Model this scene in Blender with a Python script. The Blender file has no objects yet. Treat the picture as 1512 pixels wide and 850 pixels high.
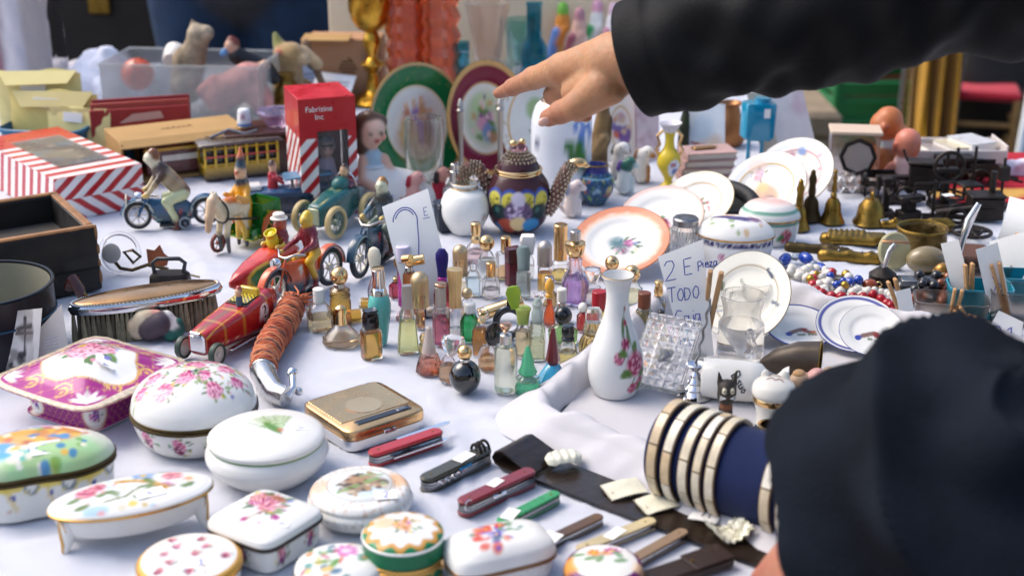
import bpy, math, random
import numpy as np
from mathutils import Vector, Matrix, Euler
rnd=random.Random(7)
RD=math.radians
sc=bpy.context.scene
col=sc.collection
PI=math.pi
# ---------------------------------------------------------------- camera, sky, sun, exposure
FPX, CX, CY, CAMH, PITCH=2100.0, 756.0, 425.0, 0.55, RD(20.3)
cam=bpy.data.cameras.new('camera');cam_o=bpy.data.objects.new('camera', cam);col.objects.link(cam_o)
cam_o.location=(0, 0, CAMH);cam_o.rotation_euler=(PI/2-PITCH, 0, 0)
cam.sensor_width=36;cam.lens=36*FPX/1512;cam.clip_start=0.05;cam.clip_end=200
cam.dof.use_dof=True;cam.dof.focus_distance=1.42;cam.dof.aperture_fstop=5.6
sc.camera=cam_o
SUN_EL, SUN_AZ=RD(52), RD(-72)
w=bpy.data.worlds.new('World');sc.world=w;w.use_nodes=True
nt=w.node_tree;bg=nt.nodes['Background']
sky=nt.nodes.new('ShaderNodeTexSky');sky.sky_type='NISHITA';sky.sun_disc=False
sky.sun_elevation=SUN_EL;sky.sun_rotation=SUN_AZ;sky.dust_density=3.0;sky.air_density=1.0;sky.ozone_density=1.0
nt.links.new(sky.outputs[0], bg.inputs[0]);bg.inputs[1].default_value=0.15
sl=bpy.data.lights.new('sun', 'SUN');sl.energy=1.0;sl.angle=RD(40);sl.color=(1, .93, .84)
so=bpy.data.objects.new('sun', sl);col.objects.link(so)
sd=Vector((math.sin(SUN_AZ)*math.cos(SUN_EL), math.cos(SUN_AZ)*math.cos(SUN_EL), math.sin(SUN_EL)))
so.rotation_euler=sd.to_track_quat('Z', 'Y').to_euler();so.location=sd*20
vs=sc.view_settings;vs.view_transform='Standard';vs.look='None';vs.gamma=1;vs.exposure=0.98;vs.use_curve_mapping=False
cy=sc.cycles;cy.use_denoising=True;cy.max_bounces=30;cy.transmission_bounces=28;cy.glossy_bounces=5;cy.diffuse_bounces=4
cy.transparent_max_bounces=24;cy.sample_clamp_indirect=12;cy.caustics_reflective=False;cy.caustics_refractive=True;cy.blur_glossy=0.6
# ---------------------------------------------------------------- picture <-> table geometry
FWD=Vector((0, math.cos(PITCH), -math.sin(PITCH)));UPV=Vector((0, math.sin(PITCH), math.cos(PITCH)))
EYE=Vector((0, 0, CAMH))
def ray(px, py):return FWD+Vector((1, 0, 0))*((px-CX)/FPX)+UPV*((CY-py)/FPX)
def P(px, py, z=0.0):
 r=ray(px, py);return EYE+r*((z-CAMH)/r.z)
def AD(px, py, d):return EYE+ray(px, py)*d
def dep(p):return(p-EYE).dot(FWD)
# ---------------------------------------------------------------- colours and materials
def lin(v):return v/12.92 if v<=.04045 else((v+.055)/1.055)**2.4
def C(h):
 if not isinstance(h, str):return tuple(h)
 h=h.lstrip('#');return tuple(lin(int(h[i:i+2], 16)/255)for i in(0, 2, 4))
_m={}
def mat(name, c='#cccccc', rough=.5, metal=0., trans=0., coat=0., ior=1.45, bump=0., bs=300., var=0., vs=40., attr=False, aniso=None, sheen=0., spec=.5, alpha=1., crough=.08, sss=0., thin=0.):
 if name in _m:return _m[name]
 m=bpy.data.materials.new(name);m.use_nodes=True;t=m.node_tree;N=t.nodes;L=t.links
 b=N['Principled BSDF'];I=b.inputs;cc=C(c)
 I['Roughness'].default_value=rough;I['Metallic'].default_value=metal;I['IOR'].default_value=ior
 I['Transmission Weight'].default_value=trans;I['Coat Weight'].default_value=coat;I['Coat Roughness'].default_value=crough
 I['Sheen Weight'].default_value=sheen;I['Specular IOR Level'].default_value=spec;I['Alpha'].default_value=alpha
 if sss:I['Subsurface Weight'].default_value=1.0;I['Subsurface Radius'].default_value=(1, .35, .2);I['Subsurface Scale'].default_value=sss
 src=None;tc=N.new('ShaderNodeTexCoord')
 if attr:
  a=N.new('ShaderNodeAttribute');a.attribute_name='col';src=a.outputs['Color']
 else:
  a=N.new('ShaderNodeRGB');a.outputs[0].default_value=(*cc, 1);src=a.outputs[0]
 if var:
  n=N.new('ShaderNodeTexNoise');n.inputs['Scale'].default_value=vs;n.inputs['Detail'].default_value=5
  L.new(tc.outputs['Object'], n.inputs['Vector'])
  r=N.new('ShaderNodeMapRange');r.inputs[1].default_value=.3;r.inputs[2].default_value=.7;r.inputs[3].default_value=1-var;r.inputs[4].default_value=1+var*.6
  L.new(n.outputs[0], r.inputs[0])
  x=N.new('ShaderNodeVectorMath');x.operation='SCALE';L.new(src, x.inputs[0]);L.new(r.outputs[0], x.inputs['Scale']);src=x.outputs[0]
  if metal>.5 or coat:
   r2=N.new('ShaderNodeMapRange');r2.inputs[1].default_value=.3;r2.inputs[2].default_value=.7;r2.inputs[3].default_value=rough*.7;r2.inputs[4].default_value=min(1, rough*1.5)
   L.new(n.outputs[0], r2.inputs[0]);L.new(r2.outputs[0], I['Roughness'])
 L.new(src, I['Base Color'])
 if bump:
  n2=N.new('ShaderNodeTexNoise');n2.inputs['Scale'].default_value=bs;n2.inputs['Detail'].default_value=4
  if aniso:
   mp=N.new('ShaderNodeMapping');mp.inputs['Scale'].default_value=aniso;L.new(tc.outputs['Object'], mp.inputs[0]);L.new(mp.outputs[0], n2.inputs['Vector'])
  else:L.new(tc.outputs['Object'], n2.inputs['Vector'])
  bm=N.new('ShaderNodeBump');bm.inputs['Strength'].default_value=bump;bm.inputs['Distance'].default_value=.002
  L.new(n2.outputs[0], bm.inputs['Height']);L.new(bm.outputs[0], I['Normal'])
 if thin:
  tr=N.new('ShaderNodeBsdfTransparent');tr.inputs[0].default_value=(*cc, 1);mx=N.new('ShaderNodeMixShader');mx.inputs[0].default_value=thin
  L.new(b.outputs[0], mx.inputs[1]);L.new(tr.outputs[0], mx.inputs[2]);L.new(mx.outputs[0], N['Material Output'].inputs[0])
 _m[name]=m;return m
def pale(c, e):return tuple(v**e for v in C(c))
def glass(c, rough=0., ior=1.45):
 k='glass_%s_%g_%g'%(c, rough, ior)
 return mat(k, pale(c, .2), rough=rough, trans=1, ior=ior, thin=.08)
def liquid(c):return mat('liquid_'+c, pale(c, .55), rough=.0, trans=1, ior=1.36)
def paintm(c, rough=.35, coat=.3):return mat('paint_%s_%g'%(c, rough), c, rough=rough, coat=coat, var=.12, vs=60)
def fabric(c, rough=.9, bs=900):return mat('fabric_'+c, c, rough=rough, bump=.35, bs=bs, var=.12, vs=30, sheen=.2)
def plastic(c, rough=.3):return mat('plastic_%s_%g'%(c, rough), c, rough=rough, var=.06, vs=50)
PORC=mat('porcelain', attr=True, rough=.13, coat=0, spec=.3, var=.06, vs=35)
TIN=mat('printed_tin', attr=True, rough=.25, coat=.5, var=.10, vs=90, bump=.12, bs=120)
MATTE=mat('matte_print', attr=True, rough=.75, var=.08, vs=50)
PLUSH=mat('plush', attr=True, rough=.95, bump=.9, bs=500, sheen=.4, var=.2, vs=120)
SKINP=mat('doll_skin', attr=True, rough=.4, var=.05)
GOLD=mat('gold', '#e6bd85', rough=.13, metal=1, var=.12, vs=70)
GOLDB=mat('brushed_gold', '#e6c793', rough=.3, metal=1, var=.12, vs=50, bump=.15, bs=200, aniso=(1, 14, 1))
SILVER=mat('silver', '#c9c6c2', rough=.2, metal=1, var=.12, vs=60)
CHROME=mat('chrome', '#d8d8da', rough=.08, metal=1)
BRASS=mat('brass', '#8f7135', rough=.34, metal=1, var=.35, vs=70, bump=.3, bs=160)
BRONZE=mat('dark_bronze', '#4f4229', rough=.45, metal=.8, var=.3, vs=90)
IRON=mat('black_iron', '#2c2521', rough=.5, metal=.5, var=.6, vs=60, bump=.4, bs=200)
STEEL=mat('steel', '#8c8c8e', rough=.3, metal=1, var=.25, vs=80)
BLACK=mat('black_plastic', '#0d0d10', rough=.12, coat=.4)
PAPER=mat('white_paper', '#f0eee8', rough=.8, var=.04, vs=30, bump=.1, bs=120)
INK=mat('blue_ink', '#3a48a0', rough=.6)
INKD=mat('dark_ink', '#33343c', rough=.6)
GILT=mat('gilt_edge', '#c79a55', rough=.25, metal=1, var=.15)
WOODP=mat('peg_wood', '#b98f62', rough=.7, var=.2, vs=40, bump=.3, bs=150, aniso=(1, 1, 8))
CLEAR=glass('#f6f7f5')
PLASTICCLEAR=mat('clear_plastic', '#e3e6e6', rough=.18, trans=1, ior=1.3, thin=.4)
# ---------------------------------------------------------------- mesh builder
def circ(r=1):return lambda t:(r*np.cos(t), r*np.sin(t))
def ell(a, b):return lambda t:(a*np.cos(t), b*np.sin(t))
def sup(a, b, p=4.):
 def f(t):
  c, s=np.cos(t), np.sin(t);q=(np.abs(c)**p+np.abs(s)**p)**(-1/p);return a*q*c, b*q*s
 return f
def kidney(a, b, d=.25):
 def f(t):
  c, s=np.cos(t), np.sin(t);return a*c, b*s*(1-.12*c)+b*d*np.exp(-((c)/.45)**2)*np.where(s<0, 1, .35)
 return f
def wob(o, amp, n, ph=0):
 def f(t):
  x, y=o(t);g=1+amp*np.cos(n*t+ph);return x*g, y*g
 return f
class MB:
 def __init__(s):s.v=[];s.f=[];s.c=[];s.n=0;s.has=False
 def add(s, v, f, c=None, m=None):
  v=np.asarray(v, float).reshape(-1, 3)
  if m is not None:
   A=np.array(m);v=v@A[:3, :3].T+A[:3, 3]
  s.v.append(v);o=s.n
  s.f+=[tuple(i+o for i in q)for q in f]
  if c is None:cc=np.ones((len(v), 3))
  else:
   s.has=True;cc=np.asarray(c, float)
   if cc.ndim==1:cc=np.tile(cc, (len(v), 1))
  s.c.append(cc);s.n+=len(v);return s
 def polar(s, prof, out=None, n=32, sub=1, c=None, m=None, zf=None, rot=0., cen=(0, 0), caps=True):
  out=out or circ(1)
  if sub>1:
   pr=np.array(prof, float);q=[]
   for i in range(len(pr)-1):
    p0, p1, p2, p3=pr[max(0, i-1)], pr[i], pr[i+1], pr[min(len(pr)-1, i+2)];l1=np.hypot(*(p2-p1));m1=(p2-p0)*min(.5, .9*l1/(np.hypot(*(p2-p0))+1e-9));m2=(p3-p1)*min(.5, .9*l1/(np.hypot(*(p3-p1))+1e-9))
    for j in range(sub):
     f=j/sub;pt=p1*(2*f**3-3*f*f+1)+m1*(f**3-2*f*f+f)+p2*(3*f*f-2*f**3)+m2*(f**3-f*f);pt[0]=max(pt[0], 0 if j==0 else 1e-3);q.append(pt)
   q.append(pr[-1]);prof=q
  t=np.arange(n)*2*PI/n+rot;ox, oy=out(t);V=[];F=[];rings=[]
  for(r, z)in prof:
   if abs(r)<1e-9:
    rings.append((len(V), 1));V.append((cen[0], cen[1], z+(zf(np.array([0.]), np.array([0.]), 0.)[0]if zf else 0)))
   else:
    rings.append((len(V), n));X, Y=ox*r, oy*r;Z=np.full(n, float(z))
    if zf:Z=Z+zf(X, Y, r)
    V+=list(zip(X+cen[0], Y+cen[1], Z))
  for(a, na), (b, nb)in zip(rings[:-1], rings[1:]):
   if na==1 and nb==1:continue
   for i in range(n):
    j=(i+1)%n
    if na==1:F.append((a, b+j, b+i))
    elif nb==1:F.append((a+i, a+j, b))
    else:F.append((a+i, a+j, b+j, b+i))
  if caps:
   a, na=rings[0]
   if na>1:F.append(tuple(a+i for i in reversed(range(n))))
   a, na=rings[-1]
   if na>1:F.append(tuple(a+i for i in range(n)))
  V=np.array(V);cc=c(V)if callable(c)else c
  return s.add(V, F, cc, m)
 def box(s, cx, cy, cz, sx, sy, sz, bev=0., c=None, m=None, rz=0.):
  b=min(bev, sx/2.01, sy/2.01, sz/2.01);hx, hy, hz=sx/2, sy/2, sz/2
  if rz:
   r=Matrix.Translation((cx, cy, cz))@Matrix.Rotation(rz, 4, 'Z');m=(m@r)if m is not None else r;cx=cy=cz=0
  if b<=0:
   V=[(cx+x*hx, cy+y*hy, cz+z*hz)for z in(-1, 1)for(x, y)in((-1, -1), (1, -1), (1, 1), (-1, 1))]
   F=[(3, 2, 1, 0), (4, 5, 6, 7)]+[(i, (i+1)%4, 4+(i+1)%4, 4+i)for i in range(4)]
  else:
   V=[]
   for(z, d)in((-hz, b), (-hz+b, 0), (hz-b, 0), (hz, b)):
    x, y=hx-d, hy-d;e=b if d==0 else b*.4
    V+=[(cx+p, cy+q, cz+z)for p, q in((-x+e, -y), (x-e, -y), (x, -y+e), (x, y-e), (x-e, y), (-x+e, y), (-x, y-e), (-x, -y+e))]
   F=[tuple(reversed(range(8))), tuple(range(24, 32))]
   for k in range(3):F+=[(k*8+i, k*8+(i+1)%8, k*8+8+(i+1)%8, k*8+8+i)for i in range(8)]
  V=np.array(V);cc=c(V)if callable(c)else c
  return s.add(V, F, cc, m)
 def poly(s, pts, z0, z1, bev=0., c=None, m=None):
  p=np.array(pts, float);n=len(p)
  ar=sum(p[i][0]*p[(i+1)%n][1]-p[(i+1)%n][0]*p[i][1]for i in range(n))
  if ar<0:p=p[::-1]
  def off(d):
   if d==0:return p
   e=np.roll(p, -1, 0)-p;e=e/np.maximum(1e-9, np.linalg.norm(e, axis=1))[:, None];nr=np.stack([-e[:, 1], e[:, 0]], 1)
   q=nr+np.roll(nr, 1, 0);q=q/np.maximum(.35, np.linalg.norm(q, axis=1))[:, None];return p+q*d
  ls=[(z0, bev), (z0+bev, 0), (z1-bev, 0), (z1, bev)]if bev else[(z0, 0), (z1, 0)]
  V=np.concatenate([np.column_stack([off(d), np.full(n, z)])for z, d in ls]);F=[tuple(reversed(range(n))), tuple(range((len(ls)-1)*n, len(ls)*n))]
  for k in range(len(ls)-1):F+=[(k*n+i, k*n+(i+1)%n, k*n+n+(i+1)%n, k*n+n+i)for i in range(n)]
  cc=c(V)if callable(c)else c
  return s.add(V, F, cc, m)
 def tube(s, pts, rad, n=8, c=None, m=None, closed=False, flat=1., up=None):
  p=[Vector(q)for q in pts];k=len(p)
  if not hasattr(rad, '__len__'):rad=[rad]*k
  V=[];F=[];u=None
  for i in range(k):
   if closed:d=p[(i+1)%k]-p[i-1]
   else:d=p[min(i+1, k-1)]-p[max(i-1, 0)]
   if d.length<1e-9:d=Vector((0, 0, 1))
   d.normalize()
   if u is None:
    u=Vector(up)if up else(Vector((0, 0, 1))if abs(d.z)<.9 else Vector((1, 0, 0)))
   u=(u-d*u.dot(d))
   if u.length<1e-6:u=Vector((1, 0, 0))-d*d.x
   u.normalize();v=d.cross(u)
   for j in range(n):
    a=2*PI*j/n;V.append(p[i]+u*(math.cos(a)*rad[i]*flat)+v*(math.sin(a)*rad[i]))
  kk=k if closed else k-1
  for i in range(kk):
   a, b=i*n, ((i+1)%k)*n
   F+=[(a+j, a+(j+1)%n, b+(j+1)%n, b+j)for j in range(n)]
  if not closed:F+=[tuple(reversed(range(n))), tuple(range((k-1)*n, k*n))]
  V=np.array([tuple(q)for q in V]);cc=c(V)if callable(c)else c
  return s.add(V, F, cc, m)
 def ball(s, cx, cy, cz, r, n=16, m=10, c=None, mx=None):
  if not hasattr(r, '__len__'):r=(r, r, r)
  pr=[(math.sin(PI*i/m), -math.cos(PI*i/m))for i in range(m+1)];pr[0]=(0, -1);pr[-1]=(0, 1)
  M=Matrix.Translation((cx, cy, cz))@Matrix.Diagonal((r[0], r[1], r[2], 1))
  return s.polar(pr, n=n, c=c, m=(mx@M)if mx is not None else M)
 def torus(s, cx, cy, cz, R, r, axis='Z', n=24, k=8, c=None, m=None, a0=0., a1=2*PI, sy=1.):
  cl=abs(a1-a0-2*PI)<1e-6;q=n if cl else n+1;pts=[]
  for i in range(q):
   a=a0+(a1-a0)*i/n;x, y=R*math.cos(a), R*sy*math.sin(a)
   pts.append({'Z':(cx+x, cy+y, cz), 'Y':(cx+x, cy, cz+y), 'X':(cx, cy+x, cz+y)}[axis])
  return s.tube(pts, r, k, c=c, m=m, closed=cl)
 def grid(s, U, V, X, Y, Z, c=None, m=None):
  F=[(j*U+i, j*U+i+1, (j+1)*U+i+1, (j+1)*U+i)for j in range(V-1)for i in range(U-1)]
  pts=np.column_stack([np.ravel(X), np.ravel(Y), np.ravel(Z)]);cc=c(pts)if callable(c)else c
  return s.add(pts, F, cc, m)
 def sheet(s, pts, t, c=None, m=None):
  M=Matrix(((1, 0, 0, 0), (0, 0, 1, 0), (0, 1, 0, 0), (0, 0, 0, 1)))
  p=np.array(pts)[::-1];return s.poly(p, -t/2, t/2, 0, c, (m@M)if m is not None else M)
def mesh_of(name, mb, k=(1, 1, 1), angle=38):
 v=np.concatenate(mb.v)*np.array(k);me=bpy.data.meshes.new(name)
 me.from_pydata(v.tolist(), [], mb.f)
 if mb.has:
  a=me.color_attributes.new('col', 'FLOAT_COLOR', 'POINT');cc=np.concatenate(mb.c);a.data.foreach_set('color', np.column_stack([cc, np.ones(len(cc))]).astype(np.float32).ravel())
 me.polygons.foreach_set('use_smooth', [True]*len(me.polygons));me.set_sharp_from_angle(angle=RD(angle));me.update()
 return me
def mk(name, mb, m, parent=None, k=(1, 1, 1), angle=38):
 me=mesh_of(name, mb, k, angle);me.materials.append(m)
 o=bpy.data.objects.new(name, me);col.objects.link(o)
 if parent is not None:o.parent=parent
 return o
def tag(o, label=None, cat=None, group=None, kind=None):
 if label:o['label']=label
 if cat:o['category']=cat
 if group:o['group']=group
 if kind:o['kind']=kind
 return o
class T:
 def __init__(s, name, label, cat, px=None, py=None, rz=0., group=None, z=0., loc=None, k=None, tilt=(0, 0), kz=None):
  s.e=bpy.data.objects.new(name, None);s.e.empty_display_size=.02;col.objects.link(s.e)
  p=Vector(loc)if loc is not None else P(px, py, z)
  s.e.location=p;s.e.rotation_euler=Euler((tilt[0], tilt[1], rz), 'XYZ');s.p=p
  d=dep(p);s.k=k if k else d/FPX
  el=math.asin((CAMH-p.z)/(p-EYE).length);s.kz=kz if kz else(s.k/math.cos(el)if k is None else s.k);s.sin=math.sin(el)
  tag(s.e, label, cat, group)
 def part(s, name, mb, m, parent=None, angle=38, label=None):
  o=mk(name, mb, m, parent or s.e, (s.k, s.k, s.kz), angle)
  if label:o['label']=label
  return o
def seg(x0, y0, x1, y1, z=0.):
 a, b=P(x0, y0, z), P(x1, y1, z);c=(a+b)/2;d=b-a;k=dep(c)/FPX
 return c, math.atan2(d.y, d.x), d.length/k
def copy_tree(o, parent=None):
 c=o.copy();col.objects.link(c);c.parent=parent
 for ch in list(o.children):copy_tree(ch, c)
 return c
# ---------------------------------------------------------------- smooth bodies: rounded cones blended and skinned as one surface
def snet(fn, lo, hi, n):
 lo=np.array(lo, float);hi=np.array(hi, float);h=(hi-lo).max()/n;dm=np.ceil((hi-lo)/h).astype(int)+1
 ax=[lo[i]+h*np.arange(dm[i])for i in range(3)];G=np.stack(np.meshgrid(*ax, indexing='ij'), -1)
 D=fn(G.reshape(-1, 3)).reshape(dm);I=D<0
 S=np.zeros(np.array(dm)-1);A=np.zeros((*(dm-1), 3));off=[(i, j, k)for i in(0, 1)for j in(0, 1)for k in(0, 1)]
 def sl(o):return tuple(slice(o[i], dm[i]-1+o[i])for i in range(3))
 for a in off:
  for x in range(3):
   if a[x]:continue
   b=list(a);b[x]=1;da, db=D[sl(a)], D[sl(b)];cr=I[sl(a)]!=I[sl(b)]
   t=np.where(cr, da/np.where(cr, da-db, 1), 0)
   for y in range(3):A[..., y]+=np.where(cr, (t if y==x else a[y]), 0)
   S+=cr
 act=S>0;idx=-np.ones(act.shape, int);idx[act]=np.arange(act.sum());cell=np.argwhere(act)
 V=lo+h*(cell+A[act]/S[act][:, None]);F=[]
 for x in range(3):
  y, z=(x+1)%3, (x+2)%3;s0=[slice(0, dm[i])for i in range(3)];s1=list(s0);s0[x]=slice(0, dm[x]-1);s1[x]=slice(1, dm[x])
  cr=I[tuple(s0)]!=I[tuple(s1)];E=np.argwhere(cr);ok=(E[:, y]>0)&(E[:, z]>0)&(E[:, y]<dm[y]-1)&(E[:, z]<dm[z]-1);E=E[ok]
  ins=I[tuple(E.T)];q=[]
  for(dy, dz)in((-1, -1), (0, -1), (0, 0), (-1, 0)):
   e=E.copy();e[:, y]+=dy;e[:, z]+=dz;q.append(idx[tuple(e.T)])
  q=np.stack(q, 1);q[~ins]=q[~ins][:, ::-1];F.append(q)
 return V, np.concatenate(F).tolist()
def blob(caps, n=40, k=.5, mb=None, m=None, sm=None, noise=0., seed=0):
 """caps: (p0, r0, p1, r1, colour)  ->  one blended skin in the same units; k = blending distance"""
 cs=[(np.array(a, float), ra, np.array(b, float), rb, C(c))for a, ra, b, rb, c in caps]
 def ds(X):
  out=[]
  for a, ra, b, rb, c in cs:
   ab=b-a;l=ab.dot(ab)
   t=np.clip((X-a)@ab/l, 0, 1)if l>1e-12 else np.zeros(len(X))
   out.append(np.linalg.norm(X-(a+t[:, None]*ab), axis=1)-(ra+(rb-ra)*t))
  return out
 rg=np.random.RandomState(seed);W=rg.normal(size=(6, 3));ph=rg.rand(6)*6
 def f(X):
  D=np.array(ds(X));mn=D.min(0)
  r=mn-k*np.log(np.exp(-np.clip((D-mn)/k, 0, 30)).sum(0))if k>0 else mn
  if noise:
   q=sum(np.sin(X@(W[i]*noise[1]*(1+i*.5))+ph[i])/(1+i*.5)for i in range(6));r=r+noise[0]*q*.4
  return r
 allp=np.array([c[i]for c in cs for i in(0, 2)]);mr=max(max(c[1], c[3])for c in cs)+2*k+(noise[0]*2 if noise else 0)
 V, F=snet(f, allp.min(0)-mr*1.2, allp.max(0)+mr*1.2, n)
 D=np.array(ds(V));Wt=np.exp(-np.clip((D-D.min(0))/max(1e-6, (k*.35 if sm is None else sm)), 0, 40));Wt/=Wt.sum(0)
 cc=Wt.T@np.array([c[4]for c in cs])
 mb=mb or MB();mb.add(V, F, cc, m);return mb
# ---------------------------------------------------------------- painting on china: colour laid on a dense surface
def vnoise(x, y, s, seed=0):
 rg=np.random.RandomState(seed);t=0
 for i in range(5):
  a=rg.rand()*6.28;f=s*(1+.6*i);t=t+np.sin((x*np.cos(a)+y*np.sin(a))*f+rg.rand()*6.28)*np.cos((x*np.sin(a)*.8-y*np.cos(a)*.7)*f*1.3+rg.rand()*6.28)/(1+.5*i)
 return t/2.2
class Art:
 def __init__(s, u, v, base='#e0ded7'):
  s.u=u;s.v=v;s.c=np.tile(np.array(C(base)), (len(u), 1));s.r=random.Random(3)
 def mix(s, a, colr):a=np.clip(a, 0, 1)[:, None];s.c=s.c*(1-a)+np.array(C(colr))*a;return s
 def disc(s, x, y, r, colr, a=1., soft=.25, sx=1., ang=0.):
  du, dv=s.u-x, s.v-y;c, n=math.cos(ang), math.sin(ang);p, q=du*c+dv*n, -du*n+dv*c
  d=np.sqrt((p/sx)**2+q**2)/r;return s.mix(a*np.clip((1-d)/soft+.5, 0, 1), colr)
 def ring(s, r0, r1, colr, a=1., soft=.8, d=None):
  d=np.hypot(s.u, s.v)if d is None else d
  return s.mix(a*np.clip((d-r0)/soft+.5, 0, 1)*np.clip((r1-d)/soft+.5, 0, 1), colr)
 def line(s, pts, w, colr, a=1.):
  best=np.full(len(s.u), 1e9)
  for(x0, y0), (x1, y1)in zip(pts[:-1], pts[1:]):
   l=(x1-x0)**2+(y1-y0)**2+1e-9;t=np.clip(((s.u-x0)*(x1-x0)+(s.v-y0)*(y1-y0))/l, 0, 1)
   best=np.minimum(best, np.hypot(s.u-x0-t*(x1-x0), s.v-y0-t*(y1-y0)))
  return s.mix(a*np.clip((w-best)/(w*.5)+.5, 0, 1), colr)
 def leaf(s, x, y, l, w, ang, colr='#5b7a3c'):
  s.disc(x+math.cos(ang)*l/2, y+math.sin(ang)*l/2, w, colr, .95, .4, l/2/w, ang)
  return s.line([(x, y), (x+math.cos(ang)*l, y+math.sin(ang)*l)], w*.15, '#2f4a24', .4)
 def rose(s, x, y, r, colr='#c8557f', hi='#efb4c4', lo='#8c2b52'):
  s.disc(x, y, r, colr, 1, .3)
  du, dv=s.u-x, s.v-y;d=np.hypot(du, dv)/r;th=np.arctan2(dv, du)
  sw=np.sin(th*2+d*9+x)*np.cos(th*3-d*6+y);on=(d<1.02)
  s.mix(on*np.clip(sw*1.4-.1, 0, .85), hi);s.mix(on*np.clip(-sw*1.4-.25, 0, .8), lo)
  return s.disc(x, y, r*.22, lo, .6)
 def daisy(s, x, y, r, colr, cen='#d8b83c', n=7):
  du, dv=s.u-x, s.v-y;d=np.hypot(du, dv)/r;th=np.arctan2(dv, du);e=.62+.38*np.abs(np.cos(th*n/2))
  s.mix(np.clip((e-d)/.2+.5, 0, 1), colr);return s.disc(x, y, r*.25, cen)
 def bouquet(s, x, y, R, seed=0, pal=('#c8557f', '#d98aa6', '#8a4a90'), n=4, leaves=9, small=10, rs=.36, green='#5b7a3c'):
  g=random.Random(seed)
  for i in range(leaves):
   a=i*2*PI/leaves+g.uniform(-.3, .3);q=R*g.uniform(.35, .7);s.leaf(x+q*math.cos(a), y+q*math.sin(a)*.8, R*g.uniform(.3, .5), R*g.uniform(.07, .12), a+g.uniform(-.7, .7), g.choice([green, '#7c9a55', '#3f5f33']))
  for i in range(small):
   a=g.uniform(0, 6.28);q=R*g.uniform(.5, 1.05);s.disc(x+q*math.cos(a), y+q*math.sin(a)*.8, R*g.uniform(.06, .12), g.choice(list(pal)+['#7a86b8', '#d8b83c']), .9)
  for i in range(n):
   a=i*2*PI/n+g.uniform(-.4, .4);q=R*.38 if i else 0;cc=pal[i%len(pal)];s.rose(x+q*math.cos(a), y+q*math.sin(a)*.8, R*rs*g.uniform(.8, 1.15), cc)
  return s
 def speck(s, n, R, cols, r, seed=0, cx=0, cy=0, rin=0.):
  g=random.Random(seed)
  for i in range(n):
   a=g.uniform(0, 6.28);q=R*math.sqrt(g.uniform(rin, 1));s.disc(cx+q*math.cos(a), cy+q*math.sin(a), r*g.uniform(.6, 1.4), g.choice(cols), .9, .5, g.uniform(1, 1.6), g.uniform(0, 3))
  return s
 def scene(s, cx, cy, R, seed=0, sky='#cfd9de', cols=('#c98a5a', '#6f5f9a', '#b45a3a', '#7c8a58', '#e0c9a8', '#8a5a48'), n=26):
  g=random.Random(seed);d=np.hypot(s.u-cx, s.v-cy);s.mix(np.clip((R-d)/(R*.06), 0, 1), sky)
  for i in range(n):
   a=g.uniform(0, 6.28);q=R*.7*math.sqrt(g.random());b=R*g.uniform(.06, .2)
   s.disc(cx+q*math.cos(a), cy+q*math.sin(a)*.9-R*.12, b, g.choice(cols), .9, .35, g.uniform(.4, .9), g.uniform(1.2, 1.9))
  return s
def writing(t, name, strokes, w, m, mx, parent=None, lift=.35):
 mb=MB()
 for st in strokes:
  pts=[]
  for i in range(len(st)-1):
   for j in range(4):pts.append((st[i][0]+(st[i+1][0]-st[i][0])*j/4, st[i][1]+(st[i+1][1]-st[i][1])*j/4, lift))
  pts.append((st[-1][0], st[-1][1], lift));mb.tube(pts, w, 4, m=mx, flat=.25)
 return t.part(name, mb, m, parent)
def glyph(ch, x, y, s):
 G={'2':[[(0, .8), (.15, 1), (.45, 1), (.55, .75), (.4, .45), (0, 0), (.6, .03)]], '3':[[(0, .95), (.4, 1), (.5, .75), (.2, .52), (.5, .3), (.35, 0), (0, .05)]], '4':[[(.3, 1), (0, .4), (.6, .42)], [(.45, .8), (.4, 0)]], '6':[[(.45, 1), (.1, .6), (0, .25), (.2, 0), (.45, .15), (.45, .4), (.1, .4)]], '9':[[(.5, .8), (.25, 1), (0, .8), (.1, .55), (.5, .75), (.45, .3), (.3, 0)]], 'E':[[(.5, 1), (0, .95), (.02, 0), (.5, 0)], [(0, .5), (.4, .5)]], 'P':[[(0, 0), (0, 1), (.4, .95), (.45, .6), (0, .5)]], 'p':[[(0, -.3), (0, .6), (.3, .65), (.4, .3), (0, .1)]], 'i':[[(0, .6), (0, 0)], [(0, .85), (.02, .9)]], 'e':[[(0, .3), (.4, .35), (.3, .6), (.05, .5), (0, .15), (.3, 0), (.45, .1)]], 'z':[[(0, .6), (.4, .6), (0, 0), (.45, .02)]], 'a':[[(.4, .55), (.1, .6), (0, .2), (.2, 0), (.4, .3), (.42, .6), (.45, 0)]], 'T':[[(0, 1), (.6, 1)], [(.3, 1), (.28, 0)]], 'O':[[(.25, 1), (0, .6), (.05, .15), (.3, 0), (.5, .35), (.45, .85), (.25, 1)]], 'D':[[(0, 0), (.02, 1), (.4, .85), (.5, .45), (.3, .05), (0, 0)]], 'c':[[(.5, .9), (.2, 1), (0, .6), (.1, .1), (.45, .1)]], 'j':[[(.25, .6), (.25, -.25), (0, -.3)], [(.25, .85), (.27, .9)]], '?':[[(0, .75), (.15, 1), (.45, .98), (.55, .75), (.55, .1)]], '1':[[(0, .8), (.25, 1), (.25, 0)]], 's':[[(.4, .6), (.1, .55), (.3, .3), (.35, .05), (0, .05)]], 'u':[[(0, .6), (.05, .05), (.35, .1), (.4, .6), (.42, 0)]], 'o':[[(.2, .6), (0, .3), (.2, 0), (.4, .3), (.2, .6)]]}
 return[[(x+a*s, y+b*s)for a, b in st]for st in G[ch]]
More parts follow.
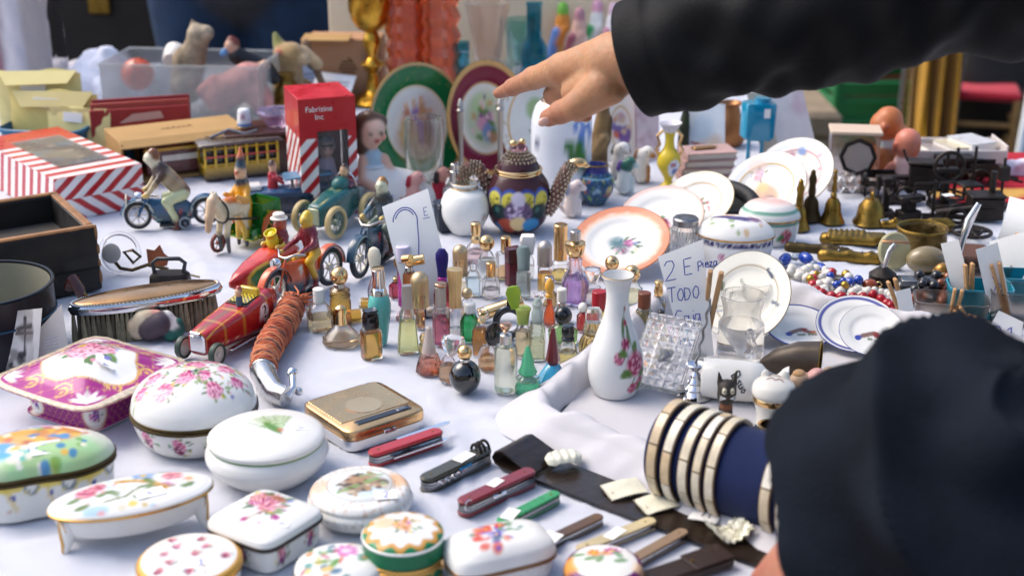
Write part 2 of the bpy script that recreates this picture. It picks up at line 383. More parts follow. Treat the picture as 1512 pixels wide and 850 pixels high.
def sticker(t, x, y, z, w, h, ang=0., tilt=0., tx=0., ch=None, m=None, parent=None):
 mx=Matrix.Translation((x, y, z))@Matrix.Rotation(ang, 4, 'Z')@Matrix.Rotation(tilt, 4, 'X')@Matrix.Rotation(tx, 4, 'Y')
 mb=MB();mb.box(0, 0, 0, w, h, .5, m=mx);o=t.part('price_sticker', mb, m or PAPER, parent)
 if ch:writing(t, 'handwriting', glyph(ch, -w*.12, -h*.3, h*.55), h*.035, INK, mx, o)
 return o
# ================================================================ SETTING
g=MB();g.box(0, 8, -.76, 90, 90, .02)
def asphalt():
 m=mat('asphalt', '#7d7a75', rough=.9, var=.25, vs=3, bump=.6, bs=90);return m
tag(mk('ground', g, asphalt()), kind='structure')
# ---- table and its white cloth
TB=bpy.data.objects.new('market_table', None);col.objects.link(TB);TB.location=(0, 1.7, -.75)
tag(TB, 'long trestle market table hidden beneath the white cloth', 'table')
WOODT=mat('table_wood', '#7d6046', rough=.7, var=.2, vs=12)
def tpart(name, *boxes):
 mb=MB()
 for b in boxes:mb.box(*b)
 return mk(name, mb, WOODT, TB)
tpart('table_top', (-.75, .02, .725, 2.3, 1.9, .03), (1.0, -.3, .725, 1.18, 1.28, .03))
for x in(-1.8, .3, 1.5):
 for y in(-.8, .25):tpart('leg', (x, y, .354, .05, .05, .708))
def cloth_z(x, y):
 z=.0016*vnoise(x, y, 9, 1)+.0010*vnoise(x, y, 23, 2)+.0005*vnoise(x, y, 60, 12)
 g2=random.Random(5)
 for i in range(330):
  cx, cy, a, l, wd=g2.uniform(-1, 1), g2.uniform(.85, 2.5), g2.gauss(.5, .6), g2.uniform(.03, .2), g2.uniform(.0012, .0055)
  du, dv=x-cx, y-cy;p=du*math.cos(a)+dv*math.sin(a);q=-du*math.sin(a)+dv*math.cos(a)+.012*np.sin(p*22+i)
  z=z+g2.uniform(.0008, .003)*np.exp(-(q/wd)**2-(p/l)**2)
 for(x0, y0, x1, y1, am, wd)in CREASES:
  A, B=P(x0, y0), P(x1, y1);d=B-A;l=d.length;ux, uy=d.x/l, d.y/l
  p=((x-A.x)*ux+(y-A.y)*uy)/l;q=-(x-A.x)*uy+(y-A.y)*ux+.004*np.sin(p*9)
  z=z+am*np.exp(-(q/wd)**2)*np.clip(p*6, 0, 1)*np.clip((1-p)*6, 0, 1)
 return z
CREASES=[(560, 590, 900, 660, .0035, .006), (600, 640, 800, 590, .003, .005), (700, 600, 830, 700, .004, .006), (640, 560, 700, 740, .003, .006), (480, 550, 620, 540, .0025, .006), (30, 800, 260, 770, .004, .008), (200, 690, 330, 700, .004, .007), (240, 330, 330, 420, .003, .008), (280, 390, 430, 400, .003, .007), (900, 850, 700, 700, .003, .006), (430, 640, 560, 690, .004, .006), (0, 790, 200, 830, .003, .007), (570, 700, 700, 770, .003, .006), (1180, 380, 1330, 350, .003, .01), (620, 610, 1000, 690, .004, .007)]
xs=np.linspace(-1.9, 1.55, 470);ys=np.linspace(.78, 2.70, 300)
XX, YY=np.meshgrid(xs, ys);ZZ=cloth_z(XX, YY);ZZ=ZZ-np.percentile(ZZ, 96);ZZ=np.minimum(ZZ, .0022)-.0006
clo=MB();U, V=len(xs), len(ys)
keep=lambda i, j:not(xs[i+1]>.47 and ys[j+1]>2.06)
F=[(j*U+i, j*U+i+1, (j+1)*U+i+1, (j+1)*U+i)for j in range(V-1)for i in range(U-1)if keep(i, j)]
clo.add(np.column_stack([XX.ravel(), YY.ravel(), ZZ.ravel()]), F)
def skirt(pts, drop=.42):
 n=len(pts);rows=10;X=[];
 for r in range(rows):
  f=r/(rows-1)
  for i, (x, y, z, nx, ny)in enumerate(pts):
   s=i*.35;o=.012*min(1, f*4)+.018*f*math.sin(s)*math.sin(s*.37+1)
   X.append((x+nx*o, y+ny*o, z-drop*f-(.004 if r else 0)))
 X=np.array(X);clo.grid(n, rows, X[:, 0], X[:, 1], X[:, 2])
skirt([(xs[i], ys[0], ZZ[0, i], 0, -1)for i in range(0, U, 3)])
iy=int(np.argmax(ys>2.06))-1;ix=int(np.argmax(xs>.47))-1
skirt([(xs[i], ys[-1], ZZ[-1, i], 0, 1)for i in range(0, ix+1, 3)][::-1])
skirt([(xs[ix], ys[j], ZZ[j, ix], 1, 0)for j in range(iy, V, 3)][::-1])
skirt([(xs[i], ys[iy], ZZ[iy, i], 0, 1)for i in range(ix, U, 3)][::-1])
CLOTHM=mat('white_cotton', '#c8cad2', rough=.92, bump=.4, bs=1100, var=.06, vs=9, sheen=.15)
tag(mk('tablecloth', clo, CLOTHM, angle=180), 'wrinkled white cotton cloth spread over the whole market table', 'tablecloth')
# ---- red patterned cloth at the right end
rc=MB();a=[P(1345, 268, .003), P(1420, 296, .003), P(1620, 300, .003), P(1620, 240, .003), P(1400, 240, .003)]
X, Y=np.meshgrid(np.linspace(.565, 1.5, 60), np.linspace(1.80, 2.055, 30))
def redart(V):
 A=Art(V[:, 0]*1000, V[:, 1]*1000, '#a81528');n=vnoise(V[:, 0], V[:, 1], 60, 5)
 A.mix(np.clip((np.abs(V[:, 1]-1.845)<.022)*1.*np.clip(n*3+.6, 0, 1), 0, .9), '#c9a14e');A.mix(np.clip(n*2-1.1, 0, .6), '#6e0c18');return A.c
rc.grid(60, 30, X, Y, .0045+.0012*vnoise(X, Y, 40, 3), c=redart)
tag(mk('cloth', rc, mat('red_cloth', attr=True, rough=.9, bump=.3, bs=900)), 'crimson cloth with gold pattern under the pale crate', 'cloth')
# ================================================================ BACKGROUND
def pole(mb, a, b, r, n=10):mb.tube([a, b], r, n)
# ---- far stall table with grey top
t=T('folding_table', 'grey topped folding table on wooden legs in the street', 'table', loc=(2.0, 6.1, -.75), k=1.)
mb=MB();mb.box(0, 0, .70, 1.9, .7, .03, .006, rz=-.12);t.part('table_top', mb, plastic('#6f767e', .5))
for x, y in((-.85, -.25), (-.35, -.3), (.8, -.3), (.3, .3), (-.8, .3)):
 mb=MB();mb.tube([(x, y, 0), (x+.05, y, .685)], .026, 8);t.part('leg', mb, mat('pale_wood', '#8a6248', rough=.7, var=.2))
def crate(px, py, w_, d_, h_, c, label, rz=0., loc=None, slats=4, dark='#1a1212'):
 p=loc if loc is not None else tuple(P(px, py, -.75));t=T('crate', label, 'crate', loc=p, k=1., rz=rz);m=plastic(c, .4);th=.012
 mb=MB();mb.box(0, 0, th/2, w_, d_, th);t.part('floor', mb, m)
 for i in range(slats):
  z=(i+.5)*h_/slats
  for(x, y, sx, sy)in((0, -d_/2, w_, th), (0, d_/2, w_, th), (-w_/2, 0, th, d_-2*th), (w_/2, 0, th, d_-2*th)):
   mb=MB();mb.box(x, y, z+th*.6, sx, sy, h_/slats*.72, .003);t.part('slat', mb, m)
 for x in(-1, 1):
  for y in(-1, 1):
   mb=MB();mb.box(x*(w_/2-.005), y*(d_/2-.005), h_/2+.007, .03, .03, h_, .004);t.part('corner_post', mb, m)
 return t
crate(0, 0, .5, .34, .3, '#7a2a26', 'dark red plastic crate under the grey folding table', loc=(1.42, 5.75, -.75))
crate(0, 0, .5, .34, .26, '#0d6a35', 'bright green plastic crate on the street beside the yellow drape', loc=(1.37, 5.05, -.75), rz=.05)
for i, (x, y)in enumerate(((1.32, 5.95), (1.7, 6.0))):
 t=T('bottle', 'amber bottle under the grey folding table '+('in front of the red crate' if i==0 else 'beside the red crate'), 'bottle', loc=(x, y-.35, -.75), k=1., group='bottles under the folding table')
 mb=MB();mb.polar([(.035, 0), (.04, .01), (.04, .17), (.015, .22), (.015, .28)], n=14);t.part('body', mb, mat('amber_glass', '#5a2a12', rough=.1));mb=MB();mb.polar([(.018, .28), (.018, .30)], n=12);t.part('cap', mb, GOLD)
# ---- yellow drape on a rail
t=T('drape', 'mustard yellow cloth hanging in folds over a rail', 'cloth', loc=(1.385, 4.6, -.75), k=1.)
mb=MB();u=np.linspace(0, 1, 40);v=np.linspace(0, 1, 24);UU, VV=np.meshgrid(u, v)
mb.grid(40, 24, -.065+.13*UU, .05*np.sin(UU*17+VV*2)*(.3+.7*(1-VV))+.02*np.sin(UU*31), .02+VV*.85);mb.grid(40, 24, .065-.13*UU, .012+.05*np.sin((1-UU)*17+VV*2)*(.3+.7*(1-VV))+.02*np.sin((1-UU)*31), .02+VV*.85)
t.part('fabric', mb, fabric('#b8860f', bs=200));mb=MB();mb.tube([(-.1, 0, .88), (.1, 0, .88)], .014, 8);t.part('rail', mb, STEEL)
for x in(-.09, .09):
 mb=MB();mb.tube([(x, .06, 0), (x, 0, .88)], .012, 8);t.part('post', mb, STEEL)
# ---- little rush chair with red seat
t=T('chair', 'small pale wooden chair with red padded seat and red back slat', 'chair', loc=(1.56, 4.75, -.75), k=.85, rz=-.25)
WC=mat('chair_wood', '#a8814e', rough=.6, var=.2);RED=fabric('#b8142a')
for x, y, h in((-.15, .13, .72), (.15, .13, .72), (-.16, -.15, .30), (.16, -.15, .30)):
 mb=MB();mb.tube([(x, y, 0), (x*1., y+(.05 if h>.5 else 0), h)], [.017, .015], 8);t.part('leg', mb, WC)
mb=MB();mb.box(0, 0, .31, .35, .32, .035, .012);t.part('seat', mb, RED)
for z in(.1, .2):
 for(x, y, sx, sy)in((0, -.15, .3, .018), (0, .135, .28, .018), (-.155, 0, .018, .26), (.155, 0, .018, .26)):
  mb=MB();mb.box(x, y, z, sx, sy, .018, .004);t.part('stretcher', mb, WC)
mb=MB();mb.box(0, .165, .53, .13, .018, .28, .005);t.part('back_slat', mb, RED)
mb=MB();mb.box(0, .172, .70, .30, .022, .04, .006);t.part('top_rail', mb, WC)
mb=MB();mb.box(0, .15, .40, .28, .02, .03, .005);t.part('rail', mb, WC)
# ---- metal parasol pole, bags, heaps
t=T('metal_pole', 'slanting galvanised pole leaning behind the small chair', 'pole', loc=(1.50, 4.1, -.75), k=1.)
mb=MB();mb.tube([(0, 0, 0), (.14, .25, .78)], .022, 12);t.part('shaft', mb, SILVER);mb=MB();mb.polar([(.04, 0), (.04, .02), (.024, .05)], n=14);t.part('foot', mb, plastic('#222226'));mb=MB();mb.ball(.14, .25, .79, .04);t.part('knob', mb, plastic('#b9bcc0'))
t=T('bag', 'slumped black bag with a looped tan handle on the stall', 'bag', loc=(1.80, 5.0, -.75), k=1.)
mb=blob([((-.15, 0, .25), .25, (.15, .02, .25), .26, '#15110f'), ((-.1, 0, .5), .2, (.12, 0, .52), .2, '#1a1411'), ((.3, .1, .3), .25, (.5, 0, .35), .2, '#120f10')], 36, .04, noise=(.03, 9));t.part('body', mb, mat('bag_leather', attr=True, rough=.6, bump=.4, bs=60))
mb=MB();mb.torus(-.05, -.22, .62, .12, .014, axis='Y', a0=-.3, a1=PI+.3);t.part('handle', mb, mat('tan_strap', '#6b4a3a', rough=.6))
t=T('box', 'low black storage box stacked with scraps behind the pole', 'box', loc=(1.86, 4.15, -.75), k=1.)
mb=MB();mb.box(0, 0, .14, .5, .4, .28, .01);t.part('body', mb, plastic('#17181b', .5));mb=MB();mb.box(0, 0, .30, .53, .43, .03, .008);t.part('lid', mb, plastic('#242226', .5))
for(x, y, c_, l_)in((-.12, 0, '#d7b022', 'yellow'), (.05, -.05, '#c9b8c0', 'pale pink'), (.15, .06, '#3f7fae', 'blue')):
 t=T('rag', l_+' folded rag on the low black storage box', 'rag', loc=(1.86+x, 4.15+y, -.434), k=1.)
 mb=blob([((-.04, 0, .03), .03, (.04, .01, .03), .028, c_), ((-.02, .03, .03), .028, (.05, -.02, .03), .026, c_)], 24, .01, noise=(.008, 60));t.part('folds', mb, MATTE);mb=MB();mb.box(0, 0, .006, .1, .06, .008, .003);t.part('hem', mb, fabric(c_))
t=T('wicker_basket', 'dark brown wicker basket on the ground behind the pale crate', 'basket', loc=(1.75, 3.7, -.75), k=1.)
mb=MB();mb.polar([(.16, 0), (.2, .2), (.185, .2), (.15, .02)], n=28, caps=False);mb.polar([(0, .015), (.15, .02)], n=28);t.part('wall', mb, mat('wicker', '#3a2418', rough=.8, bump=.9, bs=80));mb=MB();mb.torus(0, 0, .2, .195, .015);t.part('rim', mb, mat('wicker2', '#4a3020', rough=.8))
# ---- pale plastic crate with books, white cloth heap on red cloth
t=T('storage_tray', 'pale plastic tray with slotted side panel on the red cloth', 'tray', loc=tuple(P(1398, 258)), k=dep(P(1398, 258))/FPX)
pc=plastic('#cfc6bf', .5)
for(x, y, sx, sy)in((0, -30, 150, 3), (0, 45, 150, 3), (-75, 7.5, 3, 72), (75, 7.5, 3, 72)):
 mb=MB();mb.box(x, y, 24 if abs(x)<1 else 26, sx, sy, 42 if abs(x)<1 else 50, 1);t.part('wall', mb, pc)
mb=MB();mb.box(0, 7, 3, 148, 74, 3);t.part('floor', mb, pc)
mb=MB();mb.box(10, -32, 22, 60, 1.5, 24, .4);t.part('slotted_panel', mb, plastic('#8d8788', .5))
for i in range(10):
 mb=MB();mb.box(-16+i*5.6, -33.2, 22, 2, 1, 20);t.part('slot', mb, plastic('#3d393c', .6))
for i in range(5):
 q=T('paperback', ['cream', 'warm grey', 'dark grey', 'sand coloured', 'pale grey'][i]+' covered paperback lying inside the pale plastic tray', 'book', loc=tuple(t.p+Vector(((-50+i*22)*t.k, 20*t.k, .006+i*.006))), k=t.k, rz=.1*i, group='paperbacks in the pale tray')
 mb=MB();mb.box(0, 0, 12, 44, 56, 10, .5);q.part('pages', mb, PAPER);mb=MB();mb.box(0, 0, 17.6, 46, 58, 1, .3);mb.box(0, 0, 6.4, 46, 58, 1, .3);q.part('cover', mb, paintm(['#d8d0bc', '#bfb6ae', '#9a8f8a', '#cbbfa2', '#c7c7c9'][i]))
def heap(px, py, label, sx, h, c, seed, n=9, name='cloth_heap', cat='cloth', nz=.16):
 t=T(name, label, cat, px, py);g=random.Random(seed);caps=[]
 for i in range(n):
  x=g.uniform(-1, 1)*sx;hh=h*max(.25, 1-(x/sx)**2)*g.uniform(.6, 1);r=sx*g.uniform(.22, .36)
  caps.append(((x, g.uniform(-.3, .5)*sx, r*.75), r*.85, (x*.7+g.uniform(-.2, .2)*sx, g.uniform(-.2, .4)*sx, max(r*.75, hh-r*.5)), r*.55, c))
 caps.append(((-sx*.6, 0, sx*.14), sx*.18, (sx*.6, 0, sx*.14), sx*.18, c))
 mb=blob(caps, 46, sx*.07, noise=(sx*.06, nz), seed=seed);t.part('folds', mb, MATTE_CLOTH, angle=180);return t
MATTE_CLOTH=mat('heap_cloth', attr=True, rough=.92, bump=.3, bs=600, sheen=.2)
heap(1500, 262, 'heap of crumpled white cloth on the red cloth', 42, 40, '#dcd6e6', 4)
# ---- behind the stall on the left: cases and cartons in the shade
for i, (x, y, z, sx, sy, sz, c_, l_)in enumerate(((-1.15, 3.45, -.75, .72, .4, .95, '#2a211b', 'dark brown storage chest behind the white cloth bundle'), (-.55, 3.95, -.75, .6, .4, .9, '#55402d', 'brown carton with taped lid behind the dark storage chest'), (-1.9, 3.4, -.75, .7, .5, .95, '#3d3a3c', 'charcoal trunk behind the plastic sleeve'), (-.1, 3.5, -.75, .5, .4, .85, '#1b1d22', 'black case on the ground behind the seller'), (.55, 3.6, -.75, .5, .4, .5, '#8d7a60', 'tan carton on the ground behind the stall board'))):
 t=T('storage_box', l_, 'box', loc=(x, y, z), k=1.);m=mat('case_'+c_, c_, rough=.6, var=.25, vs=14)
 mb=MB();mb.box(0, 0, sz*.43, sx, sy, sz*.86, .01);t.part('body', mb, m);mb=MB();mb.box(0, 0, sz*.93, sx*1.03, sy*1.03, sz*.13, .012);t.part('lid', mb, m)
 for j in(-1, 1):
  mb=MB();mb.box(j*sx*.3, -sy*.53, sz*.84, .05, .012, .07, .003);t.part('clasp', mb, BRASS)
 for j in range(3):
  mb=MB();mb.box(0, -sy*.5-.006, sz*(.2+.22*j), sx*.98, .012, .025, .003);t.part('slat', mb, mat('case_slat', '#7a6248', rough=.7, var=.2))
# ---- unseen house fronts added to warm reflections and block low sky
for(nm, x, y, rz_, wd, ht, c_)in(('unseen warm sandstone house front added beyond the market for reflections', 0, 15, 0., 30, 5.4, '#dcbd92'), ('unseen pale plaster house front added behind the shoppers to shape light', 0, -9, PI, 26, 3.6, '#d6cfc2')):
 t=T('added_building', nm, 'added_building', loc=(x, y, -.75), rz=rz_, k=1.);mb=MB();mb.box(0, .5, ht/2, wd, 1, ht);wl=t.part('wall', mb, mat('stone_'+c_, c_, rough=.9, var=.15, vs=1.5, bump=.3, bs=8));mb=MB();mb.box(0, .3, ht+.2, wd+.6, 1.6, .4, .1);t.part('cornice', mb, mat('stone_trim', '#a8977c', rough=.8))
 for i in range(int(wd/3)):
  for j in range(int(ht/3.2)):
   xx, zz=-wd/2+1.6+i*3, 1.9+j*3.2;mb=MB();mb.box(xx, -.02, zz, 1.2, .08, 1.9, .02);wi=t.part('window', mb, mat('window_frame', '#d8d2c6', rough=.6));mb=MB();mb.box(xx, -.07, zz, 1.0, .03, 1.7);t.part('pane', mb, mat('pane', '#1a2026', rough=.08), wi)
# ---- cream board at the back of the stall
t=T('display_board', 'cream cardboard board standing behind the coloured glass vases', 'board', loc=(.03, 2.655, 0), k=1.)
mb=MB();mb.box(0, 0, .16, .74, .012, .32, .002);t.part('panel', mb, mat('cream_board', '#e2cfae', rough=.8, var=.08, vs=10));
for x in(-.25, .25):
 mb=MB();mb.box(x, .02, .1, .03, .025, .2, .002);t.part('brace', mb, WOODT)
# ================================================================ PORCELAIN BOXES
def pbox(label, px, py, out, lid, body, lart, bart=None, rz=0., rim=None, n=150, sub=7, base='#e0ded8', name='porcelain_box', cat='porcelain box', lzf=None, R=60, hinge=None, latch=None):
 t=T(name, label, cat, px, py, RD(rz))
 def lc(V):
  A=Art(V[:, 0], V[:, 1], base);A.z=V[:, 2];lart(A);return A.c
 def bc(V):
  A=Art(np.arctan2(V[:, 1], V[:, 0])*R, V[:, 2], base)
  if bart:bart(A)
  return A.c
 b=MB();b.polar(body, out, n, sub, c=bc);bo=t.part('body', b, PORC)
 l=MB();l.polar(lid, out, n, sub, c=lc, zf=lzf);lo=t.part('lid', l, PORC)
 if rim:
  for(m, s, z, h)in rim:
   q=MB();q.polar([(s-.015, z-h/2), (s, z-h*.35), (s, z+h*.35), (s-.015, z+h/2)], out, n);t.part('rim_band', q, m, lo)
 if hinge:
  q=MB()
  for(x, y, z, a)in hinge:q.tube([(x-7*math.cos(a), y-7*math.sin(a), z), (x+7*math.cos(a), y+7*math.sin(a), z)], 2.4, 8)
  t.part('hinge', q, BRONZE, lo)
 if latch:
  x, y, z=latch;q=MB();q.box(x, y, z, 7, 3, 9, 1);q.torus(x, y-1, z-5, 3, .8, axis='Y', n=12, k=6);t.part('clasp', q, GOLD, lo)
 t.lid=lo;t.body=bo;return t
SQ2=math.sqrt(.5)
# 1 magenta casket with pagoda lid
def a1(A):
 A.mix(np.ones(len(A.u)), '#a2357f');d4=(np.abs(A.u)**2.6+np.abs(A.v)**2.6)**(1/2.6);th=np.arctan2(A.v, A.u)
 gx, gy=(A.u+A.v)*SQ2, (A.v-A.u)*SQ2
 for s in(gx, gy):A.mix(.5*np.clip(1.1-np.abs((s+1000)%22-11), 0, 1), '#d7a25c')
 lat=np.hypot((gx+1000)%22-11, (gy+1000)%22-11);A.mix(.8*np.clip(2.4-lat, 0, 1), '#dfae68')
 for k in range(4):
  a=k*PI/2
  for s in(-.36, .36):
   x, y=88*math.cos(a+s), 88*math.sin(a+s);A.line([(x+9*math.cos(q*.7+a), y+9*math.sin(q*.7+a))for q in range(7)], 2, '#e0b466', .9);A.disc(x, y, 3.5, '#e0b466', .9)
   A.line([(x*.93+14*math.cos(q*.6+a+2), y*.93+10*math.sin(q*.6+a+2))for q in range(6)], 1.6, '#e6bd74', .8)
  for kk in(PI/4, ):
   b=a+kk
   for s in(-.5, -.25, 0, .25, .5):A.leaf(120*math.cos(b), 120*math.sin(b), 30, 3.4, b+PI+s*1.9, '#f3efe6')
 lob=66+7*np.abs(np.cos(th*2+.6))*1.3+3*np.cos(th*4);d=np.hypot(A.u*.9, A.v*1.15)
 A.mix(np.clip((lob+3.5-d)/1.5, 0, 1), '#d9a85f');A.mix(np.clip((lob-d)/1.5, 0, 1), '#f4f1ec')
 A.bouquet(-6, 8, 52, 11, ('#d98a9e', '#e7aeb9', '#cf7a92'), 5, 16, 18, .36);A.disc(-30, 14, 7, '#c9a93e');A.disc(-36, -6, 5, '#6d73b0');A.disc(34, 4, 5, '#7a7ab4')
 A.mix(np.clip((d4-141)/1.5, 0, 1), '#efe6da')
def b1(A):
 A.mix(np.ones(len(A.u)), '#8c2c74');s1, s2=A.u+A.v, A.u-A.v
 for s in(s1, s2):A.mix(.5*np.clip(1.2-np.abs((s+1000)%16-8), 0, 1), '#c98e58')
 for k in range(4):
  x=(k*PI/2-PI*.75)*90;A.disc(x+0, 24, 20, '#c99a58');A.disc(x, 24, 18.5, '#e0ded7');A.bouquet(x, 24, 13, k, ('#7c5aa8', '#4a68b0', '#b064a0'), 4, 8, 8, .4)
 A.mix(np.clip((4-A.v)/2, 0, 1), '#dfe6ea')
sq=lambda h, p=5.:sup(h, h, p)
def zf1(X, Y, r):
 d=np.hypot(X, Y)/149.;return 14*np.clip(d-.6, 0, 1)**1.5
t=pbox('magenta porcelain casket with flared pagoda lid and rose medallion', 140, 600, lambda t_:tuple(q*(1+.0*t_)for q in sup(105, 105, 7)(t_)), [(1, 46), (1.0, 49), (.9, 53), (.72, 59), (.5, 70), (.3, 78), (.12, 81), (0, 82)], [(.66, 0), (.7, 2), (.7, 6), (.66, 9), (.68, 25), (.74, 40), (.8, 50)], a1, b1, rz=-32, n=200, sub=8, lzf=zf1, R=100)
q=MB();q.polar([(.985, 47), (1.012, 48), (1.012, 50.5), (.985, 51.5)], wob(sup(105, 105, 7), .006, 40), 200, zf=lambda X, Y, r:zf1(X, Y, 1));t.part('gilt_rim', q, mat('worn_gilt', '#e2cdb0', rough=.3, metal=.4, var=.3, vs=200), t.lid)
sticker(t, 44, -8, 73.5, 28, 26, .55, -.3, .45, '6', mat('china_white', '#efedea', rough=.5))
# 2 round box with rose dome
def a2(A):
 for(x, y, r)in((-25, 40, 30), (30, 48, 26), (-50, -2, 22), (20, -18, 24), (52, 10, 22), (8, 20, 26), (-34, -46, 24), (36, -48, 22), (-4, -22, 26), (66, -22, 18), (-70, -24, 18)):A.bouquet(x, y, r, int(x+90), ('#d67fa0', '#c2447c', '#e3a3b8'), 3, 11, 6, .42, '#7f9c4e')
 A.disc(0, 4, 9, '#d9cda8');pass
def b2(A):
 for k in range(11):A.bouquet(-270+k*54, 24+4*(k%2), 20, k, ('#c2447c', '#d67fa0', '#6a2450'), 3, 9, 5, .42, '#4f8a4a')
t=pbox('round porcelain box with domed lid of pink roses and brown metal hinge', 291, 646, circ(91), [(1, 46), (.995, 54), (.95, 66), (.84, 78), (.64, 89), (.38, 96), (.12, 98), (.08, 101), (0, 101.5)], [(.72, 0), (.78, 2), (.9, 14), (.97, 30), (.99, 42)], a2, b2, rz=10, rim=((BRONZE, 1.02, 43, 5), (BRONZE, 1.015, 48, 4)), R=91)
sticker(t, 56, -30, 81.5, 30, 28, .2, .34, .4, '9')
# 3 white bowl with feather lid and green line
def a3(A):
 for i in range(34):
  a=.5+i*.05;A.line([(24, -20), (24-60*math.cos(a*.8), -20+58*math.sin(a*.8+.12*(i%3)))], 1., random.Random(i).choice(['#7d9a58', '#9db57c', '#b9c79c']), .8)
 A.leaf(26, -24, 44, 7, 2.3, '#5f8a3a');A.disc(24, -14, 5, '#c46a4a', .7)
 A.ring(82, 84, '#e4e0d4')
t=pbox('plain white porcelain bowl with green line and feather painted lid', 397, 700, circ(88), [(.955, 52), (.965, 55), (.96, 58), (.86, 63), (.6, 68), (.3, 71), (0, 72)], [(.62, 0), (.68, 1), (.9, 16), (1.02, 31), (1.0, 42), (.94, 49), (.9, 52)], a3, None, rim=((mat('green_line', '#5c8a44', rough=.3, coat=.5), .95, 50.5, 2.6), ), R=88)
sticker(t, 48, 4, 67.8, 22, 24, .5, -.02, .16, '2')
# 4 kidney box with painted scene
def a4(A):
 A.mix(np.ones(len(A.u)), '#d9d8c8');n=vnoise(A.u, A.v, .06, 3)
 A.disc(20, -48, 40, '#9cc67c', .8, .6, 2, .25);A.mix(np.clip(n*1.2, 0, .5), '#a7d8a0')
 A.disc(-28, 6, 36, '#d9a24e', .95, .3, 1.2);A.disc(30, 18, 32, '#c98a52', .95, .3, 1.2, .4);A.disc(46, 40, 18, '#dd8e3c', .8, .5);A.disc(-52, -22, 24, '#4a9cc4', .9, .5);A.disc(-20, -38, 12, '#6cc0b4', .9);A.disc(18, 48, 14, '#b06a80', .8)
 A.line([(40, 44), (72, 10)], 4, '#eee4da');A.line([(-34, -18), (-24, -58)], 3.5, '#efe9dc');A.speck(46, 70, ['#3f7fae', '#e0b04a', '#c76a4a', '#f0e6d0', '#7aa64e', '#a4583c'], 5.5, 2, 0, 4);A.disc(38, 0, 9, '#2f86b8', .9)
 A.line([(-60, 40), (-20, 54), (30, 56)], 6, '#cfc4d8', .7)
def b4(A):
 for k in range(9):
  x=-300+k*70;A.ring(9, 14, '#6d7a86', .9, 1.2, np.hypot(A.u-x, A.v-50));A.ring(14, 16, '#d2bc4a', .9, 1, np.hypot(A.u-x, A.v-50));A.line([(x+28, 52), (x+34, 34), (x+40, 20)], 4, '#d9c48a', .8);A.line([(x+16, 50), (x+34, 46), (x+52, 50)], 4.5, '#dcc23e', .85);A.disc(x+38, 36, 3.6, '#2a3f94');A.disc(x+30, 18, 3, '#c09a80', .8)
t=pbox('kidney shaped porcelain box painted with figures above yellow swags', 66, 736, kidney(107, 78, .2), [(1, 58), (.98, 66), (.9, 74), (.7, 82), (.4, 87), (0, 89)], [(.9, 0), (.93, 2), (.96, 30), (.98, 55)], a4, b4, rz=16, rim=((BRONZE, 1.015, 53, 5), (BRONZE, 1.02, 59, 4.5)), R=92)
sticker(t, 12, -28, 85.5, 42, 30, .1, .2, .03, '3', parent=None)
# 5 footed oval box
def a5(A):
 for(x, y, r, c_)in((-62, 14, 16, '#c05a6a'), (-44, 26, 13, '#c96a74'), (64, 24, 15, '#d58a84'), (84, 6, 8, '#dfc06a'), (52, -4, 10, '#c9a0b4')):A.rose(x, y, r, c_)
 A.daisy(24, 40, 19, '#8fa8cc');A.line([(-40, -22), (-10, -18), (14, 4), (40, -6), (60, -10)], 2.2, '#6e7a3c');A.line([(-14, 32), (10, 26), (34, 10), (48, -12)], 5.5, '#b98a3c');A.line([(-2, 34), (24, 22), (40, 4)], 1.6, '#e4cf94')
 for(x, y, a)in((-92, -6, .4), (-84, -28, .3), (-50, -6, .6), (-20, -14, 1.9), (0, -20, -.6), (20, -10, 1), (34, 8, 2), (70, -18, .5), (44, 44, .2)):A.leaf(x, y, 24, 6, a, '#667f3f')
 A.disc(-56, -40, 12, '#9fc0cf', .9, .4, 1.6);A.disc(-20, -44, 7, '#d2c9b0', .9);A.disc(-4, -40, 7, '#d8c66a');A.speck(18, 80, ['#c9b070', '#b5cdd8', '#d99a9a'], 4, 5)
 A.ring(.965, 1.2, '#f3efe6', 1, .02, np.hypot(A.u/118, A.v/58))
def b5(A):A.line([(-400, 3), (400, 3)], 1.4, '#d9cfc0', .6)
t=pbox('long oval porcelain box on four feet with gold rim and bird garden lid', 200, 786, ell(118, 58), [(1, 50), (1.0, 54), (.97, 57), (.8, 60.5), (.4, 63), (0, 64)], [(.8, 20), (.84, 22), (.92, 36), (.965, 50)], a5, b5, rz=23, R=90, rim=((GILT, 1.012, 51.5, 4.5), ))
for(a)in(200, 338, 22, 158):
 x, y=100*math.cos(RD(a)), 50*math.sin(RD(a));l=math.hypot(x, y);ux, uy=x/l, y/l
 q=MB();q.tube([(x*.98, y*.98, 46), (x, y, 30), (x+ux*3, y+uy*3, 12), (x+ux*8, y+uy*8, 0)], [15, 12, 7, 4.2], 12, c=C('#e0ded8'));f=t.part('foot', q, PORC)
 q=MB();q.tube([(x+ux*12, y+uy*12, 46), (x+ux*11.5, y+uy*11.5, 30), (x+ux*10, y+uy*10, 12), (x+ux*11.5, y+uy*11.5, 1)], [2, 3, 3, 2.2], 8)
 for s in(-1, 1):q.tube([(x+ux*9-uy*s*22, y+uy*9+ux*s*22, 38), (x+ux*12, y+uy*12, 50)], [.6, 1.6], 6)
 t.part('gilt_stripe', q, GILT, f)
sticker(t, 24, -22, 63.5, 42, 22, .15, .06, .02, '4')
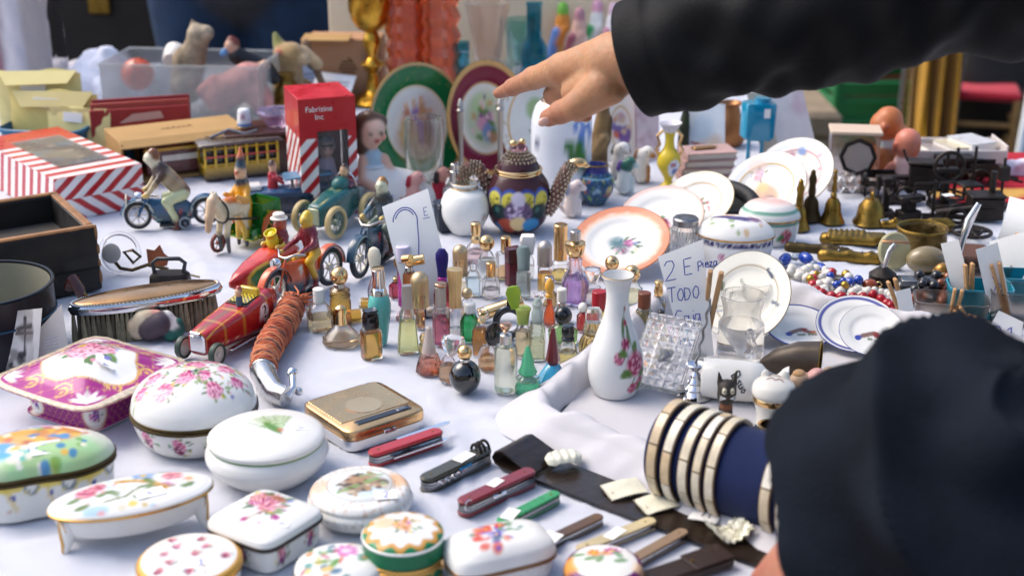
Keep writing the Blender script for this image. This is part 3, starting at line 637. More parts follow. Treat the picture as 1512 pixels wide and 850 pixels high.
# 6 round box ringed in yellow gold
def a6(A):
 g2=random.Random(9)
 for i in range(7):
  for j in range(7):
   x, y=-66+i*22+(j%2)*11, -66+j*22
   if math.hypot(x, y)<62 and(i+j)%2==0:A.bouquet(x, y, 12, i*7+j, ('#b0525e', '#c97a6a', '#8a3a52'), 3, 6, 3, .45)
   elif math.hypot(x, y)<66:A.disc(x, y, 2, '#c98aa8', .8)
 A.ring(69, 90, '#dba64f')
t=pbox('round white trinket box with gold edge and scattered red posies', 283, 862, circ(76), [(1, 26), (.98, 34), (.92, 39), (.6, 43), (0, 45)], [(.9, 0), (.95, 8), (.96, 24)], a6, None, R=76, rim=((mat('ochre_gilt', '#d29a3f', rough=.25, metal=.6), 1.015, 30, 9), ), hinge=[(-38, 66, 32, .5)])
sticker(t, 22, -22, 44, 40, 26, .2, .1, .05, '3')
# 7 square hinged box with violets
def a7(A):
 A.bouquet(-14, 20, 44, 21, ('#a83a74', '#c97f86', '#7c2c60'), 5, 14, 14, .3);A.rose(-36, 26, 13, '#c98a7c');A.leaf(-30, 44, 40, 6, -.2, '#a86a50');A.disc(-8, -34, 6, '#b0407c');A.line([(0, 0), (-6, -34)], 1.2, '#9a8a50');A.disc(26, -6, 7, '#a63f80');A.disc(18, -30, 4, '#d9a0b0')
def b7(A):
 for k in range(8):A.bouquet(-245+k*70, 18, 17, k, ('#8a3a86', '#b0525e', '#6a2a70'), 3, 8, 5, .42)
t=pbox('square white porcelain box with violet bouquet and dark hinged rim', 394, 806, sup(66, 66, 6), [(1, 36), (.985, 41), (.93, 46), (.6, 51), (0, 53)], [(.9, 0), (.92, 2), (.94, 28), (.96, 33)], a7, b7, rz=-34, R=78, rim=((mat('dark_rim', '#3d3733', rough=.4, metal=.6), 1.015, 34.5, 6), ), hinge=[(-66, 20, 36, PI/2)])
sticker(t, 40, -6, 50.2, 24, 28, .5, .02, .09, '2')
# 8 round stag box
def a8(A):
 d=np.hypot(A.u, A.v);n=vnoise(A.u, A.v, .35, 2);A.mix(np.clip((d-48)/4, 0, 1)*np.clip(n*1.2-.1, 0, .7), '#b98a68');A.disc(-58, -2, 20, '#e0a878', .6, .6);A.disc(56, 22, 18, '#e6a86a', .7, .6);A.disc(52, 4, 10, '#e9b988', .6)
 A.mix(np.clip((49-d)/1.5, 0, 1), '#8a8a84');A.mix(np.clip((47-d)/1.5, 0, 1), '#dfe4e2');A.disc(8, -4, 30, '#8a6a48', .9, .5, 1.2, .2);A.disc(-2, 12, 18, '#a5805c', .9, .5, 1.3);A.line([(-28, -26), (24, 16)], 4, '#6f9a50', .9);A.line([(-10, 24), (30, 30)], 3, '#7c9a5c', .8);A.disc(26, -20, 12, '#bcd0d8', .9, .5);A.disc(10, -34, 10, '#c9dae0', .9, .5);A.disc(34, 6, 9, '#5d4a38', .8, .5);A.speck(40, 38, ['#6a4a30', '#b08a60', '#4a4238', '#8fa070', '#c9b89c'], 3.5, 5);A.disc(-32, 22, 12, '#eef0ee', .9, .5)
def b8(A):
 n=vnoise(A.u, A.v, .3, 6);A.mix(np.clip(n*1.5-.25, 0, .6)*np.clip((A.v-2)/4, 0, 1), '#b59a88')
t=pbox('round porcelain box whose lid shows a woodland stag scene', 533, 757, circ(77), [(.96, 29), (.95, 33), (.86, 38), (.68, 40), (.64, 41.5), (.4, 43), (0, 43.5)], [(.78, 0), (.86, 4), (1.0, 18), (1.0, 23), (.93, 29)], a8, b8, R=77)
sticker(t, 40, -30, 41.5, 32, 26, .3, .05, .08, '2')
# 9 oval trinket box with pink lily
def a9(A):
 A.daisy(8, 18, 20, '#c97ab0', '#e0c0c8', 9);A.disc(8, 18, 8, '#e9c9d8', .8);A.line([(6, 2), (2, -16)], 2.5, '#c95a4a')
 for(x, y, a, c_)in((-30, 6, .6, '#8aa84a'), (-44, 20, 1.9, '#5f8a4a'), (-36, -14, .1, '#7a9a4c'), (30, -10, .8, '#5b8a5a'), (-10, -30, 1.2, '#6a9a50')):A.leaf(x, y, 26, 5.5, a, c_)
 A.speck(26, 56, ['#c98a5a', '#3f6f8a', '#b05a6a', '#d9b86a', '#4a8a80'], 4.5, 6)
pbox('oval trinket box with pink lily on lid and dark metal rim', 503, 866, ell(67, 60), [(1, 24), (.98, 30), (.9, 36), (.6, 42), (0, 45)], [(.86, 0), (.92, 6), (.96, 22)], a9, None, R=64, rim=((BRONZE, 1.02, 23, 5), ), hinge=[(-64, 22, 22, 1.2)])
# 10 green drum box
def a10(A):
 d=np.hypot(A.u, A.v);th=np.arctan2(A.v, A.u);A.ring(54+0, 80, '#1c7a50', 1, 1.5, d-3*np.cos(th*12));A.ring(48, 56, '#c9923f', .95, 1.5, d-4*np.cos(th*12));A.disc(-28, 10, 18, '#e6a860', .6, .6);A.bouquet(4, 2, 26, 8, ('#d9a83c', '#c98aa8', '#e0b85a'), 4, 10, 10, .36);A.leaf(2, 10, 20, 4, 1.5, '#c98a3c')
 A.mix(np.clip((41-A.z)/1.5, 0, 1)*0+np.clip((57-A.z)/1, 0, 1), '#166a45');
def b10(A):A.mix(np.ones(len(A.u)), '#166a45');A.line([(-300, 8), (300, 8)], 1.5, '#c9a04a');A.line([(-110, 18), (-60, 16), (-40, 22)], 1.4, '#c9a04a')
t=pbox('round green drum shaped box with gold bands and floral lid', 597, 848, circ(60), [(1, 36), (1.0, 56), (.99, 58), (.96, 62), (.8, 66), (.4, 69.5), (0, 70)], [(.94, 0), (.97, 2), (.97, 28)], a10, b10, R=60, rim=((GILT, 1.05, 33.5, 5), (GILT, 1.06, 28.5, 4), (mat('white_band', '#efeee6', rough=.2, coat=.5), 1.012, 58, 3.2)), latch=(57, -26, 31), hinge=[(-60, 10, 31, 1.4)])
# 11 cushion shaped box with red blossoms
def a11(A):
 A.speck(22, 40, ['#c9543c', '#b8404a', '#6a5aa8', '#5f8a5a', '#d98a6a'], 6, 4, -10, 6)
 for(x, y, c_)in((-34, -2, '#c4503f'), (-12, 16, '#cc5a44'), (12, 22, '#c03a48'), (-4, -4, '#5b4fa0'), (-24, 20, '#c9604a')):A.daisy(x, y, 10, c_)
 for(x, y, a)in((-44, 8, .5), (4, 4, 1), (26, 14, 2.2), (-14, -14, .2), (30, -4, 1)):A.leaf(x, y, 16, 4, a, '#6f8f78')
t=pbox('cushion shaped porcelain box with red and violet blossoms and brown rim', 736, 846, sup(82, 50, 4), [(1, 30), (.98, 40), (.9, 48), (.6, 56), (0, 59)], [(.9, 0), (.93, 6), (.96, 26)], a11, lambda A:A.mix(np.clip(vnoise(A.u, A.v, .4, 3)*1.3-.3, 0, .5), '#a8a098'), rz=24, R=74, rim=((mat('brown_gilt', '#7a5a3a', rough=.35, metal=.6), 1.02, 28, 6), ))
sticker(t, 34, -14, 53.5, 34, 24, .1, .22, .12, None)
# 12 little round box, purple edge
def a12(A):
 d=np.hypot(A.u, A.v);A.ring(48, 80, '#6a2f66');A.disc(-42, -6, 20, '#e09a3c', .9, .5);A.disc(46, -14, 12, '#e8c890', .6);A.mix(np.clip((45-d)/2, 0, 1), '#e0ded7');A.daisy(-14, 18, 12, '#e07f2e');A.daisy(14, 24, 14, '#b85a9a');A.rose(4, 16, 8, '#d9a03c')
 for(x, y, a)in((-30, -2, .4), (-10, -10, 1.2), (14, -8, .4), (26, 4, 2), (-26, 14, 3)):A.leaf(x, y, 22, 6, a, '#7c9a70')
pbox('little round trinket box edged purple and orange with flower lid', 891, 862, circ(59), [(1, 18), (.98, 24), (.88, 31), (.5, 36), (0, 38)], [(.9, 0), (.95, 6), (.96, 16)], a12, lambda A:A.mix(np.ones(len(A.u)), '#6a2f66'), R=59, rim=((GILT, 1.015, 17, 5), ))
# ================================================================ CIGARETTE TIN
t=T('cigarette_tin', 'flat hinged metal tin with ribbed gold lid and chrome sides', 'tin', 538, 628, RD(38))
q=MB();q.polar([(.97, 0), (1, 2), (1, 15), (.985, 15.5)], sup(68, 68, 9), 80);t.part('tray', q, CHROME)
q=MB();q.polar([(.985, 16.2), (1, 16.6), (1, 26), (.985, 28.5), (.96, 29.5), (.0, 29.6)], sup(68, 68, 9), 80);l=t.part('lid', q, mat('tin_gold', '#e0b682', rough=.22, metal=1, var=.08, vs=40))
for i in range(15):
 y=58-i*6.3;q=MB();q.box(0, y, 29.9, 118, 5.9, 1.4, .5);t.part('rib', q, mat('tin_gold2', '#e8c08c', rough=.22, metal=1, var=.1, vs=60), l)
q=MB();q.polar([(26, 30.4), (27, 31), (0, 31.2)], n=40);t.part('medallion', q, mat('tin_gold3', '#ecc694', rough=.2, metal=1, var=.1), l)
q=MB();q.box(4, -46, 30.2, 92, 13, 1.4, .5);t.part('slot', q, mat('slot_dark', '#3a3f48', rough=.25, metal=.6), l);q=MB();q.box(36, -46, 31.2, 16, 9, 1, .4);t.part('slider', q, STEEL, l)
for x in(-32, 32):
 q=MB();q.tube([(x-13, 69, 15.5), (x+13, 69, 15.5)], 2.2, 10);t.part('hinge', q, CHROME, l)
q=MB();q.box(0, -69.5, 17, 20, 3, 6, 1);t.part('catch', q, CHROME, l)
# ================================================================ POCKET KNIVES
def knife(label, x0, y0, x1, y1, w_, h_, top, liner=STEEL, layers=3, kind='multi', stick=None, off=0):
 p, rz, L=seg(x0, y0, x1, y1);t=T('pocket_knife', label, 'pocket knife', loc=p, rz=rz, group='pocket knives in a row');a=L/2
 o=lambda s, e:[(a*s*math.cos(u)if abs(math.cos(u))<.001 else(a-w_/2)*np.sign(math.cos(u))*s+w_/2*s*math.cos(u), w_/2*s*math.sin(u)*e)for u in np.linspace(0, 2*PI, 25)[:-1]]
 tm=top if not isinstance(top, str)else mat('scale_'+top, top, rough=.28, coat=.4, var=.12, vs=80)
 q=MB();q.poly(o(1, 1), 0, h_*.24, 1.2);t.part('scale', q, tm);q=MB();q.poly(o(1, 1), h_*.72, h_, h_*.1);s=t.part('scale', q, tm)
 for i in range(layers):
  z=h_*(.25+.46*i/layers);q=MB();q.poly(o(.985-.03*(i%2), .96-.06*(i%2)), z, z+h_*.46/layers*.8);t.part('blade' if i%2 else 'liner', q, [liner, CHROME][i%2])
 for x in(-.8, .8):
  q=MB();q.polar([(2, h_), (1.8, h_+.5), (0, h_+.7)], n=12, cen=(x*a*.94, 0));t.part('rivet', q, BRASS, s)
 if stick:sticker(t, stick[0]*a, stick[1]*w_, h_+.9, stick[2], stick[3], stick[4], 0, 0, None)
 return t
t=knife('scarlet multi tool pocket knife with one blade half open', 546, 688, 652, 652, 24, 20, '#a81f22', layers=5)
q=MB();q.poly([(-20, 0), (70, 3), (78, 8), (70, 12), (-20, 10)], 16, 18.5, .4, m=Matrix.Translation((14, 8, 0)));t.part('open_blade', q, CHROME)
q=MB();q.poly([(-40, 0), (52, 0), (64, 5), (50, 9), (-40, 8)], 8, 11, .4, m=Matrix.Translation((6, -19, 0)));t.part('open_blade', q, CHROME)
t=knife('black multi tool pocket knife with corkscrew and olive scale', 624, 728, 722, 680, 26, 22, '#3d3a2a', layers=5, stick=(.25, .05, 34, 18, .1))
q=MB();q.tube([(-52+i*2.2, -15+2.6*math.cos(i*1.1), 12+2.6*math.sin(i*1.1))for i in range(26)], 1.3, 7);t.part('corkscrew', q, CHROME)
q=MB();q.box(6, -14, 17, 26, 4, 4, 1.2);t.part('bottle_opener', q, mat('blue_steel', '#2a6f9a', rough=.25, metal=.7));
for i in range(3):
 q=MB();q.torus(62-i*9, 2, 22, 10, 2.2, axis='X', n=14, k=6, a0=0, a1=PI);t.part('grip_ring', q, IRON)
t=knife('maroon multi tool pocket knife with key ring', 679, 762, 787, 712, 26, 22, '#7a1d22', layers=5, stick=(.0, .15, 26, 15, .2))
q=MB();q.torus(-66, -10, 17, 7, 1, axis='Y', n=18, k=6);t.part('key_ring', q, CHROME);q=MB();q.box(-8, -14, 14, 26, 4, 6, 1.4);t.part('tool_tip', q, CHROME)
knife('bright green slim pocket knife', 736, 783, 824, 738, 20, 14, '#2a8a4c', layers=3, stick=(-.6, .05, 32, 20, .35))
knife('brown horn handled pocket knife with big price tag', 800, 812, 888, 770, 20, 12, mat('horn', '#5d4126', rough=.35, var=.35, vs=60, coat=.3), layers=2, stick=(-.7, 0, 30, 26, .3))
knife('cream bone handled pocket knife', 852, 822, 966, 776, 22, 12, mat('bone', '#bfae84', rough=.4, var=.15, vs=60, coat=.2), layers=2, stick=(-.05, 0, 36, 18, .25))
knife('taupe handled pocket knife', 930, 838, 1012, 792, 20, 12, mat('taupe', '#8a735c', rough=.45, var=.15, vs=60), layers=2)
t=T('leather_case', 'dark brown leather knife case at the end of the row', 'case', *((0, 0)), loc=seg(955, 868, 1070, 828)[0], rz=seg(955, 868, 1070, 828)[1])
q=MB();q.box(0, 0, 8, 150, 44, 15, 4);t.part('body', q, mat('case_leather', '#2c1d17', rough=.5, var=.2, bump=.3, bs=200));q=MB();q.box(38, 0, 16.5, 70, 44.6, 2, .8);f=t.part('flap', q, mat('case_leather', '#2c1d17'));q=MB();q.polar([(3, 17), (3, 18.4), (0, 19)], n=14, cen=(10, 0));t.part('snap', q, BRASS, f)
# ================================================================ LEATHER STRAP with tags
t=T('leather_belt', 'black leather strap curled back at one end beside the knives', 'strap', loc=P(900, 740))
def lp(x, y, z=0):v=(P(x, y)-t.p)/t.k;return(v.x, v.y, z)
A0, A1, A2, A3=lp(788, 672), lp(930, 738), lp(1080, 806), lp(1200, 866)
S0=Vector(lp(762, 680));dd=(Vector(lp(1190, 842))-S0).normalized();far=(Vector(lp(1280, 908))-S0).length
path=[tuple(S0+dd*u_+Vector((0, 0, z_)))for u_, z_ in((62, 8), (40, 15), (20, 22), (2, 25), (-12, 21), (-17, 13), (-11, 5), (4, 2.5), (40, 2), (120, 2), (240, 2), (far*.6, 2), (far, 2))]
pp=[]
for i in range(len(path)-1):
 for j in range(6):
  f=j/6;pp.append(tuple(path[i][c]+(path[i+1][c]-path[i][c])*f for c in range(3)))
q=MB();n=len(pp);V=[]
d=dd.copy();sd_=Vector((-d.y, d.x, 0))
for i, p in enumerate(pp):
 for s, hz in((-38, 0), (38, 0), (38, 3), (-38, 3)):V.append(Vector(p)+sd_*s+Vector((0, 0, hz+.8*math.sin(i*.4))))
F=[(i*4+j, i*4+(j+1)%4, i*4+4+(j+1)%4, i*4+4+j)for i in range(n-1)for j in range(4)]+[(3, 2, 1, 0), tuple(range(n*4-4, n*4))]
q.add(np.array([tuple(v)for v in V]), F);t.part('strap', q, mat('black_leather', '#241911', rough=.3, var=.6, vs=30, bump=.35, bs=120, coat=.2), angle=50)
def tagthing(name, label, cat, x, y, kind, rz, mt, w_=40, h_=26, z=.0045):
 p=P(x, y, z);t=T(name, label, cat, loc=p, rz=rz)
 X, Y=np.meshgrid(np.linspace(-w_, w_, 26), np.linspace(-h_, h_, 16));g2=random.Random(int(x))
 if kind=='shell':
  M_=np.maximum(0, 1-(X/w_)**4*.9-(Y/h_)**4*.9);Z=3+9*np.sqrt(np.maximum(0, M_))+1.2*np.sin(X*.5)*M_;Xs, Ys=X*(1-.12*(Y/h_)**2), Y*(1-.35*(X/w_)**4)
 elif kind=='ruffle':
  Z=4+16*(X/w_)**2+2*np.sin(Y*.5+X*.1);Xs, Ys=X+2*np.sin(Y*.8), Y+3*np.sin(X*.6)
 else:
  Z=2.5+2*np.sin(X*.06+1)+1*np.sin(Y*.09);Xs, Ys=X+(np.abs(X)>w_*.95)*1.5*np.sin(Y*1.1), Y+(np.abs(Y)>h_*.92)*1.5*np.sin(X*1.3)
 q=MB();q.grid(26, 16, Xs, Ys, Z);q.grid(26, 16, Xs[:, ::-1], Ys[:, ::-1], Z[:, ::-1]-1.5);t.part('face', q, mt)
 if kind=='tag':
  q=MB();q.box(-w_*.75, 0, 2.2, 3, h_*.5, 1.2, .4);t.part('tab', q, mt)
 elif kind=='card':writing(t, 'handwriting', glyph('1', -8, -10, 20)+glyph('1', 2, -10, 20), .8, INKD, Matrix.Translation((0, 0, 3)), None, 2)
 else:
  q=MB();q.ball(0, 0, 3, (w_*.5, h_*.5, 3), 12, 6);t.part('back_pad', q, mt)
 return t
SHELL=mat('pearl_shell', '#d9d6c0', rough=.3, coat=.4, var=.12, vs=60);TAGM=mat('tag_leather', '#d4cfb8', rough=.7, var=.1, vs=60, bump=.4, bs=160)
tagthing('shell_plaque', 'smooth oval pearl shell piece on the curled end of the strap', 'shell', 832, 680, 'shell', .25, SHELL, 28, 18, .009)
tagthing('leather_tag', 'cream serrated tag on the strap next to the pearl shell', 'tag', 922, 723, 'tag', .35, TAGM, 29, 22)
tagthing('leather_tag', 'cream serrated tag with faint brown mark on the strap', 'tag', 971, 744, 'tag', .4, TAGM, 28, 22)
tagthing('price_card', 'white price card with pen strokes on the black strap', 'card', 1042, 763, 'card', -.5, PAPER, 22, 16, .005)
tagthing('shell_plaque', 'ruffled white shell piece curling up from the black strap', 'shell', 1075, 792, 'ruffle', .35, SHELL, 28, 24)
tagthing('leather_tag', 'small cream scrap at the lower end of the strap', 'tag', 1160, 838, 'tag', .3, TAGM, 20, 14)
# ================================================================ BANGLES ON A VELVET ROLL
p, rz, L=seg(980, 722, 1258, 820);
roll=T('bracelet_roll', 'navy velvet roll holding mother of pearl bangles', 'bracelet roll', loc=p, rz=rz);RR=61.
AX=Matrix.Rotation(PI/2, 4, 'Y')
q=MB();q.polar([(0, -L/2-4), (RR*.9, -L/2-3), (RR, -L/2+3), (RR, L/2), (RR*.9, L/2+4), (0, L/2+4)], n=48, sub=4, m=Matrix.Translation((0, 0, RR+2))@AX);roll.part('cushion', q, mat('navy_velvet', '#081a44', rough=.95, sheen=.04, var=.15, bump=.3, bs=500))
q=MB();q.polar([(RR*.8, -L/2-6), (RR*.85, -L/2-3.5)], n=36, m=Matrix.Translation((0, 0, RR+2))@AX);roll.part('end_cap', q, mat('navy_velvet', '#0f2350'))
NAC=[mat('nacre%d'%i, c_, rough=.25, coat=.5, var=.14, vs=90)for i, c_ in enumerate(['#d6cdb6', '#cdbfa2', '#dcd6c6', '#c7b08c'])]
EDGE=mat('horn_edge', '#5c4426', rough=.35, coat=.3)
names=['slim pearl bangle at the end of the velvet roll beside the lining', 'pearl bangle with cream tiles second along the velvet roll', 'pearl bangle with tan tile third along the velvet roll', 'pearl bangle fourth along the velvet roll, tightly spaced', 'pearl bangle beside the bare stretch of navy velvet', 'pearl bangle beyond the bare velvet, marked by a price slip', 'pearl bangle between two others beyond the bare velvet', 'pearl bangle nearest the black hat on the velvet roll']
for i, (fx, wd)in enumerate(((-.455, 17), (-.36, 17), (-.268, 17), (-.20, 15), (-.135, 16), (.155, 17), (.23, 17), (.31, 17))):
 pos=roll.p+Vector((math.cos(rz), math.sin(rz), 0))*(fx*L*roll.k);t=T('bangle', names[i], 'bangle', loc=(pos.x, pos.y, 0), rz=rz, k=roll.k, group='mother of pearl bangles');t.kz=roll.kz
 r0, r1=RR+.8, RR+7;g2=random.Random(i*3+1);nt_=9;base=g2.uniform(0, .6)
 q=MB();tl=Matrix.Translation((0, 0, RR+3))@Matrix.Rotation(g2.uniform(-.05, .05), 4, 'Z')@AX
 prof=[(r0, -wd/2+1), (r0, wd/2-1), (r1-1.5, wd/2+.6), (r1-.8, wd/2-.8), (r1-.8, -wd/2+.8), (r1-1.5, -wd/2-.6), (r0, -wd/2+1)]
 q.polar(prof, n=60, m=tl, caps=False);t.part('band', q, EDGE)
 for j in range(nt_):
  a0=base+j*2*PI/nt_+.018;a1=base+(j+1)*2*PI/nt_-.018;V=[];ns=6
  for s in range(ns):
   a=a0+(a1-a0)*s/(ns-1)
   for(r, z)in((r1-1, -wd/2+1), (r1+.7, -wd/2+1.8), (r1+.7, wd/2-1.8), (r1-1, wd/2-1)):V.append((r*math.cos(a), r*math.sin(a), z))
  F=[(s*4+c_, s*4+4+c_, s*4+4+(c_+1)%4, s*4+(c_+1)%4)for s in range(ns-1)for c_ in range(4)]+[(0, 1, 2, 3), tuple(reversed(range(ns*4-4, ns*4)))]
  q=MB();q.add(V, F, m=tl);t.part('tile', q, NAC[g2.randrange(4)])
 if i==5:sticker(t, -4, -14, RR*2+12, 30, 36, .5, .35, .3, '?')
# ================================================================ PERFUME MINIATURES
def flip(mb0, prof, out, n, m=None):
 q=MB();q.polar(prof, out, n, m=m);mb0.add(q.v[0], [tuple(reversed(f))for f in q.f]);return mb0
def lerp(prof, z):
 p=sorted(prof, key=lambda a:a[1]);return float(np.interp(z, [a[1]for a in p], [a[0]for a in p]))
def bottle(label, px, py, out, prof, gc='#f4f6f4', liq=None, neck=None, caps=(), rz=0., n=32, wall=.84, tilt=(0, 0), z=0., solid=None, rough=0., bump=None, lift=0.):
 t=T('perfume_bottle', label, 'perfume bottle', px, py, RD(rz), 'perfume miniatures', tilt=(RD(tilt[0]), RD(tilt[1])), z=z);
 off=Matrix.Translation((0, 0, lift))
 zt=prof[-1][1];zb=prof[0][1];g_=MB();g_.polar(prof, out, n, m=off)
 if solid is None:
  inner=[(s*wall, zz)for s, zz in prof if zb+2.5<zz<zt-.5]
  inner=[(lerp(prof, zb+3)*wall, zb+3)]+inner+[(lerp(prof, zt-.6)*wall*.97, zt-.6)]
  flip(g_, inner, out, n, off);bo=t.part('body', g_, glass(gc, rough)if not bump else mat('cutglass_'+gc, gc, rough=.02, trans=1, ior=1.5, bump=bump[0], bs=bump[1]), angle=30)
  if liq:
   lc, lv=liq;zl=zb+3+(zt-zb-3)*lv
   pr=[(lerp(prof, zb+2.7)*(wall+.03), zb+2.7)]+[(s*(wall+.03), zz)for s, zz in prof if zb+3<zz<zl]+[(lerp(prof, zl)*(wall+.03), zl)]
   q=MB();q.polar(pr, out, n, m=off);t.part('perfume', q, liquid(lc), bo)
 else:bo=t.part('body', g_, solid, angle=30)
 if neck:
  q=MB();q.polar(neck[1], circ(1), 20, m=off);t.part('neck', q, neck[0], bo)
 for c_ in caps:
  nm, m_, o_, p_=c_[:4];q=MB();q.polar(p_, o_, c_[4]if len(c_)>4 else 28, m=(off@c_[5])if len(c_)>5 else off);t.part(nm, q, m_, angle=30)
 return t
def ballp(r, z, n=8):return[(0, z-r)]+[(r*math.sin(PI*i/n), z-r*math.cos(PI*i/n))for i in range(1, n)]+[(0, z+r)]
def cylp(r, z0, z1, b=1.):return[(r-b, z0), (r, z0+b), (r, z1-b), (r-b, z1)]
def domep(r, z0, z1):return[(r, z0), (r, z1-r)]+[(r*math.cos(a), z1-r+r*math.sin(a))for a in(.3, .6, .9, 1.2, 1.4)]+[(0, z1)]
PEARLG=mat('pearl_gold', '#cdb28a', rough=.32, metal=.85, var=.05);SATIN=mat('satin_silver', '#b3aba4', rough=.36, metal=.9, var=.06);MAROON=plastic('#5a1424', .25);WHITEP=plastic('#e6e2d8', .35)
ROSEG=mat('rose_gold', '#d3a283', rough=.2, metal=1)
FROST=lambda c_:mat('frosted_'+c_, c_, rough=.35, trans=.6, ior=1.4)
tw=lambda o, a:(lambda t_:o(t_))
c1=circ(1)
# front-left group
bottle('clear shouldered perfume bottle without cap, pale yellow liquid', 473, 485, sup(18, 18, 5), [(.95, 0), (1, 2), (1, 24), (.92, 30), (.62, 36), (.46, 38)], liq=('#eecf8a', .42), neck=(WHITEP, [(7.5, 38), (8.6, 40), (8, 43), (8.6, 45), (8, 48), (8.6, 50), (8.4, 58), (7, 59)]), rz=20)
bottle('amber perfume bottle with gold ball stopper and ribbed shoulders', 504, 478, c1, [(14, 0), (15.5, 2), (15.5, 34), (14, 38), (15.5, 42), (14, 46), (15, 50), (9, 54)], gc='#f4dfa8', liq=('#d99a2c', .95), caps=(('collar', SILVER, c1, cylp(8.5, 53, 60)), ('stopper', GOLD, c1, ballp(13, 70, 12))))
bottle('squat flared perfume bottle with mirror gold cap', 505, 506, c1, [(26, 0), (29, 3), (28, 10), (20, 18), (12, 24), (8, 28)], liq=('#efd0a8', .3), caps=(('cap', GOLD, c1, [(8, 27), (8.5, 30), (7, 40), (9.4, 46), (8.5, 52), (4, 55), (0, 56)]), ))
bottle('teal lacquered perfume bottle with silver cap and white swoosh', 562, 507, c1, [(8, 0), (10, 2), (13, 20), (16.5, 46), (17, 58), (14, 70), (10, 76)], solid=mat('teal_glass', '#5bb5a8', rough=.18, coat=.6, var=.1), caps=(('collar', CHROME, c1, [(13.5, 68), (12, 76), (9.5, 82)]), ('cap', CHROME, c1, cylp(9.5, 81, 108)), ('cap_top', GOLD, c1, [(9.2, 108), (9, 109.5), (0, 110)])))
t=bpy.context.scene
bottle('amber square perfume bottle with black faceted cap', 549, 528, sup(14.5, 11, 9), [(.95, 0), (1, 2), (1, 38), (.9, 42), (.5, 44)], liq=('#c67a1c', .86), caps=(('cap', BLACK, sup(11, 9, 8), [(.95, 44), (1, 46), (.92, 62), (.78, 66), (.9, 68), (.88, 70)]), ), rz=28)
bottle('pink tinted perfume bottle with ivory spoon shaped stopper', 556, 468, c1, [(9, 0), (11, 2), (12, 40), (8, 54), (5, 60)], gc='#f2dfe0', liq=('#e9c3c6', .5), caps=(('stopper', plastic('#d9d0ba', .3), ell(1, .45), [(5, 58), (6, 66), (9.5, 80), (10.5, 90), (8, 98), (4, 101), (0, 102)]), ), rz=-20)
bottle('tall slanted pale yellow perfume bottle with satin cap', 603, 520, sup(16, 8, 4), [(.92, 0), (1, 2), (.9, 24), (.72, 50), (.55, 64)], gc='#eef2d0', liq=('#dfe08a', .72), caps=(('cap', SATIN, sup(7.5, 6, 6), [(1, 64), (1, 92), (.9, 97)]), ), rz=14)
bottle('slender perfume bottle with large satin gold domed cap', 621, 484, c1, [(6, 0), (7, 2), (7, 30)], liq=('#d98a3a', .8), caps=(('cap', PEARLG, c1, domep(13.5, 32, 82)), ))
bottle('orange tall perfume bottle topped by a gold scroll', 606, 470, sup(9.5, 7, 4), [(.95, 0), (1, 2), (1, 64), (.7, 70)], gc='#f4d9b0', liq=('#c9541c', .95), caps=(('collar', CHROME, c1, cylp(6, 69, 76)), ('scroll', GOLD, c1, cylp(7, -14, 14), 20, Matrix.Translation((9, 0, 84))@Matrix.Rotation(RD(80), 4, 'Y')), ('scroll', GOLD, c1, cylp(6, -8, 8), 20, Matrix.Translation((-2, -4, 88))@Matrix.Rotation(RD(70), 4, 'Y')@Matrix.Rotation(.6, 4, 'X'))), rz=0)
bottle('magenta perfume bottle with lilac cylinder cap', 597, 452, c1, [(7, 0), (9, 2), (9, 58), (6, 64)], gc='#f0c0e0', liq=('#b0207c', .95), caps=(('cap', plastic('#d6cbe0', .3), c1, cylp(10.5, 66, 88)), ))
bottle('dark red faceted perfume bottle behind the teal one', 586, 440, circ(1), [(9, 0), (12, 3), (12, 18), (6, 24)], gc='#f0b0b8', liq=('#8a0f20', .95), n=6, caps=(('cap', GOLD, c1, cylp(5, 24, 31)), ))
bottle('amber bottle lying on its side behind the gold ball stopper', 532, 447, sup(9, 7, 4), [(.95, 0), (1, 2), (1, 24), (.5, 28)], gc='#f4dfa0', liq=('#d18f1c', .95), caps=(('cap', MAROON, c1, cylp(4.5, 28, 40)), ), rz=80, tilt=(90, 0), z=.005)
bottle('lying perfume bottle with black and gold ribbed cap', 535, 464, c1, [(8, 0), (9, 2), (9, 16), (5, 19)], gc='#f2d890', liq=('#c98a1c', .9), caps=(('ring', GOLD, c1, cylp(10, 19, 27)), ('cap', mat('leopard', '#6a4f22', rough=.25, metal=.9, var=.8, vs=300), c1, domep(10.5, 27, 44))), rz=-75, tilt=(90, 0), z=.0055)
bottle('grey metal atomiser lying beside the white price card', 630, 460, c1, [(9, 0), (9.5, 1.5), (9.5, 24), (8.5, 26)], solid=SATIN, caps=(('base_ring', BLACK, c1, cylp(9.2, -4, 0)), ), rz=90, tilt=(90, 0), z=.006)
bottle('pale pink flat perfume bottle lying behind the orange scroll one', 588, 466, sup(12, 6, 4), [(.95, 0), (1, 2), (1, 20), (.5, 23)], gc='#f2d4d6', liq=('#d998a0', .5), caps=(('cap', SILVER, c1, cylp(4.5, 23, 30)), ), rz=75, tilt=(90, 0), z=.0045)
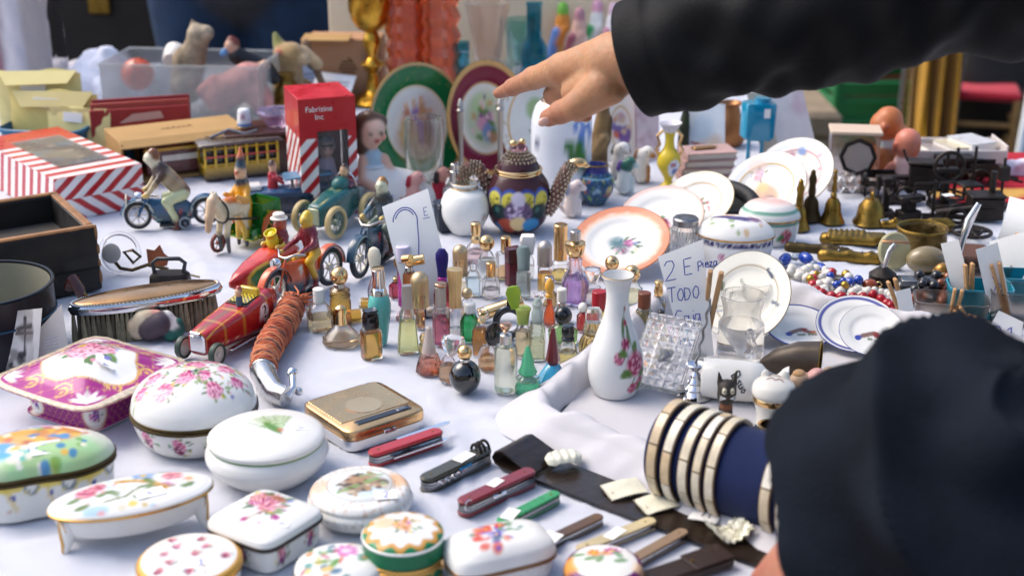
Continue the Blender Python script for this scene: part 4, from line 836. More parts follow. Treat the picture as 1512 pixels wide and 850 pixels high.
# around the white card
bottle('red perfume bottle with violet scooped cap and magenta collar', 654, 462, sup(13, 9, 3), [(.85, 0), (.95, 2), (1, 28), (.8, 40), (.45, 46)], gc='#f0a8a8', liq=('#a01420', .95), caps=(('collar', plastic('#a01f80', .25), c1, cylp(7, 45, 53)), ('cap', plastic('#221a66', .3), ell(1, .55), [(7, 53), (7.5, 62), (9.8, 78), (9.6, 86), (5, 93), (0, 94)])), rz=-12)
bottle('perfume bottle with tall pearl gold domed cap beside the card', 680, 432, c1, [(9, 0), (10, 2), (10, 24)], liq=('#efd9a8', .6), caps=(('cap', PEARLG, c1, domep(11, 26, 70)), ))
bottle('octagonal perfume bottle of pink liquid with satin flat topped cap', 652, 508, c1, [(11.5, 0), (13, 2), (13, 48), (9, 56)], liq=('#c4425c', .7), n=8, caps=(('cap', SATIN, c1, cylp(8, 56, 84)), ('cap_rim', ROSEG, c1, cylp(9, 84, 89))))
bottle('fluted clear perfume bottle with tall ridged gold cap', 673, 497, c1, [(10, 0), (11.5, 2), (11.5, 40), (8, 44)], liq=('#f0e0d0', .25), n=10, caps=(('cap', GOLDB, wob(c1, .035, 18), [(9, 44), (9, 50), (8.5, 66), (11.4, 96), (11, 98), (0, 98.4)], 108), ))
bottle('small clear perfume bottle with gold pearl stopper behind the ridged cap', 690, 468, c1, [(8, 0), (9, 2), (9, 22), (5, 27)], liq=('#e0a050', .5), caps=(('stopper', PEARLG, c1, ballp(8, 35, 10)), ))
bottle('emerald green perfume bottle with white screw cap', 694, 502, c1, [(13, 0), (14.5, 2), (14.5, 28), (10, 36), (7, 40)], gc='#7fd89a', liq=('#0f8a3c', .97), n=8, caps=(('cap', WHITEP, wob(c1, .02, 16), cylp(8.5, 40, 55, 2), 64), ))
t=bottle('mirror gold lipstick style atomiser lying across other bottles', 738, 455, c1, [(9.5, 0), (10, 1), (10, 62), (9, 63)], solid=GOLD, caps=(('glass_end', CLEAR, c1, cylp(8.5, -16, 0)), ('band', SILVER, c1, cylp(10.4, 8, 12))), rz=103, tilt=(76, 0), z=.014, lift=-30)
bottle('clear round perfume bottle with gold ball stopper and tall glass', 719, 412, sup(14, 10, 4), [(.9, 0), (1, 2), (.95, 28), (.6, 38), (.35, 42)], liq=('#e9efe6', .7), caps=(('stopper', GOLD, c1, ballp(11.5, 53, 12)), ))
bottle('pink clear atomiser with stepped gold sprayer beside the white vase', 703, 388, c1, [(16, 0), (18, 2), (18, 16), (12, 26), (7, 30)], gc='#f4e6e6', liq=('#eec9c6', .5), caps=(('sprayer', GOLD, c1, [(7, 30), (8, 36), (6, 40), (7.5, 46), (7.5, 58), (6, 59), (0, 59.5)]), ))
bottle('clear square perfume bottle with round gold cap and peach liquid', 747, 410, sup(15, 9, 8), [(.95, 0), (1, 2), (1, 34), (.9, 37), (.5, 38)], liq=('#efa860', .4), caps=(('cap', GOLD, c1, cylp(7.5, 38, 60)), ('ring', SILVER, c1, cylp(7.8, 36, 41))), rz=12)
bottle('faceted clear perfume bottle with small mirror gold cap', 725, 440, c1, [(12, 0), (14, 2), (13.5, 22), (9, 32)], liq=('#f2e9e4', .4), n=8, caps=(('cap', GOLD, c1, cylp(7.3, 32, 53)), ))
bottle('pale blue glass perfume flask between clear bottles', 699, 436, sup(11, 7, 5), [(.95, 0), (1, 2), (1, 28), (.6, 36)], gc='#dcecf0', liq=('#cfe4ea', .7), caps=(('cap', CLEAR, c1, cylp(5, 36, 46)), ))
bottle('frosted perfume bottle with white faceted square cap', 779, 410, sup(10, 8, 4), [(.95, 0), (1, 2), (1, 26), (.6, 34)], gc='#eef0ee', liq=('#e9e6d8', .5), caps=(('cap', plastic('#e9e3dc', .4), sup(11.5, 10, 8), [(.72, 36), (1, 56), (.8, 62), (0, 63)]), ))
bottle('maroon lacquered square perfume bottle', 758, 420, sup(11, 9, 10), [(.97, 0), (1, 1), (1, 32), (.97, 33)], solid=MAROON, caps=(('cap', mat('maroon_cap', '#431019', rough=.25, coat=.4), sup(11, 9, 10), cylp(1., 34, 54, .04)), ), rz=25)
bottle('frosted grey green perfume bottle with scooped cap', 773, 440, sup(10.5, 7, 3), [(.9, 0), (1, 2), (1, 36), (.85, 42)], gc='#dfe8e0', liq=('#c9d6cc', .9), rough=.15, caps=(('cap', FROST('#9db0ac'), ell(1, .6), [(9, 42), (9.5, 56), (10.8, 68), (8, 75), (0, 77)]), ), rz=-15)
bottle('clear perfume bottle of orange liquid with satin bullet cap', 804, 434, c1, [(9, 0), (10.5, 2), (10.5, 38), (9, 42)], liq=('#e0962c', .75), caps=(('cap', SATIN, c1, domep(11, 42, 78)), ))
bottle('clear perfume bottle with very tall mirror gold cap', 827, 414, c1, [(11, 0), (13, 2), (13, 26), (9, 30)], liq=('#e0b040', .45), caps=(('cap', GOLD, c1, cylp(10.2, 31, 82)), ))
bottle('lilac faceted perfume bottle with gold trophy cap', 848, 446, wob(c1, .1, 5), [(15, 0), (18, 4), (20, 30), (15, 40), (9, 50), (10, 64)], gc='#e0c2ea', liq=('#b98ac9', .55), n=30, caps=(('collar', GOLD, c1, [(8, 66), (13, 72), (15.5, 84), (15, 87), (9, 89)]), ('sprayer', SILVER, c1, cylp(8, 89, 104))))
bottle('small amber perfume bottle with chrome cap before the bullet cap', 811, 452, c1, [(9, 0), (11, 2), (11, 18), (6, 24)], liq=('#b9863c', .9), caps=(('cap', CHROME, c1, cylp(7, 24, 44)), ))
bottle('red perfume flask with golden bud shaped stopper', 811, 480, c1, [(7, 0), (9, 3), (8, 18), (4, 32), (4, 40)], gc='#f4b090', liq=('#c93a14', .95), caps=(('stopper', plastic('#e0a23c', .25), c1, [(6, 41), (6, 45), (4, 47), (7.4, 54), (7, 60), (4, 66), (0, 70)]), ))
bottle('clear perfume bottle with plain ivory cap', 829, 474, c1, [(9, 0), (10.5, 2), (10.5, 18), (7, 24)], liq=('#dfe6cc', .5), caps=(('collar', SILVER, c1, cylp(7, 24, 29)), ('cap', WHITEP, c1, cylp(7.3, 29, 48, 1.6))))
bottle('green perfume bottle with glossy black ball stopper', 831, 506, sup(22, 13, 3), [(.85, 0), (.95, 2), (1, 18), (.6, 25), (.3, 28)], gc='#b8dca0', liq=('#6fa04a', .85), caps=(('stopper', BLACK, c1, ballp(13.2, 40, 12)), ))
bottle('perfume bottle of yellow liquid with black stacked cap', 838, 540, c1, [(13, 0), (15, 2), (15, 20), (12, 30), (7, 38)], liq=('#d9b64a', .52), caps=(('cap', BLACK, c1, [(9.5, 38), (10, 41), (8, 44), (9.6, 47), (9.6, 55), (8, 58), (9, 60), (0, 61)]), ))
bottle('turquoise faceted pyramid perfume bottle with maroon cone stopper', 816, 570, c1, [(22, 0), (27, 8), (26, 10), (10, 32), (4, 35)], solid=mat('turquoise_glass', '#2a93b8', rough=.12, coat=.6, var=.1), n=8, caps=(('stopper', mat('maroon_cone', '#5e1320', rough=.2, coat=.5), c1, [(8, 33), (11, 38), (8, 56), (3, 84), (0, 86)], 8), ))
bottle('emerald liquid miniature with mint green cone stopper', 779, 583, wob(c1, .05, 6), [(14, 0), (18, 3), (18.5, 12), (15, 20), (17, 26), (11, 31)], liq=('#1f9a5c', .68), n=36, caps=(('stopper', FROST('#68cf9a'), wob(c1, .06, 6), [(11, 30), (13.5, 34), (9, 44), (8, 52), (4, 66), (2, 71), (0, 72)], 36), ))
bottle('tall clear cylinder perfume bottle with rose gold pump', 747, 576, c1, [(15.5, 0), (17, 2), (17, 60), (14.5, 66), (8, 69)], gc='#f2f4ea', liq=('#ebefd4', .93), caps=(('collar', SILVER, c1, cylp(9, 68, 82)), ('pump', SILVER, c1, cylp(4, 82, 87)), ('button', ROSEG, c1, [(4, 86), (8, 92), (9, 95), (7.5, 97), (0, 96.5)])))
bottle('round black glass perfume bottle with gold ball stopper', 687, 578, c1, [(9, 0)]+[(23.6*math.sin(a), 22.6-23.6*math.cos(a))for a in np.linspace(.42, PI-.3, 14)], solid=mat('black_glass', '#060608', rough=.04, coat=1), caps=(('collar', SILVER, c1, cylp(7.5, 44, 49)), ('stopper', GOLD, c1, ballp(11, 57, 12))))
bottle('peach crystal perfume bottle with frosted cone stopper', 634, 549, wob(c1, .05, 9), [(17, 0), (20, 3), (19, 10), (13, 26), (9, 31)], gc='#f6d8cc', liq=('#efb8a6', .5), n=45, bump=(.8, 90), caps=(('stopper', FROST('#ecdcd0'), c1, [(11, 29), (10, 34), (5.5, 54), (4, 64), (0, 68)]), ))
bottle('lilac perfume bottle with twisted clear glass stopper', 662, 562, c1, [(11, 0), (14, 4), (14, 22), (9, 32), (5, 37)], gc='#efe2ee', liq=('#e0a868', .6), caps=(('stopper', CLEAR, ell(1, .6), [(6, 37), (14, 46), (19, 56), (15, 64), (6, 67), (0, 67.5)], 24, Matrix.Rotation(.15, 4, 'Y')), ), rz=20)
t=bottle('orange perfume bottle with ring shaped glass stopper', 711, 526, sup(14, 8, 3.2), [(.8, 0), (.9, 2), (1, 20), (.95, 38), (.55, 46), (.4, 50)], liq=('#c9641a', .86), caps=(('collar', GOLD, c1, [(5, 50), (6.5, 53), (5, 56)]), ), rz=-18)
q=MB();q.torus(4, 0, 63, 6.5, 2.2, axis='Y', n=20, k=8);t.part('stopper', q, glass('#f0d8c8'))
bottle('rounded perfume bottle with dark tilted disc stopper', 720, 544, c1, [(11, 0), (14, 3), (14, 22), (11, 30), (7, 34)], liq=('#d99a5a', .5), caps=(('stopper', mat('smoke_disc', '#2c2420', rough=.12, coat=.6, var=.2), ell(14.5, 5), [(.4, 34), (.85, 42), (1, 52), (.85, 61), (.4, 67), (0, 68)], 28, Matrix.Rotation(.2, 4, 'Y')), ), rz=15)
bottle('clear tapered perfume bottle with lime green leaf stopper', 772, 526, c1, [(10, 0), (11.5, 2), (11, 34), (9, 46), (7, 50)], liq=('#d9b878', .75), caps=(('stopper', FROST('#c3d36c'), sup(1, .8, 3), [(8, 48), (10, 64), (12, 70), (7, 73)]), ('leaf', FROST('#a8c943'), ell(1, .3), [(5, 70), (9, 82), (11.5, 94), (8, 102), (0, 104)], 24, Matrix.Translation((-5, 0, 0))@Matrix.Rotation(-.1, 4, 'Y'))), rz=8)
bottle('moulded clear perfume bottle with frosted pale stopper and etched sides', 793, 530, sup(12, 10, 4), [(.9, 0), (1, 2), (1, 44), (.8, 54)], gc='#eef2e6', liq=('#ddd6a8', .55), bump=(.9, 110), caps=(('stopper', FROST('#cfdcd2'), c1, [(8, 54), (9, 66), (6, 74), (8, 80), (4, 88), (0, 90)]), ))
t=bottle('dark blue ring shaped perfume flask between the stoppers', 752, 500, c1, [(5, 0), (7, 1), (6, 4)], solid=BLACK)
q=MB();q.torus(0, 0, 25, 19, 5.5, axis='Y', n=36, k=12);t.part('ring', q, mat('midnight', '#10131f', rough=.15, coat=.5));q=MB();q.polar(cylp(4, 48, 58), n=14);t.part('cap', q, BLACK)
bottle('clear square perfume bottle with crimson cylinder cap', 884, 486, sup(17, 11, 8), [(.95, 0), (1, 2), (1, 26), (.85, 30), (.4, 31)], liq=('#dcb84a', .86), caps=(('cap', plastic('#9c1422', .3), c1, cylp(11, 31, 56)), ), rz=8)
t=bottle('fluted crystal perfume bottle of yellow liquid beside the lining', 875, 536, wob(c1, .05, 12), [(17, 0), (20, 3), (20, 30), (17, 38), (12, 42), (14, 48), (12, 62)], gc='#f4eede', liq=('#dcb85a', .72), n=60, bump=(.5, 60), caps=(('stopper', CLEAR, sup(12, 9, 6), [(.8, 60), (1, 66), (1, 76), (.7, 80)], 24), ))
bottle('small ruby perfume bottle with white ball cap', 860, 488, c1, [(7, 0), (9, 2), (9, 22), (4, 28)], gc='#f0a090', liq=('#a81a14', .95), caps=(('cap', WHITEP, c1, ballp(7, 34, 8)), ))
bottle('clear glass perfume bottle with dish shaped glass stopper', 874, 446, c1, [(10, 0), (13, 2), (13, 22), (6, 28)], gc='#f4ece8', liq=('#f0d6c6', .5), caps=(('stopper', CLEAR, c1, [(5, 28), (9, 34), (13, 44), (12, 49), (6, 46), (0, 45)]), ))
bottle('perfume bottle with wine red cap and gold ball top', 902, 452, c1, [(11, 0), (12.5, 2), (12, 22), (8, 30)], liq=('#dcc890', .6), caps=(('cap', MAROON, c1, cylp(10, 31, 52)), ('ball', GOLD, c1, ballp(10.5, 63, 10))))
bottle('clear perfume bottle with big mirror gold ball stopper behind the vase', 932, 450, sup(16, 10, 4), [(.9, 0), (1, 2), (1, 24), (.5, 34)], gc='#f2efdc', liq=('#e8dfa8', .6), caps=(('stopper', GOLD, c1, ballp(12, 46, 12)), ))
bottle('amber perfume bottle with brown cylinder cap behind the vase', 950, 488, c1, [(11, 0), (13, 2), (13, 28), (9, 34)], liq=('#c9a03c', .85), caps=(('cap', plastic('#6e3a22', .35), c1, cylp(9.5, 34, 56)), ))
bottle('perfume bottle with gold topped clear cap next to the written card', 971, 470, sup(11, 8, 4), [(.9, 0), (1, 2), (1, 28), (.5, 34)], liq=('#d9a84a', .7), caps=(('cap', GOLD, c1, [(6, 34), (7, 40), (5, 48), (7, 54), (0, 58)]), ))
bottle('low green perfume bottle half hidden by the written card', 976, 480, c1, [(10, 0), (11, 2), (11, 10), (5, 14)], gc='#80c890', liq=('#1f7a3c', .95), caps=(('cap', BLACK, c1, cylp(5, 14, 22)), ))
bottle('tiny clear sample vial between the bullet cap and trophy cap', 838, 432, c1, [(5, 0), (6, 1), (6, 22), (4, 25)], liq=('#e6c24a', .8), caps=(('cap', GOLD, c1, cylp(5, 25, 34)), ))
bottle('small flower topped glass perfume bottle beside the golden bud', 797, 474, c1, [(6, 0), (7.5, 2), (7, 20), (4, 26)], gc='#f6e4e0', liq=('#eec4b0', .5), caps=(('stopper', glass('#f2e2da', .1), wob(c1, .25, 5), [(3, 26), (8, 34), (9, 40), (4, 44), (0, 45)], 40), ))
bottle('blue slab perfume bottle hidden behind the tall vase', 906, 476, sup(8, 5, 8), [(.95, 0), (1, 2), (1, 34), (.9, 36)], solid=mat('blue_slab', '#2a84b0', rough=.15, coat=.5), caps=(('cap', SILVER, c1, cylp(5, 36, 42)), ))
bottle('rough gold capped brown bottle behind the frosted cone', 628, 522, c1, [(8, 0), (9, 2), (9, 14), (6, 18)], gc='#efe6c0', liq=('#b89a4a', .7), caps=(('cap', GOLD, c1, [(7, 18), (8.5, 24), (6, 29), (0, 31)]), ))
# ================================================================ TIN TOYS
def loft(mb, secs, n=24, c=None, m=None):
 V=[]
 for(x, hw, z0, z1, p)in secs:
  t_=np.arange(n)*2*PI/n;cs, sn=np.cos(t_), np.sin(t_);y=hw*np.sign(cs)*np.abs(cs)**(2/p);z=(z0+z1)/2+(z1-z0)/2*np.sign(sn)*np.abs(sn)**(2/p)
  V+=[(x, a, b)for a, b in zip(y, z)]
 F=[(i*n+j, (i+1)*n+j, (i+1)*n+(j+1)%n, i*n+(j+1)%n)for i in range(len(secs)-1)for j in range(n)]
 F+=[tuple(range(n)), tuple(reversed(range((len(secs)-1)*n, len(secs)*n)))]
 F=[tuple(reversed(f))for f in F]
 V=np.array(V);return mb.add(V, F, c(V)if callable(c)else c, m)
def dense(secs, k=6):
 o=[]
 for a, b in zip(secs[:-1], secs[1:]):
  for j in range(k):o.append(tuple(a[i]+(b[i]-a[i])*j/k for i in range(5)))
 return o+[secs[-1]]
AXY=Matrix.Rotation(PI/2, 4, 'X')
def wheel(t, x, y, r, w_=7, tyre='#23262a', rim='#c9c3b4', spokes=8, parent=None, fill=None):
 M_=Matrix.Translation((x, y, r))@AXY
 q=MB();q.polar([(r*.76, -w_/2), (r*.95, -w_/2), (r, -w_*.2), (r, w_*.2), (r*.95, w_/2), (r*.76, w_/2), (r*.72, 0), (r*.76, -w_/2)], n=32, m=M_, caps=False);wo=t.part('wheel', q, plastic(tyre, .45), parent)
 q=MB();q.polar([(r*.66, -w_*.3), (r*.78, -w_*.3), (r*.78, w_*.3), (r*.66, w_*.3), (r*.66, -w_*.3)], n=28, m=M_, caps=False);q.polar([(r*.2, -w_*.5), (r*.22, 0), (r*.2, w_*.5)], n=12, m=M_)
 if fill:q.polar([(0, -w_*.15), (r*.7, -w_*.12), (r*.7, w_*.12), (0, w_*.15)], n=24, m=M_)
 else:
  for i in range(spokes):a=i*2*PI/spokes;q.tube([(0, 0, 0), (r*.7*math.cos(a), r*.7*math.sin(a), 0)], r*.045, 5, m=M_)
 t.part('rim', q, paintm(rim, .3), wo);return wo
def fender(t, x, y, r, rw, a0, a1, c_, edge, zc):
 q=MB();ns=18;V=[]
 for i in range(ns+1):
  a=a0+(a1-a0)*i/ns
  for rr, yy in((rw+1.5, -7), (rw+4.5, -5.5), (rw+5.5, 0), (rw+4.5, 5.5), (rw+1.5, 7), (rw+3.5, 0)):V.append((x+rr*math.cos(a), y+yy, zc+rr*math.sin(a)))
 F=[(i*6+j, i*6+(j+1)%6, i*6+6+(j+1)%6, i*6+6+j)for i in range(ns)for j in range(6)]+[(5, 4, 3, 2, 1, 0), tuple(range(ns*6, ns*6+6))]
 V=np.array(V);cc=np.tile(np.array(C(c_)), (len(V), 1));cc[0::6]=C(edge);cc[4::6]=C(edge);q.add(V, F, cc);return t.part('fender', q, TIN)
def moto(name, label, xr, yr, xf, yf, r, c_, edge, pal, rider, rear_small=False, lamp=True, cat='toy motorcycle', plate=None):
 a, b=P(xr, yr), P(xf, yf);d=b-a;p=(a+b)/2;k=dep(p)/FPX;t=T(name, label, cat, loc=p, rz=math.atan2(d.y, d.x));L=d.length/k/2;t.L=L
 wheel(t, L, 0, r);wheel(t, -L, 0, r)
 fender(t, L, 0, r, r, .1, PI*.95, c_, edge, r);fender(t, -L, 0, r, r, .2, PI*1.02, c_, edge, r)
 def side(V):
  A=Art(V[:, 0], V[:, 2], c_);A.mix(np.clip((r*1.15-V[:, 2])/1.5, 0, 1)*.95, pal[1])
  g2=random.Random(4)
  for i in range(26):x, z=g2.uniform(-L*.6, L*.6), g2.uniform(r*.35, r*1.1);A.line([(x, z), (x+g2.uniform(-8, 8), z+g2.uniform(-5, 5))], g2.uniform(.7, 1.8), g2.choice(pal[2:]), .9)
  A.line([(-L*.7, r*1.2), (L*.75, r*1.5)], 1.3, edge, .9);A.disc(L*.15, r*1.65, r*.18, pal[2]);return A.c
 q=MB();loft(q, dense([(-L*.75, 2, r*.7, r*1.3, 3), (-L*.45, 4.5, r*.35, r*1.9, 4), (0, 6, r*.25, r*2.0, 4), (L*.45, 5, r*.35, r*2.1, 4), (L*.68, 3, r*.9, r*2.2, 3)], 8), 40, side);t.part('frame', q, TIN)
 q=MB();
 for s in(-1, 1):q.tube([(L, s*8.5, r), (L*.72, s*5, r*2.2), (L*.62, s*5, r*2.5)], 1.5, 7)
 t.part('fork', q, paintm(c_, .3))
 q=MB();q.tube([(L*.35, -26, r*2.55), (L*.5, -16, r*2.6), (L*.68, -6, r*2.45), (L*.68, 6, r*2.45), (L*.5, 16, r*2.6), (L*.35, 26, r*2.55)], 1.8, 8);t.part('handlebar', q, SILVER)
 if lamp:
  q=MB();q.polar([(3, -5), (7, -2), (8, 4), (7, 6), (0, 6.5)], n=20, m=Matrix.Translation((L*.9, 0, r*2.3))@Matrix.Rotation(PI/2, 4, 'Y'));t.part('headlamp', q, CHROME)
 q=MB();q.box(-L*.05, 0, r*.25, L*.9, 20, 4, 1);t.part('footboard', q, plastic('#1d2226', .4))
 if plate:
  q=MB();q.box(L+r*.75, 0, r*2.15, 2, 24, 12, .6);po=t.part('number_plate', q, paintm('#e6dcc0'));q=MB()
  for i in range(4):q.box(L+r*.75+1.2, -8+i*5.2, r*2.15, .6, 2.6, 6)
  t.part('digits', q, INKD, po)
 if rear_small:
  for s in(-1, 1):
   wheel(t, -L*.35, s*16, r*.45, 5, '#8d9aa4', '#6f7c88', 6)
 if rider:
  for rr in rider:t.part('rider', blob(rr[0], 52, rr[1]if len(rr)>1 else 1.2, sm=.5), TIN, angle=180)
 return t
def rider(x, z, s, head, helmet, torso, stripe, legs, lean=.35, y=0., reach=None, boots='#5a2a1c'):
 f=lean;hx=x+f*34*s;reach=reach or(x+36*s, z+22*s);o=[]
 A_=lambda a, r, b, rb, c_:o.append(((a[0], y+a[1], a[2]), r*s, (b[0], y+b[1], b[2]), rb*s, c_))
 for i in range(5):
  f0, f1=i/5, (i+1)/5;c_=torso if i%2==0 or stripe is None else stripe
  A_((x+f*26*s*f0, 0, z+28*s*f0), 9.5+2*f0, (x+f*26*s*f1, 0, z+28*s*f1), 9.5+2*f1, c_)
 A_((hx, 0, z+40*s), 8, (hx+3*s, 0, z+44*s), 8.2, head);A_((hx-1.5*s, 0, z+48*s), 8.3, (hx-1*s, 0, z+50*s), 7, helmet);A_((hx+9*s, 0, z+43*s), 1.6, (hx+11*s, 0, z+42.5*s), 1.2, head)
 for e in(-1, 1):
  A_((hx+9.2*s, e*3*s, z+46*s), 1.2, (hx+9.6*s, e*3*s, z+46*s), 1., '#181818')
  A_((x+f*24*s, e*11*s, z+26*s), 4.6, (x+f*24*s+10*s, e*16*s, z+15*s), 4, torso);A_((x+f*24*s+10*s, e*16*s, z+15*s), 4, (reach[0], e*15*s, reach[1]), 3, stripe or torso);A_((reach[0], e*15*s, reach[1]), 3.6, (reach[0]+3*s, e*15*s, reach[1]), 3.2, '#d8b25a')
  A_((x, e*7*s, z-2*s), 7, (x+22*s, e*12*s, z-8*s), 5.8, legs);A_((x+22*s, e*12*s, z-8*s), 5.6, (x+12*s, e*13*s, z-30*s), 4.2, legs);A_((x+12*s, e*13*s, z-30*s), 4, (x+10*s, e*13*s, z-42*s), 3.2, boots);A_((x+10*s, e*13*s, z-44*s), 3, (x+20*s, e*13*s, z-45*s), 2.4, boots)
 return o
moto('toy_motorcycle', 'blue tin motorcycle with crouching rider in brown striped jersey', 306, 331, 206, 338, 20, '#1f567c', '#cfd6c8', ('#1f567c', '#2a4a5c', '#c9232a', '#d9dcc4', '#10202c', '#8fae9a'), [(rider(-18, 50, 1.15, '#e2d8b8', '#7a4a22', '#4a3222', '#c9b48a', '#c9cf9e', 1.0, reach=(34, 52)), )], rear_small=True, plate=True)
t=moto('toy_motorcycle', 'orange tin motorcycle with sidecar and two maroon clad riders', 488, 421, 408, 457, 28, '#d8581c', '#1f5a60', ('#d8581c', '#1d4f58', '#e8e0cc', '#e8e0cc', '#b02a24', '#12303a'), [(rider(-24, 62, 1.05, '#d9b23c', '#e0b92c', '#7a1526', None, '#d9a81e', .25, reach=(26, 70), boots='#7a1a20'), )])
def scv(V):
 A=Art(V[:, 0], V[:, 2], '#b5241e');d=np.hypot((V[:, 0]-12)/52, (V[:, 2]-34)/20);A.mix(np.clip((1.02-d)/.04, 0, 1), '#d8b23c');A.mix(np.clip((.9-d)/.04, 0, 1), '#2c7a45');A.mix(np.clip((V[:, 2]-54)/2, 0, 1), '#c9402a');return A.c
SC=Matrix.Translation((6, -58, 0));q=MB();loft(q, dense([(-56, 10, 34, 54, 3), (-38, 22, 18, 64, 4), (0, 25, 12, 62, 4), (40, 20, 14, 54, 3.4), (70, 11, 20, 46, 3), (86, 2, 30, 38, 2.5)], 6), 40, scv, SC);so_=t.part('sidecar', q, TIN)
t.part('rider', blob(rider(-22, 50, .95, '#b0503a', '#8a2a20', '#7a1526', '#d9c23c', '#7a1526', .05, y=-58, reach=(2, 66)), 52, 1.1, sm=.5), TIN, angle=180)
q=MB();q.polar([(7, 0), (13, .8), (13, 2.2), (9, 3), (9, 8), (7, 9.5), (0, 10)], n=20, m=Matrix.Translation((-19, -58, 99)));t.part('cap', q, paintm('#e6e0d4'))
q=MB();q.polar([(5, -10), (10, 10), (9, 10), (4, -10)], n=18, caps=False, m=Matrix.Translation((-2, -58, 76))@Matrix.Rotation(.4, 4, 'Y'));q.ball(-2, -58, 72, (9, 10, 14), c=None);t.part('scarf', q, paintm('#d9c92c'))
wheel(t, -6, -88, 24, 6, '#3a3027', '#5a3a2a', 6)
t=moto('toy_motorcycle', 'navy tin motorcycle and helmeted rider half behind the white price card', 588, 372, 533, 410, 28, '#1c4258', '#9ab0a4', ('#1c4258', '#22343c', '#b0343a', '#cfc9ae', '#0d1a22', '#6a8a80'), [(rider(-22, 64, 1.05, '#cfd0ae', '#9a6a2c', '#3a3a34', '#4f6a78', '#6f7a6a', .2, reach=(20, 74)), )], lamp=False)
q=MB();q.tube([(-60, 30, 12), (0, 44, 16), (30, 46, 18)], 9, 12);t.part('exhaust', q, mat('tan_tube', '#a8754c', rough=.4, metal=.4, var=.2))
# ---- red racing car number 2
a, b=P(400, 476), P(286, 540);d=b-a;p=(a+b)/2;t=T('toy_car', 'red tin racing car with number 2 and yellow striping', 'toy car', loc=p, rz=math.atan2(d.y, d.x));t.k*=.88;t.kz*=.88;L=d.length/t.k/2
def carp(V):
 A=Art(V[:, 0], V[:, 2], '#a8141c');y=V[:, 1]
 A.mix(np.clip(1.2-np.abs(np.abs(y)-19), 0, 1)*(V[:, 0]>-6)*(V[:, 2]>40), '#d9a02c');A.mix(np.clip(1-np.abs(np.abs(y)-6), 0, 1)*(V[:, 0]>-6)*(V[:, 2]>45), '#d9a02c');A.mix((np.abs(y)<5)*(V[:, 0]>-6)*(V[:, 2]>45)*.75, '#6b5a34')
 for x in(-8, 6, -60):A.mix(np.clip(1.3-np.abs(V[:, 0]-x), 0, 1), '#d9a02c')
 A.mix(np.clip(1.6-np.abs(V[:, 0]-52), 0, 1), '#d9b83c')
 for i in range(11):A.disc(14+i*6.4, 40-.06*i*6, 1.3, '#efe6d2');
 for i in range(11):A.disc(14+i*6.4, 24, .9, '#e2c9a0')
 A.mix(np.clip((20-V[:, 2])/1.5, 0, 1), '#8a1018');s=(V[:, 0]<-30)*(V[:, 0]>-66)*(V[:, 2]>46)*(np.abs(y)>20);A.mix(np.clip((15-np.hypot(V[:, 0]+50, V[:, 2]-42))/1, 0, 1)*(np.abs(y)>10), '#efe9dc');return A.c
q=MB();loft(q, dense([(-L-8, 10, 26, 56, 3), (-L*.75, 25, 14, 68, 4), (-L*.45, 31, 11, 66, 5), (-L*.1, 31, 11, 60, 5), (L*.4, 27, 12, 55, 4), (L*.8, 20, 13, 50, 4), (L*.86, 19, 13, 49, 4)], 10), 64, carp);t.part('body', q, TIN)
q=MB();loft(q, [(-L*.48, 20, 62, 67, 4), (-L*.12, 21, 57, 62, 4)], 24, lambda V:Art(V[:, 0], V[:, 1], '#2a2412').mix(np.ones(len(V)), '#3a3014').c);q.box(-L*.5, 0, 70, 8, 38, 16, 2, c=lambda V:np.tile(np.array(C('#c9a92c')), (len(V), 1)));t.part('cockpit', q, TIN)
X, Y=np.meshgrid(np.linspace(-L*.46, -L*.16, 30), np.linspace(-16, 16, 26));q=MB();q.grid(30, 26, X, Y*1.15, 67.6-3.6*(X+L*.46)/(L*.3), c=lambda V:np.where(((np.floor(V[:, 0]/4)+np.floor(V[:, 1]/4))%2<1)[:, None], C('#d6bb2e'), C('#3c3a18')));t.part('seat', q, TIN)
t.part('driver', blob([((-L*.12, 8, 62), 6, (-L*.12, 8, 73), 5.5, '#3a5a6a'), ((-L*.11, 8, 81), 5.5, (-L*.11, 8, 83), 5.5, '#d9b48a'), ((-L*.13, 8, 86), 5.5, (-L*.13, 8, 88), 4.8, '#a0402a')], 34, .8, sm=.4), TIN, angle=180)
q=MB();q.box(L*.87, 0, 31, 5, 30, 28, 4);q.tube([(L*.9, -9, 48), (L*.9, 9, 48)], 3, 10);t.part('radiator', q, CHROME)
for s in(-1, 1):
 q=MB();q.box(-L*.1, s*34, 13, L*1.2, 9, 3, .8);t.part('running_board', q, SILVER)
 for x in(L*.82, -L*.72):wheel(t, x, s*34, 18, 10, '#38463c', '#c9c6b8', 6, fill=True)
q=MB();q.tube([(-L-4, 16, 24), (-L-26, 20, 26)], [4, 3], 10);t.part('exhaust', q, SILVER)
writing(t, 'number_two', glyph('2', -7, -9, 18), 1.7, mat('black_ink', '#141414', rough=.5), Matrix.Translation((-50, 29.6, 42))@Matrix.Rotation(PI, 4, 'Z')@Matrix.Rotation(PI/2, 4, 'X'), None, 1.)
